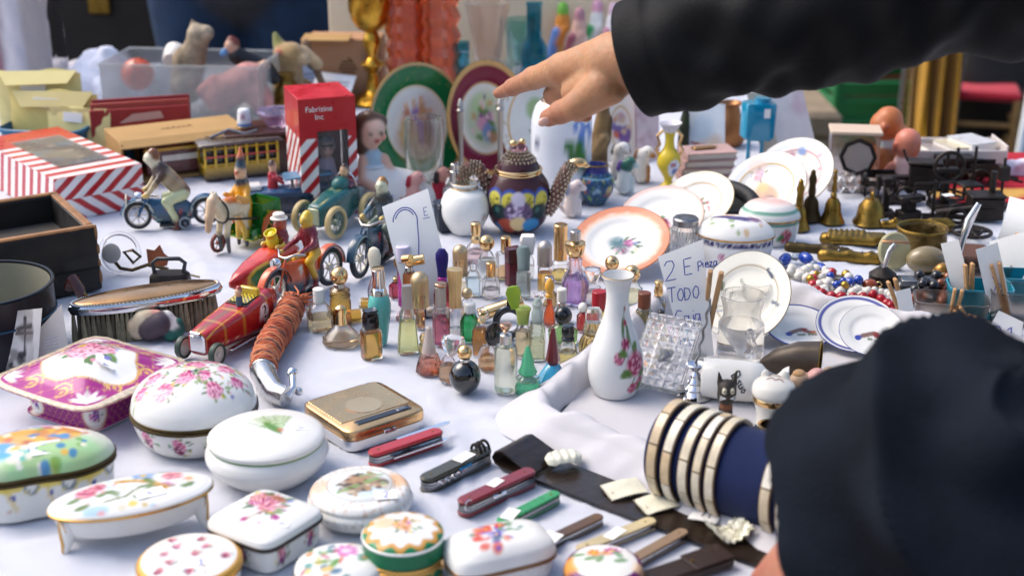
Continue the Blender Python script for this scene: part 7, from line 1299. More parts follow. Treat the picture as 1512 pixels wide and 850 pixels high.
# ---- white jar with green leaves, cloisonné, carvings, figurines
def jarp(V):
 th=(np.arctan2(V[:, 1], V[:, 0])+PI/2+PI)%(2*PI)-PI;A=Art(th*42, V[:, 2], '#e6e8ec');A.mix(.15*np.clip(np.sin(V[:, 2]*1.2), 0, 1), '#c9ccd6')
 for(x, y, l, w_, a_)in((8, 70, 30, 9, .1), (22, 78, 22, 8, 1.2), (20, 66, 22, 7, -.8), (34, 52, 20, 7, -.6), (14, 74, 20, 7, 2)):A.leaf(x, y, l, w_, a_, '#2f7a22')
 A.daisy(38, 100, 16, '#5f86cc', '#d9e2f0', 6);A.daisy(24, 112, 10, '#7f9cd6', '#e2e6f0', 6);A.disc(-40, 80, 8, '#3a4a68', .8);return A.c
t=T('porcelain_jar', 'tall white porcelain jar painted with green leaf and blue flowers', 'jar', 828, 292);q=MB();q.polar([(38, 0), (42, 3), (44, 30), (44, 110), (38, 132), (30, 140), (26, 140), (0, 120)], n=110, sub=6, c=jarp);t.part('body', q, PORC);q=MB();q.torus(0, 0, 140, 29, 1.8, n=40);t.part('rim', q, GILT)
t=T('cloisonne_vase', 'small round blue enamel vase with flower bands', 'vase', 880, 300)
def clo_(V):
 th=np.arctan2(V[:, 1], V[:, 0])*26;A=Art(th, V[:, 2], '#2c4a6c');n=vnoise(th, V[:, 2], .35, 3);A.mix(np.clip(n*2-.4, 0, .9), '#6a8a5a');A.mix(np.clip(-n*2-.5, 0, .9), '#5d86b0');A.speck(60, 80, ['#b8604a', '#c9b06a', '#8fb0c0', '#2a3070', '#7a9a4c'], 3, 7, 0, 26);A.mix((V[:, 2]>46)*1., '#3a3a7a');A.mix(np.clip(1.4-np.abs(V[:, 2]-40), 0, 1), '#7fb0c0');return A.c
q=MB();q.polar([(14, 0), (15, 3), (24, 18), (26, 32), (22, 42), (15, 48), (15, 54), (17, 57), (13, 57), (0, 40)], n=80, sub=5, c=clo_);t.part('body', q, PORC);q=MB();q.torus(0, 0, 57, 16, 1.2);t.part('rim', q, BRASS)
doll('wood_carving', 'tall mottled brown carved figure behind the enamel vase', 884, 268, [((0, 0, 6), 15, (-2, 0, 50), 13, '#6a4f30'), ((-2, 0, 50), 13, (4, 0, 96), 10, '#8a6c44'), ((4, 0, 106), 9, (5, -2, 112), 9, '#7a5e3c'), ((-10, -8, 40), 7, (6, -12, 66), 6, '#9a7c52'), ((10, -4, 60), 6, (14, 0, 90), 5, '#5a4228')], 46, 2, m=mat('carved_wood', attr=True, rough=.5, var=.4, vs=40, bump=.6, bs=90), cat='carving', extra=(('base', WOODT, lambda q:q.polar([(18, 0), (18, 4), (14, 7)], n=20)), ))
def oval_pic(A):A.mix(np.clip((1-np.hypot(A.u/17, (A.v-46)/32))/.06, 0, 1), '#cfae7a');A.mix(np.clip((.9-np.hypot(A.u/17, (A.v-46)/32))/.06, 0, 1), '#e2ddd6');A.disc(-4, 38, 8, '#c4553a', .9, .5);A.disc(6, 34, 9, '#6a4a9a', .9, .4, 1.6, 1.4);A.disc(0, 60, 7, '#b98a9a', .8, .6);A.speck(14, 12, ['#c98a6a', '#7a6aa0', '#d0b8a0'], 3, 2, 0, 50)
t=flat_card('porcelain_plaque', 'white porcelain plaque with oval couple medallion', 'plaque', 918, 236, [(-26, 0), (26, 0), (26, 98), (-26, 98)], 10, 14, PORC, oval_pic, thick=5);q=MB();q.box(0, 8, 3, 40, 10, 6, 1);t.part('foot', q, SATIN)
t=flat_card('porcelain_plaque', 'pink marbled tall panel beside the medallion plaque', 'plaque', 958, 238, [(-18, 0), (18, 0), (18, 104), (-18, 104)], 8, 20, MATTE, lambda A:(A.mix(np.ones(len(A.u)), '#d6c2c4'), A.mix(np.clip(vnoise(A.u, A.v, .12, 2), 0, .6), '#b88f96')), thick=6);q=MB();q.box(0, 8, 3, 30, 10, 6, 1);t.part('foot', q, SATIN)
for i, (x, y, lab, cs)in enumerate(((916, 262, 'white porcelain spaniel with black eye patch', ['#e6e2dc', '#e9e6e0', '#2a2a30', '#d8d2c8']), (950, 268, 'white and tan porcelain dog with turned head', ['#e2dcd2', '#e9e4dc', '#8a5a34', '#a8743c']), (924, 284, 'tiny figurine with green and violet dress', ['#dfe2dc', '#3a6a5a', '#6a4a8a', '#c9d8d2']), (846, 318, 'little pale pink porcelain elephant beside the teapot spout', ['#e2d4ce', '#d8c6c2', '#8aa0c0', '#e6dcd6']), (612, 306, 'small pink pig figurine with red ribbon behind the card', ['#d9a398', '#d29a90', '#9a1a30', '#e2c8c0']), (650, 300, 'small dark haired figurine in crimson beside the glass vase', ['#a01f34', '#c98a78', '#20181a', '#d9a898']))):
 doll('porcelain_figurine', lab, x, y, [((-3, 0, 10), 12, (-3, 0, 28), 10, cs[0]), ((0, -2, 40), 10, (4, -4, 44), 9, cs[1]), ((8, -8, 42), 4.5, (13, -10, 40), 3.6, cs[3]), ((-9, 0, 44), 4, (-12, 0, 36), 4, cs[2]), ((9, 2, 46), 4, (11, 2, 38), 3.6, cs[2]), ((-6, -7, 22), 3.6, (-6, -9, 4), 3.4, cs[0]), ((6, -7, 22), 3.6, (6, -9, 4), 3.4, cs[3]), ((-12, 6, 8), 4, (-20, 6, 16), 2.6, cs[0])], 42, 1.2, rz=-20+i*17, m=PORC, cat='figurine', extra=(('eye', BLACK, lambda q:(q.ball(3, -12.5, 46, 1.2, 6, 5), q.ball(8, -11, 46.5, 1.2, 6, 5))), ))
t=T('vase', 'slim yellow vase with gilt scroll handles and flower panel', 'vase', 986, 280)
def yv(V):
 th=(np.arctan2(V[:, 1], V[:, 0])+PI/2+PI)%(2*PI)-PI;A=Art(th*14, V[:, 2], '#d9bd3c');A.mix(np.clip((1-np.hypot((A.u-6)/9, (A.v-34)/14))/.1, 0, 1), '#e6e4ea');A.disc(8, 30, 5, '#4a6ab0', .9);A.disc(4, 40, 4, '#b06a70', .9);A.mix((V[:, 2]>84)*1., '#d8d2d4');return A.c
q=MB();q.polar([(14, 0), (15, 3), (6, 12), (8, 20), (17, 36), (16, 50), (8, 62), (7, 78), (12, 90), (17, 97), (14, 96), (0, 80)], n=60, sub=5, c=yv);t.part('body', q, PORC)
for s in(-1, 1):
 q=MB();q.tube([(s*14, 0, 48), (s*20, 0, 58), (s*14, 0, 66), (s*18, 0, 78), (s*10, 0, 86)], 2.4, 8);t.part('handle', q, GOLD)
for i in range(4):
 p=P(1037, 264);k_=dep(p)/FPX;t=T('book', ['dusty pink clothbound book at the bottom of the stack', 'dusty pink clothbound book second from the bottom of the stack', 'mauve clothbound book under the top of the stack', 'mauve clothbound book on top of the stack'][i], 'book', loc=tuple(p+Vector((i*.002, 0, i*11.5*k_))), rz=RD(2+i*3), k=k_, group='stack of books');q=MB();q.box(0, 0, 5.5, 72, 46, 8.5, .4);t.part('pages', q, mat('book_pages', '#cdbfae', rough=.8));cm=mat('book_cloth%d'%(i//2), ['#a8857e', '#b08f88'][i//2], rough=.8, var=.15)
 for z in(.8, 10.2):
  q=MB();q.box(0, 0, z, 76, 50, 1.5, .4);t.part('cover', q, cm)
 q=MB();q.box(-37.5, 0, 5.5, 1.6, 50, 9, .4);t.part('spine', q, cm)
t=T('paper_knife', 'gilt paper knife on the top book of the stack', 'paper knife', loc=tuple(P(1037, 264)+Vector((0, 0, 46.6*dep(P(1037, 264))/FPX))), k=dep(P(1037, 264))/FPX);q=MB();q.box(0, 0, 1.5, 34, 12, 2, .6, rz=.3);t.part('blade', q, GILT);q=MB();q.tube([(-20, -6, 1.5), (20, 6, 1.5)], 1, 6);t.part('stem', q, GILT)
t=T('glass_bottle', 'turquoise glass novelty bottle standing on two thin legs', 'glass bottle', 1113, 248, RD(8));BG=mat('blue_opaque_glass', '#0f86a8', rough=.08, coat=.6, var=.12, vs=60)
for s in(-1, 1):
 q=MB();q.polar([(7, 0), (6.5, 2), (3, 4), (3, 38), (4, 44)], n=16, cen=(s*10, 0));t.part('leg', q, BG)
q=MB();q.polar([(.8, 42), (1, 46), (1.02, 92), (.95, 95)], sup(23, 16, 7), 40, m=Matrix.Rotation(.03, 4, 'Y'));t.part('body', q, BG);q=MB();q.polar([(12, 94), (12, 102)], n=20, cen=(8, 0));t.part('lip', q, BG);sticker(t, 10, -17, 82, 9, 13, 0, PI/2, 0, None)
t=flat_card('framed_tile', 'white tile picture leaning back on a wooden easel', 'picture', 1172, 244, [(-44, 0), (44, 0), (26, 108), (-62, 108)], 20, 18, MATTE, lambda A:(A.mix(np.ones(len(A.u)), '#dcd6d4'), A.mix(np.clip(vnoise(A.u, A.v, .05, 7)*1.3-.3, 0, .8), '#c9a4ae'), A.mix(np.clip((np.abs(A.u-20+A.v*.17)-36)/2, 0, 1), '#cdbfa8')), thick=6);q=MB();q.box(0, 52, 36, 8, 4, 72, 1, m=Matrix.Rotation(.1, 4, 'X'));t.part('easel_leg', q, WOODT)
doll('bronze_figurine', 'dark green bronze figurine behind the stack of books', 1008, 230, [((0, 0, 6), 9, (0, 0, 40), 8, '#2e3428'), ((0, 0, 44), 8, (2, 0, 60), 6, '#3a4030'), ((2, 0, 70), 6, (3, 0, 73), 6, '#2a3026')], 34, 1.5, m=mat('bronze_patina', attr=True, rough=.45, metal=.6, var=.3), cat='figurine', extra=(('base', IRON, lambda q:q.polar([(13, 0), (13, 4)], n=20)), ))
t=flat_card('picture_card', 'pale blue and white picture card standing behind the books', 'card', 1040, 232, [(-30, 0), (30, 0), (26, 76), (-30, 76)], 14, -10, MATTE, lambda A:(A.mix(np.ones(len(A.u)), '#d6dde2'), A.disc(8, 14, 20, '#c9a98a', .7, .6), A.disc(-6, 40, 18, '#b8c9d6', .8, .6), A.line([(-20, 20), (24, 10)], 2, '#a85a4a')));q=MB();q.box(0, 26, 18, 10, 3, 36, 1, m=Matrix.Rotation(.2, 4, 'X'));t.part('strut', q, PAPER)
t=T('copper_jug', 'blurred copper jug standing behind the picture card', 'jug', 1075, 214);q=MB();q.polar([(18, 0), (24, 8), (26, 28), (16, 46), (14, 56), (18, 62), (15, 62), (0, 40)], n=28);t.part('body', q, mat('copper', '#9a6a44', rough=.4, metal=.8, var=.2));q=MB();q.torus(22, 0, 40, 14, 2.5, axis='Y', a0=-1.4, a1=1.4);t.part('handle', q, mat('copper', '#9a6a44'))
# ---- handwritten card in the middle
t=flat_card('price_card', 'white card with a blue hooked pen mark among the perfumes', 'price card', 618, 462, [(-14, 0), (52, 20), (18, 172), (-50, 148)], 18, 4, PAPER, None, curl=10, thick=.6)
Mw=t.M@Matrix.Rotation(PI/2, 4, 'X')
writing(t, 'handwriting', [[(-16-18*math.cos(u_*.22), 126+20*math.sin(u_*.22))for u_ in range(14)]+[(2, 116), (3, 100), (2.4, 84), (3, 68)], [(-16-15*math.cos(.3+u_*.2), 125+18*math.sin(.3+u_*.2))for u_ in range(12)]], .8, INK, Mw, None, 3.5);writing(t, 'handwriting', [[(16, 146), (11, 145), (12, 134), (17, 135)], [(11, 140), (15, 140)], [(10, 130), (20, 132)]], .5, INK, Mw, None, 3.5)
q=MB();q.box(4, 8, 3, 40, 14, 6, 1.5);t.part('card_foot', q, PLASTICCLEAR)
# ================================================================ CLOTH-LINED TRAY
LIN=mat('grey_linen', '#c3c0c2', rough=.92, bump=.3, bs=1100, var=.06, vs=14, sheen=.15)
t=T('lined_tray', 'shallow display tray lined with pale grey linen folded over its edges', 'tray', loc=P(1030, 600));kx=t.k
def l2(x, y):v=(P(x, y)-t.p)/t.k;return Vector((v.x, v.y, 0))
def wallsweep(pts, wi, wo, h, seed, skirt=0., n=22):
 pp=[l2(*p_)for p_ in pts];path=[]
 for a_, b_ in zip(pp[:-1], pp[1:]):
  m_=max(4, int((b_-a_).length/7))
  for j in range(m_):path.append(a_.lerp(b_, j/m_))
 path.append(pp[-1])
 for _ in range(6):path=[path[0]]+[(path[i-1]+path[i]*2+path[i+1])/4 for i in range(1, len(path)-1)]+[path[-1]]
 V=[];g2=random.Random(seed);phs=[g2.uniform(0, 6)for _ in range(6)]
 for i, c0 in enumerate(path):
  d=(path[min(i+1, len(path)-1)]-path[max(i-1, 0)]).normalized();nr=Vector((-d.y, d.x, 0));s_=i*7.
  hh=h*(1+.10*math.sin(s_*.021+phs[0])+.05*math.sin(s_*.06+phs[1]))
  for j in range(n):
   f=j/(n-1);o=wi+(-wo-wi)*f
   z=hh*max(0, (1-abs((f-.42)/.58)**2.2))if f>.42 else hh*max(0, 1-abs((f-.42)/.42)**2.6)
   fo=2.6*math.sin(s_*.05+f*5+phs[2])*math.sin(s_*.017+phs[3])+1.5*math.sin(s_*.13+f*9+phs[4])
   if f>.8:o-=skirt*(f-.8)/.2*(1+.3*math.sin(s_*.04+phs[5]))
   V.append(c0+nr*(o+fo*.6)+Vector((0, 0, max(.6, z+fo*min(1, z/6)+.8))))
 V=np.array([tuple(v)for v in V]);q=MB();q.grid(n, len(path), V[:, 0], V[:, 1], V[:, 2]);return q
q=wallsweep([(985, 455), (935, 490), (895, 530), (850, 568), (806, 600), (792, 622), (815, 645), (870, 660), (950, 690), (1060, 745), (1200, 815), (1400, 910)], 24, 30, 34, 3, 26);t.part('lining_wall', q, LIN, angle=180)
q=wallsweep([(1700, 590), (1512, 536), (1400, 515), (1300, 494), (1220, 474), (1140, 452), (1080, 440), (985, 452)], 30, 30, 46, 8, 6);t.part('lining_wall', q, LIN, angle=180)
fl=[l2(*p_)for p_ in((985, 470), (930, 505), (860, 575), (822, 620), (860, 640), (960, 672), (1120, 740), (1300, 820), (1600, 900), (1650, 600), (1500, 545), (1250, 490), (1120, 458), (1040, 452))]
q=MB();q.poly([(p_.x, p_.y)for p_ in fl], .8, 2.4);t.part('lining_floor', q, LIN)
ZT=.0024
# ---- bud vase
def vz(V):
 th=(np.arctan2(V[:, 1], V[:, 0])+PI/2+PI)%(2*PI)-PI;A=Art(th*38, V[:, 2], '#dddcd8')
 for(x, y)in((10, 88), (8, 64), (20, 78)):A.leaf(x, y, 26, 4, 1.4, '#5f7a4a')
 A.line([(22, 20), (30, 60), (18, 110), (20, 128)], 1.2, '#6f8a58');A.rose(30, 52, 17, '#b8506a');A.rose(24, 18, 8, '#b04a64');A.rose(38, 24, 9, '#c05a74');A.rose(14, 80, 8, '#9a3a58');A.rose(2, 62, 8, '#c06a84');A.disc(20, 106, 5, '#a84a5a');A.disc(23, 124, 3.5, '#b0605a')
 for(x, y, a_)in((20, 36, 2.4), (34, 34, .4), (26, 70, .6), (18, 44, 3.6), (34, 12, 1), (16, 66, 3)):A.leaf(x, y, 16, 5, a_, '#5f7f3f')
 return A.c
t=T('bud_vase', 'slender white porcelain bud vase painted with pink roses', 'vase', 908, 578, z=ZT);q=MB();q.polar([(30, 0), (32, 2), (38, 16), (41, 36), (38, 58), (30, 82), (20, 108), (16.5, 130), (17, 146), (21, 160), (24, 166), (22, 167), (15, 150), (0, 120)], n=110, sub=7, c=vz);t.part('body', q, PORC);q=MB();q.torus(0, 0, 166.5, 23, .9, n=40);t.part('gilt_lip', q, GILT)
# ---- crystal dish on edge
t=T('crystal_dish', 'square cut crystal dish propped on edge behind the bud vase', 'crystal dish', 968, 576, z=ZT, rz=RD(-28));CR=glass('#f6f8fa', 0., 1.52);M_=Matrix.Translation((0, -10, 6))@Matrix.Rotation(RD(42), 4, 'X')
q=MB();q.box(0, 56, 0, 84, 112, 10, 3, m=M_);t.part('slab', q, CR)
for i in range(6):
 for j in range(8):
  q=MB();q.polar([(9.6, 5.2), (0, 12)], n=4, rot=PI/4, m=M_@Matrix.Translation((-35+i*14, 7+j*14, 0)));t.part('facet', q, CR, angle=5)
sticker(t, 4, 26, 42, 22, 22, .1, RD(42), 0, '2', PAPER)
# ---- written card with peg
t=flat_card('price_card', 'handwritten white card reading todo caja clipped with a wooden peg', 'price card', 1028, 532, [(-16, 0), (26, 6), (2, 166), (-62, 140)], 10, -6, PAPER, None, z=ZT, curl=9, thick=.6);Mw=t.M@Matrix.Rotation(PI/2, 4, 'X')
sl_=lambda s:[[(x-.12*(y-80)+.0, y+.2*(x+30))for x, y in st]for st in s]
W=glyph('2', -46, 112, 26)+glyph('E', -18, 116, 22)+glyph('p', 2, 122, 14)+glyph('i', 9, 122, 12)+glyph('e', 12, 121, 12)+glyph('z', 18, 121, 11)+glyph('a', 24, 121, 11)+glyph('T', -44, 82, 20)+glyph('O', -30, 82, 17)+glyph('D', -20, 82, 17)+glyph('O', -8, 82, 17)+glyph('c', -36, 50, 20)+glyph('a', -24, 50, 18)+glyph('j', -14, 50, 18)+glyph('a', -8, 50, 18)+[[(-30, 32), (-6, 42)]]
t2=writing(t, 'handwriting', sl_(W), .75, INK, Mw, None, 6.)
q=MB();q.box(0, 8, 4, 30, 14, 7, 1.5);t.part('card_foot', q, PLASTICCLEAR)
def peg(label, x, y, L=100, lean=0., yaw=0., z=0., w_=11, loc=None, k=None, open_=.10, side=0.):
 t=T('clothes_peg', label, 'clothes peg', x, y, RD(yaw), z=z, loc=loc, k=k, tilt=(RD(side), RD(lean)), group='wooden clothes pegs')
 for s in(-1, 1):
  q=MB();q.box(0, 0, 0, w_*.55, w_, L, 1.2, m=Matrix.Translation((s*w_*.42, 0, L/2))@Matrix.Rotation(s*open_*.5, 4, 'Y'));t.part('jaw', q, WOODP)
 q=MB();q.torus(0, 0, L*.45, w_*.5, 1.1, axis='X', n=14, k=6);q.tube([(-w_*.8, 0, L*.5), (w_*.8, 0, L*.5)], 1.1, 6);t.part('spring', q, STEEL);return t
peg('wooden clothes peg clipped to the todo caja card', 1040, 505, 104, 6, -8, ZT+.014, 13)
# ---- silver spindle
t=T('silver_spike', 'small silver cone stand with thin twisted rod', 'stand', 1025, 584, z=ZT);q=MB();q.polar([(26, 0), (27, 2), (20, 6), (16, 10), (17, 13), (11, 18), (12, 21), (7, 27), (8, 31), (4, 36), (14, 46), (12, 47), (0, 40)], n=36);t.part('cone', q, CHROME);q=MB();q.tube([(0+1.4*math.cos(i*.9)+i*.55, 1.4*math.sin(i*.9), 40+i*3.2)for i in range(32)], 2, 7);t.part('rod', q, STEEL);q=MB();q.poly([(-48, -8), (-30, -16), (-4, -4), (-10, 10), (-34, 8)], 8, 12, 1, m=Matrix.Rotation(.1, 4, 'Y'));t.part('leaf_foot', q, SILVER)
# ---- glass jugs
def jug(label, x, y, R, h):
 t=gvase('glass_jug', label, x, y, circ(1), [(R*.95, 0), (R, 3), (R*.96, h*.55), (R*.78, h*.66), (R*.82, h*.8), (R*.95, h), (R*.95, h+.8)], '#f2f1ef', 44, cat='glass jug', wall=.93);t.e.location.z+=ZT
 q=MB();q.tube([(-R*.85, 0, h*.78), (-R*1.5, 0, h*.76), (-R*1.55, 0, h*.5), (-R*.95, 0, h*.4)], 4.4, 10);t.part('handle', q, CLEAR)
 q=MB();q.ball(R*.2, -R*.95, h*.5, (7, 5, 8), 12, 8);q.tube([(R*.2, -R*1.0, h*.48), (R*.45, -R*.95, h*.3), (R*.3, -R*.98, h*.1)], 4, 8);t.part('moulded_lug', q, CLEAR);return t
jug('clear glass jug with moulded face standing before the cream plate', 1092, 528, 35, 88);jug('second clear glass jug partly behind the first jug', 1112, 492, 25, 72)
def cr(A):A.ring(46, 47.5, '#a8926a', .9, .6);A.disc(-40, 10, 6, '#8a8a6a', .8, .5, .5);A.line([(-46, 22), (-40, 4)], 2, '#6a6a58');A.line([(20, 44), (30, 34)], 2.2, '#5a6070');A.line([(40, 0), (50, -4)], 2.6, '#6a7684')
plate('large cream plate with thin gilt line leaning behind the jugs', 1100, 492, 66, -30, 40, cr, z=ZT, base='#ebe8dc')
def br(A):A.ring(50, 54.5, '#2f3a8c', 1, .8);A.line([(-12, -8), (4, -2), (14, -10)], 4, '#6a4030', .9);A.disc(-18, -12, 5, '#3a4a9a');A.disc(8, -4, 5, '#8a3f38');A.disc(20, -10, 4, '#b8704a');A.line([(-4, -14), (22, -16)], 1.6, '#5a6a4a')
BLUE=mat('blue_rim', '#2f3a8c', rough=.2, coat=.4)
t=plate('flat white plate with blue rim and tiny price label', 1178, 500, 52, 6, 76, br, z=ZT, rim=BLUE);sticker(t, -24, 30, 19, 24, 12, -.3, RD(14), 0, '1')
plate('deep white plate with blue rim under the small plate', 1262, 506, 58, -14, 68, br, z=ZT, rim=BLUE)
plate('small blue rimmed plate with painted figures stacked on the deep plate', 1284, 514, 46, -14, 62, br, z=ZT+.011, rim=BLUE)
# ---- horn bell, porcelain oddments
t=T('horn_cup', 'dark horn cup lying open towards the plates', 'horn', 1174, 556, RD(-18), z=ZT);q=MB();loft(q, dense([(-52, 6, 8, 20, 2.2), (-30, 18, 3, 38, 2.2), (0, 25, 1, 50, 2.2), (34, 28, 1, 54, 2.2)], 3), 32);q.f=[f for f in q.f if not(len(f)>4 and min(f)>32)];t.part('shell', q, mat('horn_dark', '#4b4034', rough=.4, metal=.3, var=.35, vs=30, bump=.3, bs=60));q=MB();loft(q, [(33.9, 27, 2, 53, 2.2), (10, 22, 5, 46, 2.2), (-20, 12, 9, 30, 2.2)], 32);q.f=[tuple(reversed(f))for f in q.f if not(len(f)>4 and min(f)<32)];t.part('hollow', q, mat('horn_black', '#0c0a0a', rough=.6));q=MB();q.torus(34, 0, 27.5, 27, 1.3, axis='X', n=36, k=6);t.part('lip', q, BRASS)
t=T('porcelain_vase', 'white porcelain bottle lying on its side with dark lettering', 'bottle', 1092, 590, RD(-14), z=ZT);q=MB();q.polar([(24, 0), (27, 3), (28, 50), (26, 84), (14, 96), (10, 104), (22, 116), (26, 124), (24, 124), (8, 106), (0, 100)], n=44, m=Matrix.Translation((-56, 0, 28))@Matrix.Rotation(PI/2, 4, 'Y'), c=C('#e6e2d8'), sub=2);t.part('body', q, PORC);writing(t, 'lettering', glyph('D', -4, 0, 14)+glyph('s', 6, 0, 12)+glyph('u', 13, 0, 12)+glyph('o', 20, 0, 12), 1., INKD, Matrix.Translation((-10, -25, 40))@Matrix.Rotation(RD(62), 4, 'X')@Matrix.Rotation(-.9, 4, 'Z'), None, .8)
t=T('porcelain_box', 'white porcelain cat shaped box with gold hinge band', 'porcelain box', 1138, 640, RD(-16), z=ZT);q=MB();q.polar([(26, 0), (29, 3), (25, 14), (23, 30), (28, 48)], n=44, c=C('#dcd7cc'), sub=2);t.part('body', q, PORC);q=MB();q.polar([(29, 48), (30, 50), (30, 54), (29, 56)], n=44);t.part('hinge_band', q, GOLD);q=MB();q.polar([(29, 56), (32, 62), (28, 74), (14, 80), (0, 81)], n=60, sub=4, c=lambda V:Art(V[:, 0], V[:, 1], '#dcd7cc').line([(-10, -6), (-4, 0), (2, -6), (8, 0), (12, -6)], 1.6, '#8a5a3a').line([(-10, 6), (0, 10), (12, 6)], 1.2, '#8a5a3a').c);l_=t.part('lid', q, PORC);q=MB();q.ball(-14, 10, 78, (7, 4, 10), c=C('#dcd7cc'));q.ball(14, 12, 78, (7, 4, 10), c=C('#dcd7cc'));t.part('ear', q, PORC, l_)
doll('bead_doll', 'two pale round bead dolls with pink cheeks', 1192, 582, [((-14, 0, 16), 16, (-12, 0, 18), 16, '#b89a7c'), ((10, -2, 22), 15, (12, -2, 24), 15, '#d39a90'), ((30, 4, 26), 12, (31, 4, 27), 12, '#c9ab8a'), ((10, -17, 26), 2, (11, -17, 26), 1.6, '#5a2a3a')], 46, .8, z=ZT, cat='figurine', extra=(('cap', WOODP, lambda q:q.ball(-14, 0, 30, (10, 10, 6))), ))
t=T('carved_walnut', 'dark brown carved wooden ball beside the porcelain cat box', 'carving', 1176, 634, z=ZT);t.part('ball', blob([((0, 0, 24), 24, (8, 0, 26), 23, '#2f241d'), ((-10, -14, 30), 8, (10, -16, 34), 8, '#3a2c22'), ((16, -10, 20), 8, (18, -8, 34), 7, '#241a15')], 40, 2, noise=(1.2, .4)), mat('walnut', attr=True, rough=.5, var=.3, vs=50));q=MB();q.polar([(14, 0), (15, 3), (10, 6)], n=20);t.part('foot', q, WOODT)
t=T('metal_pot', 'little round pewter pot with lugs beside the velvet roll', 'pot', 1136, 668, z=ZT);q=MB();q.polar([(12, 0), (20, 5), (25, 18), (23, 30), (18, 38), (20, 41), (16, 41), (20, 28), (12, 8), (0, 6)], n=40);t.part('body', q, mat('pewter', '#8d7f6a', rough=.25, metal=1, var=.25, vs=50));q=MB()
for s in(-1, 1):q.ball(s*24, 0, 38, 4, 10, 8)
t.part('lug', q, STEEL)
K_='#2f2820'
doll('cat_figurine', 'small dark wooden cat with painted white eyes', 1070, 628, [((0, 0, 6), 12, (0, 0, 26), 10, '#141416'), ((0, -2, 46), 14, (0, -3, 54), 14, K_), ((-10, 0, 62), 5, (-13, 0, 78), 1.4, K_), ((10, 0, 62), 5, (13, 0, 80), 1.4, K_), ((0, -2, 30), 9, (0, -2, 32), 9, '#7a4a2c'), ((-6, -15.4, 55), 2.6, (-6, -15.6, 58), 2, '#d9d0b8'), ((6, -15.4, 55), 2.6, (6, -15.6, 58), 2, '#d9d0b8'), ((-6, -17.4, 56), 1, (-6, -17.5, 57), .8, '#101010'), ((6, -17.4, 56), 1, (6, -17.5, 57), .8, '#101010'), ((0, -16, 48), 2, (0, -16.5, 48), 1.6, '#4a3a2c')], 54, .9, sm=.3, z=ZT, m=mat('painted_wood', attr=True, rough=.6), cat='figurine', extra=(('whiskers', PAPER, lambda q:[q.tube([(s*3, -16, 46), (s*12, -14, 46+j*3)], .5, 4)for s in(-1, 1)for j in(-1, 0, 1)]), ))
t=T('glass_pyramid', 'small clear glass pyramid beside the velvet roll', 'paperweight', 1010, 630, RD(20), z=ZT);q=MB();q.polar([(32, 0), (33, 2), (0, 40)], n=4);t.part('prism', q, CLEAR, angle=10);q=MB();q.polar([(31, -.3), (30, .5)], n=4);t.part('base', q, glass('#d8e6ee'));sticker(t, 0, -6, 2.6, 16, 12, 0, 0, 0, None)
# ================================================================ RIGHT MIDDLE: plates, terrines
def dn(A):
 n=vnoise(A.u, A.v, .25, 3);d=np.hypot(A.u, A.v);A.ring(60, 80, '#cf6a24', .8, 3, d+2*n);A.ring(54, 61, '#e6b48a', .6, 4);A.bouquet(8, -4, 24, 5, ('#7a9a9a', '#a86a9a', '#4a6a70'), 4, 9, 8);A.disc(-8, 2, 12, '#4f7a80', .8, .5)
plate('shallow dish with orange lustre rim and floral centre', 916, 392, 72, -22, 66, dn, rim=mat('lustre', '#c9702c', rough=.2, coat=.5))
def dn2(A):
 d=np.hypot(A.u, A.v);A.ring(56, 70, '#dfa08a', .5, 4);A.bouquet(10, -14, 24, 6, ('#b04a5a', '#7a3a50'), 3, 7, 5)
plate('shallow dish with pink shell edge behind the orange rimmed dish', 976, 352, 62, -22, 64, dn2)
def dn3(A):A.ring(36, 38, '#c9b088');A.ring(52, 60, '#d8cdb4');A.bouquet(0, -8, 26, 9, ('#c98a4a', '#b0405a', '#d9b04a'), 4, 8, 8);A.disc(-36, 36, 14, '#f4eee0', .8)
plate('white scalloped plate with fruit painting leaning on its neighbours', 1028, 334, 56, -36, 56, dn3)
def dn4(A):A.ring(42, 44, '#c9a86a');A.bouquet(-20, 20, 16, 3, ('#c98a9a', '#8a8ac0'), 3, 6, 5);A.disc(6, -10, 18, '#b07a4a', .8, .5, 1.3, -.5);A.disc(14, -18, 10, '#4a2a5a', .8, .5);A.disc(-6, 2, 9, '#c9a868', .8, .5);A.ring(48, 52, '#c9d0e0', .7, 1.5);A.disc(-30, 34, 14, '#e9c8b8', .6, .6)
plate('white plate with figure scene leaning beside the black oval frame', 1128, 322, 62, -40, 50, dn4)
def dn5(A):A.ring(42, 44, '#c98a8a');A.disc(10, -2, 15, '#5a2a4a', .8, .5, 1.4, -.6);A.disc(0, 14, 12, '#c9a0a0', .7, .6);A.disc(20, -24, 9, '#d98a4a', .8, .6);A.ring(50, 54, '#c8d4e8', .8, 2);A.speck(20, 50, ['#c98a9a', '#8aa0c8', '#e0c0a0'], 4, 3)
plate('white plate with dark plum flower leaning at the end of the row', 1168, 304, 62, -40, 48, dn5)
t=T('oval_frame', 'black oval hollow frame leaning between the white plates', 'frame', 1064, 322);M_=Matrix.Rotation(RD(-44), 4, 'Z')@Matrix.Translation((0, 0, 24))@Matrix.Rotation(RD(36), 4, 'X');q=MB();q.torus(0, 0, 0, 54, 11, n=48, k=12, sy=.5, m=M_);t.part('moulding', q, mat('black_frame', '#191a1c', rough=.6, bump=.4, bs=90));q=MB();q.polar([(.84, -5), (.84, -2)], ell(56, 27), 40, m=M_);t.part('backing', q, mat('frame_back', '#101214', rough=.8))
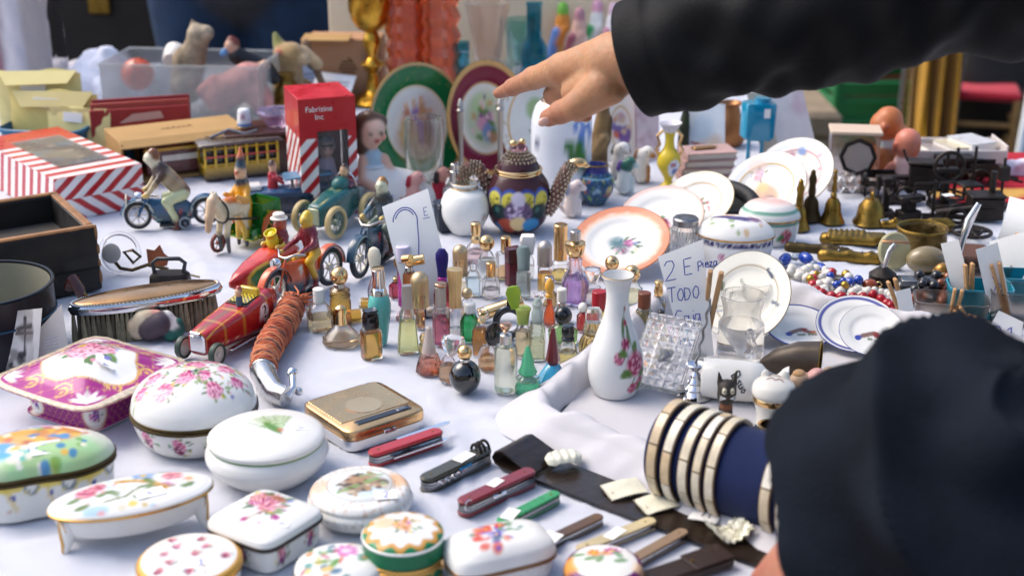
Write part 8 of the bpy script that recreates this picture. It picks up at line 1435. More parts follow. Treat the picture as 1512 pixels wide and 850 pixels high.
def terrine(label, x, y, a, b_, h, cz, la, ba, rz=0.):
 return pbox(label, x, y, ell(a, b_), [(1, h), (1.02, h+3), (.96, h+9), (.7, h+20), (.3, h+25), (0, h+26)], [(.82, 0), (.86, 2), (.97, h*.5), (.98, h-1)], la, ba, rz=rz, R=(a+b_)/2, n=120, sub=5, name='terrine', cat='terrine', rim=((GILT, 1.03, h+1, 2.4), ))
terrine('oval lidded terrine with purple ribbon band', 1084, 386, 56, 40, 40, 0, lambda A:(A.line([(-30, 8), (-6, -6), (14, -8)], 7, '#3a2a66', .95), A.disc(26, -2, 10, '#6a3a6a', .9, .5), A.disc(-10, 18, 14, '#e0a890', .7, .6), A.speck(12, 40, ['#d9a0a8', '#8aa070', '#c9b088'], 3, 2)), lambda A:(A.mix(np.clip((33-np.abs(A.v-34)*8)/6, 0, 1)*np.clip(vnoise(A.u, A.v, .5, 3)*2+.9, 0, 1), '#2f2a5e'), A.rose(20-80, 18, 7, '#c98aa0'), A.rose(-30, 14, 6, '#c9a0b0'), A.rose(-100, 16, 6, '#c9a0b0')), rz=-8)
terrine('oval lidded terrine with green rim and red blossom', 1134, 356, 44, 36, 36, 0, lambda A:(A.disc(0, 4, 22, '#d99a88', .7, .7, 1.4), A.disc(-8, 8, 8, '#c98a80', .7, .5), A.ring(.86, .93, '#2a8a70', .9, .03, np.hypot(A.u/44, A.v/36))), lambda A:(A.line([(-400, 33), (400, 33)], 1.8, '#2a8a70'), A.rose(-34, 16, 10, '#c03a30'), A.leaf(-50, 12, 14, 4, .4, '#4a8a5a'), A.rose(-70, 14, 6, '#8a6ab0')), rz=-10)
t=gvase('spice_jar', 'ribbed glass shaker jar with grey metal lid', 1010, 382, wob(circ(1), .03, 24), [(20, 0), (21, 2), (21, 44), (17, 50)], '#eef0ee', 72, cat='jar');q=MB();q.polar([(18, 50), (19, 51), (19, 59), (17, 61), (0, 61.5)], n=36);t.part('lid', q, STEEL)
# ================================================================ BRASS
def bell(label, x, y, s, hs='turned', dark=False):
 t=T('hand_bell', label, 'bell', x, y, group='brass bells');m_=BRONZE if dark else BRASS
 q=MB();q.polar([(18*s, 0), (19*s, 1.5), (16*s, 6*s), (12.5*s, 16*s), (11*s, 28*s), (7*s, 35*s), (0, 37*s)], n=32);t.part('bell', q, m_);q=MB()
 q.polar([(4*s, 36*s), (5*s, 40*s), (2.6*s, 44*s), (4.4*s, 50*s), (2.4*s, 58*s), (4*s, 64*s), (2*s, 70*s), (3*s, 75*s), (0, 78*s)]if hs=='turned' else[(5*s, 36*s), (6*s, 44*s), (5*s, 54*s), (6.5*s, 62*s), (4*s, 70*s), (4*s, 74*s), (0, 78*s)], n=16);t.part('handle', q, m_);return t
bell('brass hand bell with turned spindle handle and wide mouth', 1228, 328, 1.0);bell('dull brass hand bell with thick square handle', 1178, 338, .95, 'fig');bell('dark bronze figure handled bell behind the dull brass bell', 1196, 324, .95, 'fig', True)
t=T('brass_bell', 'squat brass bell without handle beside the iron toys', 'bell', 1284, 330);q=MB();q.polar([(24, 0), (26, 2), (21, 10), (18, 26), (10, 36), (0, 38)], n=32);t.part('bell', q, BRASS);q=MB();q.torus(0, 0, 40, 6, 2, axis='X', n=16);t.part('loop', q, BRASS);sticker(t, 18, -18, 8, 16, 9, .6, 1., 0, None)
def brass_blob(name, label, x, y, caps, cat='brass ornament', rz=0., extra=None, m=None):return doll(name, label, x, y, [(a_, r_, b_, s_, '#8f7135')for a_, r_, b_, s_ in caps], 44, 1.2, rz=rz, m=m or BRASS, cat=cat, extra=extra)
brass_blob('brass_tray', 'cast brass leaf shaped tray with ribbed shell end', 1258, 360, [((-40, 0, 6), 8, (40, 0, 6), 8), ((-30, -10, 7), 6, (30, -12, 7), 6), ((-40, 10, 7), 6, (46, 8, 7), 6)]+[((-36+i*8, -10, 12), 3, (-32+i*8, 8, 17), 3)for i in range(7)]+[((24+i*7, -8, 11), 4, (24+i*7, 6, 13), 4)for i in range(4)], rz=-6, extra=(('foot', BRASS, lambda q:q.box(0, 0, 1.5, 60, 16, 3, 1)), ))
brass_blob('brass_fitting', 'worn cast brass door handle lying on the cloth', 1208, 374, [((-42, 4, 6), 8, (-20, 2, 6), 8), ((-20, 0, 6), 7, (14, -2, 6), 9), ((14, -4, 6), 9, (40, -8, 6), 7)], rz=-8, extra=(('screw', STEEL, lambda q:(q.ball(-34, 4, 13, 2.4, 8, 5), q.ball(32, -6, 12, 2.4, 8, 5))), ), cat='door handle', m=BRONZE)
brass_blob('brass_fitting', 'long ribbed brass door plate below the leaf tray', 1262, 386, [((-46, 6, 6), 9, (30, -6, 6), 9), ((-40, 2, 10), 5, (-36, 10, 10), 5), ((-10, 0, 11), 5, (-6, 6, 11), 5), ((20, -6, 11), 5, (24, 2, 11), 5)], rz=-4, extra=(('screw', STEEL, lambda q:(q.ball(-24, 2, 15, 2.4, 8, 5), q.ball(8, -4, 15, 2.4, 8, 5))), ), cat='door plate')
t=T('brass_bowl', 'hammered brass bowl with textured sides', 'bowl', 1358, 376);q=MB();q.polar([(28, 0), (32, 4), (37, 18), (35, 36), (37, 40), (34, 40), (32, 34), (30, 8), (0, 6)], n=56, sub=2);t.part('wall', q, mat('hammered', '#75613a', rough=.45, metal=.8, var=.4, vs=80, bump=1., bs=130));q=MB();q.torus(0, 0, 40, 35.5, 2, n=48);t.part('rim', q, BRASS)
brass_blob('brass_ashtray', 'low brass dish behind the hammered bowl', 1384, 340, [((-16, 0, 6), 10, (16, 0, 6), 10), ((-10, 0, 12), 6, (12, 0, 12), 6)], extra=(('rim', BRASS, lambda q:q.torus(0, 0, 10, 22, 2, sy=.6)), ), cat='dish');brass_blob('brass_ornament', 'flat brass ornament beside the squat bell', 1318, 336, [((-14, 0, 5), 6, (18, -2, 5), 6), ((0, -4, 9), 5, (4, 4, 9), 5)], extra=(('stud', BRASS, lambda q:q.ball(2, -6, 14, 3, 8, 6)), ))
t=T('stone_disc', 'pale green onyx disc standing on edge', 'onyx disc', 1318, 396);q=MB();q.polar([(24, -4), (26, -2), (26, 2), (24, 4)], n=44, m=Matrix.Translation((0, 0, 26))@Matrix.Rotation(RD(15), 4, 'Z')@Matrix.Rotation(RD(72), 4, 'X'));t.part('disc', q, mat('onyx', '#b3ab82', rough=.3, coat=.3, var=.3, vs=25));q=MB();q.box(0, 6, 3, 20, 14, 6, 2);t.part('foot', q, mat('onyx', '#b3ab82'))
t=T('stone_egg', 'mottled stone and black egg beside the onyx disc', 'stone egg', 1366, 404);q=MB();q.ball(0, 0, 20, (30, 20, 20), 28, 16, c=lambda V:Art(V[:, 0], V[:, 2], '#7a6a4c').mix((V[:, 0]>4)*1., '#171a1c').mix(np.clip(vnoise(V[:, 0], V[:, 2], .25, 3), 0, .6)*(V[:, 0]<4), '#a89a70').c);t.part('egg', q, TIN);q=MB();q.torus(0, 0, 4, 14, 3, n=24);t.part('ring_foot', q, IRON)
t=T('chrome_fitting', 'chrome door knob on slim stem lying on the cloth', 'door knob', 1302, 420, RD(-10));q=MB();q.polar([(16, 0), (20, 5), (20, 16), (12, 22), (6, 26)], n=28);t.part('knob', q, IRON);q=MB();q.tube([(0, 0, 24), (6, 2, 48), (14, 4, 60)], [4, 4, 5], 10);t.part('stem', q, CHROME);q=MB();q.box(14, 4, 62, 40, 8, 4, 1.5);t.part('lever', q, mat('coppery', '#a8805c', rough=.3, metal=.8))
t=T('pen_tray', 'dark glass tray with chromed edge beside the necklaces', 'tray', 1362, 428, RD(-6));q=MB();q.box(0, 0, 8, 80, 40, 15, 4);t.part('body', q, mat('smoked', '#20242a', rough=.15, coat=.4));q=MB();q.box(0, 0, 16, 66, 26, 2.5, 1);t.part('inlay', q, STEEL)
# ================================================================ NECKLACES (every bead a part)
def necklace(label, path, r, mats, x, y, every=1.0, shape='round', seed=0, z0=0.):
 t=T('necklace', label, 'necklace', x, y);g2=random.Random(seed);pts=[((P(a_, b_)-t.p)/t.k)for a_, b_ in path];tot=[];d_=0
 meshes={}
 q=MB();q.tube([(p_.x, p_.y, r*.8+z0)for p_ in pts], max(.5, r*.12), 5);t.part('string', q, mat('thread', '#a8a094', rough=.8))
 ln=sum((b_-a_).length for a_, b_ in zip(pts[:-1], pts[1:]));n=int(ln/(2*r*every));
 for i in range(n):
  s=(i+.5)/n*ln
  for a_, b_ in zip(pts[:-1], pts[1:]):
   l=(b_-a_).length
   if s<=l:c0=a_.lerp(b_, s/l);ang=math.atan2(b_.y-a_.y, b_.x-a_.x);break
   s-=l
  mi=g2.randrange(len(mats))if shape!='alt' else i%len(mats);sr=r*g2.uniform(.85, 1.12)if shape!='alt' else(r if i%2==0 else r*.7)
  key=(mi, round(sr/r, 1))
  if key not in meshes:
   q=MB();q.ball(0, 0, 0, (sr*(1.7 if shape=='alt' and i%2==0 else 1.02), sr, sr), 9, 6);me=mesh_of('bead', q, (t.k, )*3);me.materials.append(mats[mi]);meshes[key]=me
  o=bpy.data.objects.new('bead', meshes[key]);col.objects.link(o);o.parent=t.e;o.location=Vector((c0.x, c0.y, r+z0+g2.uniform(0, r*.5)))*t.k;o.rotation_euler=(0, 0, ang)
 return t
def wander(x, y, sx, sy, n, seed):
 g2=random.Random(seed);o=[]
 for i in range(n):a_=i*2*PI/n*2.3+g2.uniform(-.4, .4);f=.35+.65*g2.random();o.append((x+sx*f*math.cos(a_), y+sy*f*math.sin(a_)))
 return o
BL=mat('blue_bead', '#123a9a', rough=.1, coat=.6);CLR=mat('crystal_bead', '#cdd9e2', rough=.05, trans=.8);PRL=mat('pearl_bead', '#d6cfc4', rough=.35, coat=.4, var=.1);COR=mat('coral_white', '#d9d4c8', rough=.6, var=.15);RDB=mat('red_bead', '#a80f1c', rough=.1, coat=.6);RDT=mat('ruby_bead', '#c01a28', rough=.05, trans=.5);TLB=mat('teal_bead', '#7fa8b0', rough=.1, trans=.4);DKB=mat('dark_bead', '#161418', rough=.15, coat=.5);BRB=mat('brown_bead', '#7a3a16', rough=.15, coat=.5)
necklace('royal blue and crystal bead necklace arched over white beads', [(1128, 424), (1142, 405), (1160, 392), (1178, 388), (1196, 396), (1212, 408), (1230, 418)], 9, [BL, CLR], 1180, 404, 1.25, 'alt')
necklace('tangled heap of white coral chip necklaces', wander(1190, 424, 62, 16, 40, 2)+wander(1240, 436, 50, 12, 24, 5), 6.6, [COR, PRL, COR], 1200, 425, 1.7, seed=3)
necklace('second layer of white shell beads on the coral heap', wander(1186, 418, 44, 10, 30, 8), 6.6, [COR, PRL], 1186, 418, 1.8, seed=5, z0=7)
necklace('ruby red faceted bead necklace beside the grey lining', [(1196, 430), (1212, 444), (1236, 452), (1262, 452), (1288, 448), (1306, 456), (1318, 470), (1310, 480)], 8.5, [RDB, RDT], 1260, 452, 1.0, seed=4, z0=2)
necklace('mixed blue red and gold bead strand across the coral heap', wander(1228, 428, 44, 12, 20, 11), 7, [BL, RDB, PRL, mat('gold_bead', '#b08a3c', rough=.3, metal=.8)], 1228, 428, 1.8, seed=6, z0=8)
necklace('pale teal glass bead strand beneath the ruby beads', [(1230, 462), (1252, 458), (1280, 460), (1304, 468), (1296, 476), (1262, 468)], 6, [TLB, CLR], 1270, 464, 1.1, seed=7)
necklace('cream pearl necklace at the edge of the tangle', [(1258, 440), (1284, 432), (1308, 436), (1324, 448), (1330, 466), (1322, 478)], 5, [PRL], 1300, 444, 1.0, seed=8)
necklace('heap of black bead necklaces with brown beads', wander(1376, 440, 50, 17, 46, 14), 8, [DKB, DKB, DKB, BRB], 1376, 440, 2.0, seed=9)
necklace('upper loop of black beads on the dark heap', wander(1384, 432, 38, 11, 24, 15), 8, [DKB, DKB, BRB], 1384, 432, 1.9, seed=10, z0=9)
t=T('amber_pendant', 'amber brown glass pendant on the white cloth', 'pendant', 1284, 428);q=MB();q.ball(0, 0, 8, (12, 9, 8), 16, 10);t.part('stone', q, mat('amber_stone', '#8a3a10', rough=.1, coat=.6));q=MB();q.torus(13, 0, 8, 4, 1, axis='Y', n=14);t.part('bail', q, GOLD)
t=T('pocket_ornament', 'round gold and cream button on the black beads', 'button', 1390, 420);q=MB();q.ball(0, 0, 20, (14, 12, 12));t.part('boss', q, mat('gold_mottle', '#a5793c', rough=.3, metal=.6, var=.5, vs=120));q=MB();q.torus(0, 0, 20, 14, 2);t.part('rim', q, GOLD)
# ================================================================ ACRYLIC CASE, DOLLS, IRON MINIATURES
t=T('acrylic_case', 'clear acrylic display case with dark octagonal dial', 'display case', 1256, 278, RD(-8));AC=mat('acrylic', '#e6e2e0', rough=.06, trans=1, ior=1.25, thin=.4)
for b_ in((0, -22, 42, 68, 2, 82), (0, 22, 42, 68, 2, 82), (-34, 0, 42, 2, 42, 82), (34, 0, 42, 2, 42, 82)):
 q=MB();q.box(*b_, .5);t.part('wall', q, AC)
q=MB();q.box(0, 0, 85, 74, 50, 5, 1);t.part('lid', q, mat('cream_lid', '#cdb49c', rough=.5));q=MB();q.box(0, 0, 1.5, 70, 46, 2.5, .6);t.part('base', q, plastic('#b8b4b4'))
q=MB();q.torus(4, -24.5, 52, 24, 3.2, axis='Y', n=8, k=8);d_=t.part('dial_ring', q, IRON);q=MB();q.polar([(21, 0), (21, 1.5)], n=30, m=Matrix.Translation((4, -24, 52))@Matrix.Rotation(PI/2, 4, 'X'));t.part('dial', q, mat('dial', '#b3a9a4', rough=.2, metal=.3), d_)
for i in range(5):
 t=T('crystal_drop', ['large crystal drop inside the acrylic case', 'round crystal drop leaning on the case wall', 'small crystal drop at the case front', 'long crystal drop beneath the dial', 'crystal drop in the rear of the case'][i], 'crystal', 1240+i*9, 286-(i%2)*8, z=.003);q=MB();q.polar([(0, 0), (7, 8), (9, 14), (4, 24), (0, 28)], n=6);t.part('drop', q, CLEAR, angle=8);q=MB();q.torus(0, 0, 29, 2, .6, axis='Y', n=10);t.part('hook', q, STEEL)
BS='#b56a3c';BP='#c97a62'
doll('baby_doll', 'tan vinyl baby doll in pale blue collar behind the acrylic case', 1300, 262, [((0, 0, 16), 20, (0, 0, 34), 17, '#8a5a34'), ((2, -2, 52), 12, (2, -2, 54), 12, '#b9cdd2'), ((0, 0, 76), 22, (4, -2, 82), 21, BS), ((14, -12, 72), 12, (18, -14, 70), 10, '#c07a4c'), ((26, -16, 70), 3, (27, -17, 70), 2.6, '#c07a4c'), ((-16, -6, 40), 7, (-20, -16, 18), 5, BS), ((16, -6, 40), 7, (24, -18, 24), 5, BS), ((-10, -20, 78), 5, (-11, -20, 72), 4, '#a85a34'), ((20, -20, 62), 3, (24, -19, 62), 2.4, '#a04a3c')], 58, 1.6, rz=10, extra=(('eye', BLACK, lambda q:(q.ball(10, -21, 80, 1.8, 8, 6), q.ball(22, -16, 80, 1.8, 8, 6))), ))
doll('baby_doll', 'pink vinyl baby doll in white dress turned away', 1334, 276, [((0, 0, 14), 22, (0, 0, 34), 18, '#d6b0aa'), ((0, 0, 60), 19, (0, 0, 66), 19, BP), ((-19, -2, 62), 5, (-20, -2, 56), 4, '#b8604c'), ((19, -2, 62), 5, (20, -2, 56), 4, '#b8604c'), ((-20, -4, 30), 7, (-30, -10, 8), 6, BP), ((20, -4, 30), 8, (32, -8, 14), 7, BP), ((-12, -12, 6), 8, (-22, -26, 5), 6, BP), ((12, -12, 6), 8, (24, -26, 5), 6, BP)], 52, 1.6, rz=200, extra=(('bonnet_ribbon', fabric('#d9c4c4'), lambda q:q.torus(0, 0, 46, 12, 2.4, n=24)), ))
t=T('straw_basket', 'tan straw hat behind the acrylic case', 'hat', 1278, 244);q=MB();q.polar([(34, 0), (36, 2), (22, 6), (19, 22), (10, 30), (0, 31)], n=32);t.part('crown', q, mat('straw', '#a87c5c', rough=.8, bump=.5, bs=90));q=MB();q.torus(0, 0, 8, 21.5, 2);t.part('band', q, fabric('#7a5038'))
def ironthing(name, label, x, y, caps=None, boxes=(), tubes=(), tori=(), rz=0.):
 t=T(name, label, 'iron miniature', x, y, RD(rz), group='cast iron miniatures', k=1.25*dep(P(x, y))/FPX)
 for i, b_ in enumerate(boxes):q=MB();q.box(*b_, 1);t.part('panel' if i else 'base', q, IRON)
 for a_ in tubes:q=MB();q.tube(*a_);t.part('rod', q, IRON)
 for a_ in tori:q=MB();q.torus(*a_[:5], axis=a_[5], n=20, k=7);t.part('wheel', q, IRON)
 return t
ironthing('miniature_sewing_machine', 'black iron miniature sewing machine on a low table', 1318, 298, boxes=((0, 0, 3, 46, 24, 4), (0, 0, 30, 44, 10, 5), (18, 0, 20, 8, 9, 18), (-18, 0, 22, 5, 7, 14)), tubes=(([(-20, -8, 0), (-20, -8, 3)], 2, 6), ([(-18, 0, 8), (-18, 0, 15)], 1.2, 6)), tori=((24, 0, 28, 7, 1.6, 'X'), ))
ironthing('miniature_coach', 'black iron miniature coach with spoked wheels', 1360, 300, boxes=((0, 0, 20, 50, 22, 4), (0, 0, 34, 34, 20, 26), (0, 0, 50, 40, 24, 4)), tubes=(([(26, 0, 20), (50, 0, 14)], 1.6, 6), ([(-20, 0, 50), (-26, 0, 64)], 1.4, 6)), tori=((-18, -13, 11, 11, 1.8, 'Y'), (18, -13, 11, 11, 1.8, 'Y'), (-18, 13, 11, 11, 1.8, 'Y'), (18, 13, 11, 11, 1.8, 'Y')), rz=-12)
ironthing('miniature_press', 'black iron miniature press with tall wheel', 1392, 306, boxes=((0, 0, 3, 34, 26, 6), (0, 0, 26, 8, 10, 40), (0, -2, 46, 26, 12, 6)), tubes=(([(0, 0, 46), (0, 0, 66)], 2, 8), ), tori=((0, -8, 52, 17, 2.2, 'Y'), ))
ironthing('miniature_chair', 'black iron miniature chair with tall ladder back', 1428, 296, boxes=((0, 0, 20, 26, 24, 3), (0, 11, 34, 24, 2.5, 4), (0, 11, 46, 24, 2.5, 4)), tubes=[([(x_, y_, 0), (x_, y_, h_)], 2, 6)for x_, y_, h_ in((-12, -10, 20), (12, -10, 20), (-12, 11, 62), (12, 11, 62))], rz=15)
ironthing('miniature_stove', 'black iron miniature stove with chimney pipe', 1452, 322, boxes=((0, 0, 14, 38, 28, 26), (0, 0, 29, 42, 30, 3)), tubes=(([(8, 4, 30), (8, 4, 56)], 4, 10), ([(-8, -15, 14), (8, -15, 14)], 1.4, 6)))
ironthing('miniature_anvil', 'black iron anvil on a block before the coach', 1340, 322, boxes=((0, 0, 5, 26, 18, 10), (0, 0, 15, 14, 12, 12), (2, 0, 24, 34, 14, 7)), rz=20)
ironthing('miniature_bench', 'black iron garden bench miniature with curled arms', 1296, 288, boxes=((0, 0, 14, 40, 16, 3), (0, 8, 24, 40, 2.4, 10)), tubes=[([(x_, y_, 0), (x_, y_, 15)], 1.6, 6)for x_ in(-17, 17)for y_ in(-6, 7)], tori=((-19, 0, 20, 6, 1.4, 'X'), (19, 0, 20, 6, 1.4, 'X')))
ironthing('miniature_lamp', 'black iron lantern stand behind the stove', 1476, 306, boxes=((0, 0, 2, 18, 18, 4), (0, 0, 42, 12, 12, 18)), tubes=(([(0, 0, 4), (0, 0, 60)], 1.8, 8), ))
ironthing('miniature_cannon', 'black iron toy cannon with big wheels in front of the press', 1412, 332, boxes=((0, 0, 10, 34, 8, 5), ), tubes=(([(-24, 0, 12), (22, 0, 24)], [5, 3.4], 10), ), tori=((0, -9, 11, 11, 2, 'Y'), (0, 9, 11, 11, 2, 'Y')), rz=-20)
ironthing('miniature_pump', 'black iron water pump miniature beside the acrylic case', 1306, 318, boxes=((0, 0, 3, 22, 22, 6), (0, 0, 24, 8, 8, 38), (0, 0, 44, 12, 12, 5)), tubes=(([(0, -4, 34), (0, -18, 30)], 2.4, 8), ([(4, 4, 46), (22, 12, 34)], 1.6, 6)))
ironthing('miniature_cart', 'black iron hand cart with long shafts by the crimson cloth', 1448, 276, boxes=((0, 0, 16, 36, 20, 3), (0, 10, 24, 36, 2, 14), (0, -10, 24, 36, 2, 14)), tubes=[([(16, s, 16), (46, s, 8)], 1.6, 6)for s in(-8, 8)], tori=((-6, -13, 12, 12, 2, 'Y'), (-6, 13, 12, 12, 2, 'Y')))
ironthing('miniature_scales', 'black iron balance scales miniature behind the hammered bowl', 1376, 322, boxes=((0, 0, 2, 24, 18, 4), ), tubes=(([(0, 0, 4), (0, 0, 46)], 2, 8), ([(-24, 0, 42), (24, 0, 44)], 1.6, 6), ([(-24, 0, 42), (-24, 0, 24)], .8, 5), ([(24, 0, 44), (24, 0, 26)], .8, 5)), tori=((-24, 0, 23, 9, 1.8, 'Z'), (24, 0, 25, 9, 1.8, 'Z')))
ironthing('miniature_trivet', 'black iron round trivet lying before the stove', 1434, 348, boxes=((0, 0, 5, 40, 3, 3), (0, 0, 5, 3, 40, 3.4)), tori=((0, 0, 5, 22, 2.4, 'Z'), (0, 0, 5, 11, 1.8, 'Z')))
ironthing('miniature_wagon', 'black iron coal wagon behind the toy cannon', 1406, 270, boxes=((0, 0, 22, 44, 26, 22), (0, 0, 10, 50, 20, 3)), tori=((-14, -13, 8, 8, 2, 'Y'), (14, -13, 8, 8, 2, 'Y'), (-14, 13, 8, 8, 2, 'Y'), (14, 13, 8, 8, 2, 'Y')))
t=T('tagged_price', 'small white price tag resting among the iron miniatures', 'tag', 1400, 288, z=.03);q=MB();q.box(0, 0, 0, 16, 12, .8, rz=.3);t.part('card', q, PAPER);q=MB();q.tube([(8, 0, 0), (14, 4, -10)], .4, 4);t.part('string', q, PAPER)
t=T('chrome_fitting', 'chromed tap shaped handle standing among the price slips', 'tap', 1412, 402);q=MB();q.polar([(12, 0), (13, 4), (8, 12), (10, 18), (6, 26)], n=24);t.part('base', q, CHROME);q=MB();q.tube([(0, 0, 24), (4, 0, 50), (10, 0, 76), (22, 2, 100)], [6, 5, 7, 4], 12);t.part('lever', q, CHROME);q=MB();q.ball(-10, -6, 24, 8);t.part('brass_knob', q, GOLD)
t=T('wooden_tool', 'brown wooden wedge with black iron bar', 'tool', 1452, 396, RD(20));q=MB();q.poly([(-40, -16), (40, -16), (30, 40), (0, 60), (-40, 10)], 4, 20, 2);t.part('wedge', q, mat('brown_wedge', '#5a3826', rough=.6, var=.2));q=MB();q.box(0, -20, 8, 110, 10, 10, 2);t.part('bar', q, IRON)
# ================================================================ PLASTIC TUBS AND PRICE SLIPS
def tubbox(label, x, y, w_, d_, h, m_, rz=0.):
 t=T('plastic_tub', label, 'tub', x, y, RD(rz));o_=sup(w_/2, d_/2, 7);q=MB();q.polar([(.88, 0), (.9, 2), (1, h), (.97, h), (.88, 3), (0, 2.5)], o_, 48);t.part('wall', q, m_);q=MB();q.polar([(.975, h-1), (1.03, h), (1.03, h+2.5), (.975, h+2.5), (.975, h-1)], o_, 48, caps=False);t.part('rim', q, m_);return t
TEAL=mat('teal_plastic', '#1d7f94', rough=.2, coat=.3)
MILK=mat('milky_tub', '#e3deda', rough=.3, trans=1, ior=1.15, thin=.3)
tubbox('milky plastic tub holding pegs behind the grey lining', 1400, 484, 104, 60, 42, MILK, -10);tubbox('teal plastic tub behind the milky tub', 1442, 462, 90, 56, 40, TEAL, -8);tubbox('clear plastic tub with teal base at the end of the row', 1500, 474, 84, 60, 46, MILK, -10);tubbox('teal low tub under the clear tub', 1508, 440, 80, 50, 34, TEAL, -6);tubbox('clear small tub holding glass oddments', 1446, 424, 78, 50, 34, MILK, -6)
for i, (x, y, ln, yw, L_, lab)in enumerate(((1338, 482, 22, 10, 76, 'wooden clothes peg leaning over the bead tangle'), (1402, 486, -6, -10, 60, 'wooden clothes peg standing in the milky tub'), (1432, 458, 8, 10, 70, 'wooden clothes peg beside the chrome handle slip'), (1488, 470, 18, -8, 84, 'wooden clothes peg holding the long price slip'), (1440, 490, 40, 0, 46, 'wooden clothes peg lying low in the milky tub'), (1504, 404, 4, 0, 60, 'wooden clothes peg behind the clear end tub'), (1424, 494, -20, 10, 30, 'short wooden clothes peg poking above the lining'))):peg(lab, x, y, L_, -ln, yw, .004, 9)
def slip(label, x, y, L_, w_, lean, curl, yaw=0., ch=None, z=.01, tilt=0.):
 t=T('price_slip', label, 'price slip', x, y, RD(yaw), z=z, tilt=(0, RD(tilt)), group='white price slips');n=16;q=MB();X, U_=np.meshgrid(np.linspace(-w_/2, w_/2, 5), np.linspace(0, 1, n));th=RD(lean)+curl*U_;Z=L_*np.cumsum(np.cos(th), 0)/n;Y=L_*np.cumsum(np.sin(th), 0)/n;q.grid(5, n, X, Y, Z);q.grid(5, n, X[:, ::-1], Y[:, ::-1]+.5, Z[:, ::-1]);t.part('paper', q, PAPER)
 writing(t, 'pen_strokes', [[(-w_*.25, 22), (w_*.2, 40), (-w_*.1, 56)], [(-w_*.2, 30), (w_*.1, 48)]], .5, INK, Matrix.Translation((0, 6, 0))@Matrix.Rotation(PI/2-RD(lean), 4, 'X'), None, 8)if ch else None
 q=MB();q.box(0, 0, 1, w_*.9, 3, 2, .5);t.part('folded_foot', q, PAPER);return t
slip('narrow curved white slip beside the chrome handle', 1424, 446, 88, 26, 2, .3, -10, tilt=-18);slip('long white price slip clipped by a peg over the tubs', 1478, 462, 100, 34, 4, .1, 8, True, tilt=-16);slip('large curled white slip arching over the iron bar', 1494, 372, 90, 50, -10, 1.6, -20, tilt=10);slip('tilted white square slip in front of the wooden wedge', 1508, 420, 70, 52, 12, .2, -20, tilt=-24);slip('white slip pinned by the peg near the beads', 1342, 484, 56, 22, 4, .1, 5, tilt=-12)
t=flat_card('price_card', 'folded white price card with blue figures on the lining edge', 'price card', 1476, 520, [(-34, 0), (26, 4), (30, 44), (-6, 58)], 14, -10, PAPER, None, z=.012);writing(t, 'handwriting', glyph('2', -14, 12, 24)+glyph('1', 8, 14, 22), .8, INK, t.M@Matrix.Rotation(PI/2, 4, 'X'), None, 1.2)
# ================================================================ PEOPLE
SKIN=mat('skin', attr=True, rough=.5, sss=.004, bump=.45, bs=220, var=.09, vs=160)
JKT=mat('black_nylon', '#09090b', rough=.65, bump=.2, bs=400, spec=.2);WOOLM=mat('navy_wool', attr=True, rough=1., bump=.8, bs=500, spec=.15, var=.45, vs=16);DENIM=mat('denim', attr=True, rough=.9, bump=.4, bs=900, var=.2, vs=20)  # broad tone variation in the wool colour stands in for fold shading
def person(label):
 e=bpy.data.objects.new('person', None);col.objects.link(e);e.empty_display_size=.1;return tag(e, label, 'person')
def mm(px, py, d):return tuple(AD(px, py, d)*1000)
def skinpart(name, caps, n, k, m, parent, noise=0., sm=None, seed=0):return mk(name, blob(caps, n, k, sm=sm, noise=noise, seed=seed), m, parent, (.001, )*3, 180)
def pc(a, b, c1_, c2=None):
 return(mm(*a[:3]), a[3]*a[2]/2.1, mm(*b[:3]), b[3]*b[2]/2.1, c1_)
S1, S2, S3='#b4845f', '#ae7858', '#a26a50'
pB=person('person in black jacket pointing with bare hand over the plates');pB.location=(0, 0, 0)
hand=[pc((736, 138, 1.375, 8), (757, 129, 1.345, 12), S3), pc((757, 129, 1.345, 12.2), (788, 115.5, 1.31, 16.5), S2), pc((788, 115.5, 1.31, 16), (830, 102, 1.265, 23), S1), pc((830, 102, 1.265, 23), (905, 84, 1.215, 36), S1), pc((842, 124, 1.275, 20), (908, 106, 1.225, 36), S1), pc((856, 136, 1.275, 19), (906, 118, 1.225, 30), S1), pc((890, 128, 1.21, 28), (852, 156, 1.225, 21), S1), pc((852, 156, 1.225, 20), (828, 166, 1.24, 16.5), S2), pc((828, 166, 1.24, 16.3), (810, 174, 1.255, 13.5), S3), pc((840, 122, 1.285, 18), (817, 141, 1.315, 14), S2), pc((817, 141, 1.315, 13.5), (838, 157, 1.295, 11.5), S2), pc((850, 134, 1.295, 15), (832, 154, 1.32, 12), S2), pc((832, 154, 1.32, 11.5), (852, 166, 1.295, 10), S2), pc((868, 146, 1.30, 12), (852, 168, 1.315, 10), S3), pc((852, 170, 1.315, 9.5), (866, 172, 1.295, 8.5), S3), pc((905, 92, 1.215, 42), (1010, 66, 1.17, 46), S1), pc((880, 122, 1.23, 30), (850, 136, 1.255, 22), S1), pc((896, 126, 1.215, 32), (870, 146, 1.225, 24), S1)]
ho=skinpart('hand', hand, 165, 1.5, SKIN, pB, sm=6.)
q=MB();a_=AD(803, 180, 1.238);ndir=(EYE-a_).normalized();M_=Matrix.Translation(a_*1000)@ndir.to_track_quat('Z', 'Y').to_matrix().to_4x4()@Matrix.Rotation(RD(28), 4, 'Z');q.ball(0, 0, 1.2, (5.4, 3.9, 1.6), 14, 8, mx=M_);mk('thumbnail', q, mat('nail', '#c99a88', rough=.25, coat=.4), ho, (.001, )*3)
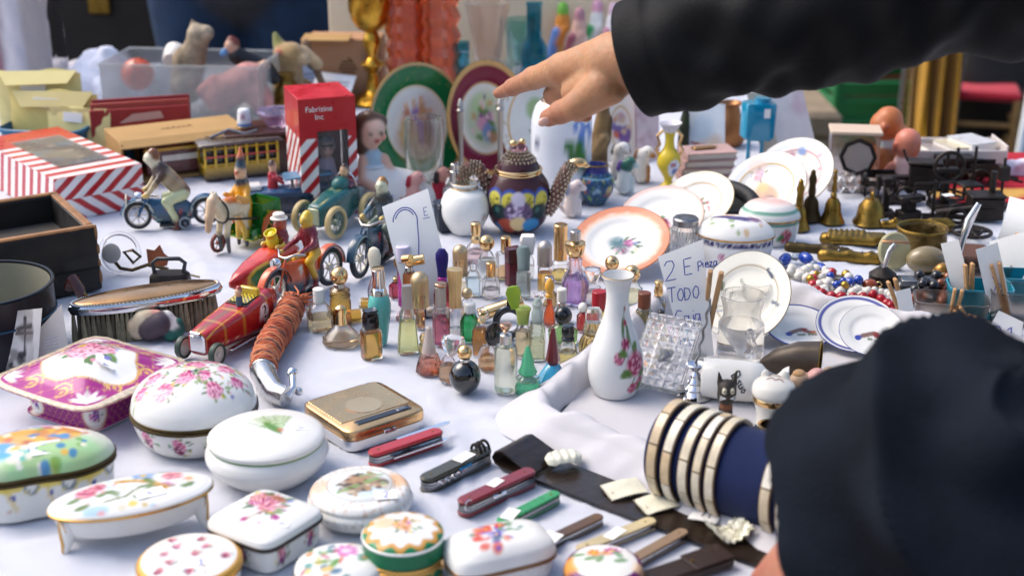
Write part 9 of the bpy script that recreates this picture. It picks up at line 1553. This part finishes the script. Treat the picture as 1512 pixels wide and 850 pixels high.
# sleeve: a tube of nylon with drag folds, stitched hem and turned-in cuff
pts=[AD(940, 88, 1.21), AD(1010, 66, 1.19), AD(1100, 38, 1.17), AD(1200, 10, 1.15), AD(1350, -32, 1.125), AD(1512, -75, 1.10)];pts+=[pts[-1]+Vector((.10, -.05, .045)), Vector((.66, .90, .60)), Vector((.80, .80, .68))]
rad=[88*1.21/2100, 93*1.19/2100, 103*1.17/2100, 116*1.15/2100, 128*1.125/2100, 141*1.1/2100, .080, .088, .095]
n1, n2=150, 84;cum=[0]
for a_, b_ in zip(pts[:-1], pts[1:]):cum.append(cum[-1]+(b_-a_).length)
def along(s):
 for i in range(len(pts)-1):
  if s<=cum[i+1]or i==len(pts)-2:f=(s-cum[i])/(cum[i+1]-cum[i]);return pts[i].lerp(pts[i+1], f), rad[i]+(rad[i+1]-rad[i])*f
V=[];ux=None;rows=[(0.022, .80), (0.004, .86), (0, .95), (0, 1.0)]+[(cum[-1]*(i/n1)**1.15, 1.)for i in range(1, n1+1)]
for ri, (s, fr)in enumerate(rows):
 c0, r0=along(s);d=(along(min(cum[-1], s+.03))[0]-along(max(0, s-.03))[0]).normalized();u_=(Vector((0, 0, 1))-d*d.z).normalized();v_=d.cross(u_);r0*=fr
 for j in range(n2):
  a_=2*PI*j/n2;cu, cv=math.cos(a_), math.sin(a_)
  wv=.0022*math.sin(s*70+3*math.sin(a_*2+s*9)+a_*1.3)+.0016*math.sin(s*120-a_*3+2*math.sin(a_+s*20))+.0012*math.sin(a_*5+s*40);wv=wv*1.5+.0055*max(0, math.sin(s*46+a_*2.2))**3
  if fr<1:wv=0
  hem=-.0016*math.exp(-((s-.030)/.0022)**2)+.0008*math.exp(-((s-.024)/.003)**2)if fr==1 else 0
  V.append(tuple(c0+(u_*cu+v_*cv*.93)*(r0+wv*min(1, s/.05)+hem)))
F=[(i*n2+j, i*n2+(j+1)%n2, (i+1)*n2+(j+1)%n2, (i+1)*n2+j)for i in range(len(rows)-1)for j in range(n2)];q=MB();q.add(V, [tuple(reversed(f))for f in F]);mk('sleeve', q, JKT, pB, angle=180)
def body(x, y, lean, top, leg, s=1., arm=None, facing=1, sway=0.):
 """standing figure in mm; lean tips the chest along +y"""
 L=[];z0=-750;A_=lambda a, r, b, rb, c_:L.append(((x+a[0], y+a[1], z0+a[2]), r*s, (x+b[0], y+b[1], z0+b[2]), rb*s, c_))
 for e in(-1, 1):
  A_((e*95, 0, 900), 95, (e*105, 10, 500), 66, leg);A_((e*105, 10, 500), 64, (e*110, 0, 90), 46, leg);A_((e*110, -20, 45), 44, (e*115, 120, 35), 36, '#1a1614')
  if arm is None or arm!=e:A_((e*190, lean*.9, 1360), 62, (e*250, lean*.5+30, 1080), 50, top);A_((e*250, lean*.5+30, 1080), 48, (e*220, lean*.6+160, 900), 40, top)
 A_((0, 0, 930), 130, (0, lean*.5, 1160), 140, top);A_((0, lean*.5, 1160), 140, (0, lean*.85, 1330), 135, top);A_((-150, lean*.95, 1370), 70, (150, lean*.95, 1370), 70, top);A_((0, lean, 1420), 56, (0, lean*1.15, 1500), 52, '#b58468');return L
jb=skinpart('jacket', [c_ for c_ in body(960, 640, 130, '#0d0d10', '#23262e', arm=-1)if c_[4]=='#0d0d10'], 70, 14, mat('jacket_black', '#0d0d10', rough=.6, bump=.2, bs=60), pB)
skinpart('trousers', [c_ for c_ in body(960, 640, 130, '#0d0d10', '#23262e', arm=-1)if c_[4]!='#0d0d10' and c_[4]!='#b58468'], 80, 8, DENIM, pB)
def head(x, y, z, fx, fy, hair, skin='#b98a70'):
 f=lambda a, b, c_:(x+fx*a-fy*b, y+fy*a+fx*b, z+c_)
 return[(f(-10, 0, 40), 82, f(10, 0, 20), 76, skin), (f(40, 0, -40), 52, f(20, 0, -60), 50, skin), (f(88, 0, 0), 12, f(98, 0, -18), 13, skin), (f(76, -28, 12), 10, f(78, -28, 12), 9, '#e6dcd4'), (f(76, 28, 12), 10, f(78, 28, 12), 9, '#e6dcd4'), (f(84, -28, 12), 4, f(85, -28, 12), 4, '#2a2018'), (f(84, 28, 12), 4, f(85, 28, 12), 4, '#2a2018'), (f(80, -18, -52), 8, f(80, 18, -52), 8, '#9a5a50'), (f(0, -84, 0), 14, f(-6, -84, -20), 10, skin), (f(0, 84, 0), 14, f(-6, 84, -20), 10, skin), (f(-20, 0, 70), 84, f(-46, 0, 30), 78, hair), (f(-20, 0, -60), 52, f(-30, 0, -130), 54, skin)]
skinpart('head', head(960, 800, 810, -.6, .8, '#2a2019'), 64, 5, SKIN, pB, sm=3)
# person in the knitted hat, bending in from the front
pA=person('person in dark navy knitted hat bending over the near corner');hc=AD(1392, 735, .88)*1000
fA=Vector((-.62, .50, -.60)).normalized()
sk=[((hc.x-14, hc.y+4, hc.z-58), 70, (hc.x-26, hc.y+14, hc.z-74), 66, '#a8705a'), ((hc.x-62, hc.y+36, hc.z-76), 34, (hc.x-52, hc.y+30, hc.z-104), 36, '#a8705a'), ((hc.x-92, hc.y+48, hc.z-82), 9, (hc.x-98, hc.y+54, hc.z-94), 9, '#a06450'), ((hc.x-8, hc.y-74, hc.z-60), 12, (hc.x-10, hc.y-76, hc.z-82), 9, '#a8604c'), ((hc.x+10, hc.y-30, hc.z-100), 56, (hc.x+50, hc.y-80, hc.z-170), 60, '#9a6450')]
skinpart('head', sk, 56, 5, SKIN, pA, sm=3)
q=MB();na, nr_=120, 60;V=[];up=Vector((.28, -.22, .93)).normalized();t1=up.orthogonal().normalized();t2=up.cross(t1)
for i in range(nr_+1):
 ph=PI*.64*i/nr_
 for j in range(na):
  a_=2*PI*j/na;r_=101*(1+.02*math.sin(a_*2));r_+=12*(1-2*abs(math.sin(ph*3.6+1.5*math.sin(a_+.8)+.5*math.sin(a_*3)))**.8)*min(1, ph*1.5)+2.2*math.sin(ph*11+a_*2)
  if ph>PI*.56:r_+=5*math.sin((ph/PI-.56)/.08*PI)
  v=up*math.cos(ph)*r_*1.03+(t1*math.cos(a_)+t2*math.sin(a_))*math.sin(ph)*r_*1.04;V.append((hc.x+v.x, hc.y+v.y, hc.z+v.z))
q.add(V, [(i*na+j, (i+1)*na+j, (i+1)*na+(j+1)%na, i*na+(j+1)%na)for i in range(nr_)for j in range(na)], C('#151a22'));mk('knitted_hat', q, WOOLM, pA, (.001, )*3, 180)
skinpart('jacket', [((hc.x+60, hc.y-100, hc.z-210), 100, (hc.x+70, hc.y-230, hc.z-260), 140, '#0f1014'), ((hc.x-90, hc.y-190, hc.z-250), 70, (hc.x+220, hc.y-190, hc.z-250), 80, '#0f1014'), ((hc.x+70, hc.y-260, hc.z-300), 150, (hc.x+80, hc.y-420, hc.z-560), 140, '#0f1014'), ((hc.x+230, hc.y-190, hc.z-250), 66, (hc.x+290, hc.y-120, hc.z-420), 50, '#0f1014'), ((hc.x-100, hc.y-200, hc.z-260), 64, (hc.x-120, hc.y-240, hc.z-460), 48, '#0f1014')], 60, 12, mat('jacket_black', '#0d0d10'), pA)
skinpart('trousers', [((hc.x+80+e*80, hc.y-420, hc.z-560), 100, (hc.x+80+e*100, hc.y-400, -330), 66, '#1c2230')for e in(-1, 1)]+[((hc.x+80+e*100, hc.y-400, -330), 64, (hc.x+80+e*105, hc.y-430, -700), 46, '#1c2230')for e in(-1, 1)], 50, 8, DENIM, pA)
# seller in jeans behind the stall
pS=person('seller in blue jeans standing behind the table');pS.location=(0, 0, 0)
bl=body(-560, 3020, -60, '#3a3a40', '#1f3550', 1.18);skinpart('figure', bl+head(-560, 2960, 830, 0, -1, '#4a3a2c'), 110, 8, DENIM, pS, sm=4, noise=(5, .03))
q=MB();q.torus(-.56, 3.0, .16, .155, .018, n=40, k=8, sy=.85);mk('belt', q, mat('belt', '#2a1c14', rough=.4), pS)
for o in sc.objects:
 if o.type=='MESH' and o.parent is None and 'kind' not in o.keys()and 'label' not in o.keys():print('UNLABELLED', o.name)
print('OBJS', len(sc.objects), 'TRIS', sum(len(p.vertices)-2 for m in bpy.data.meshes for p in m.polygons))
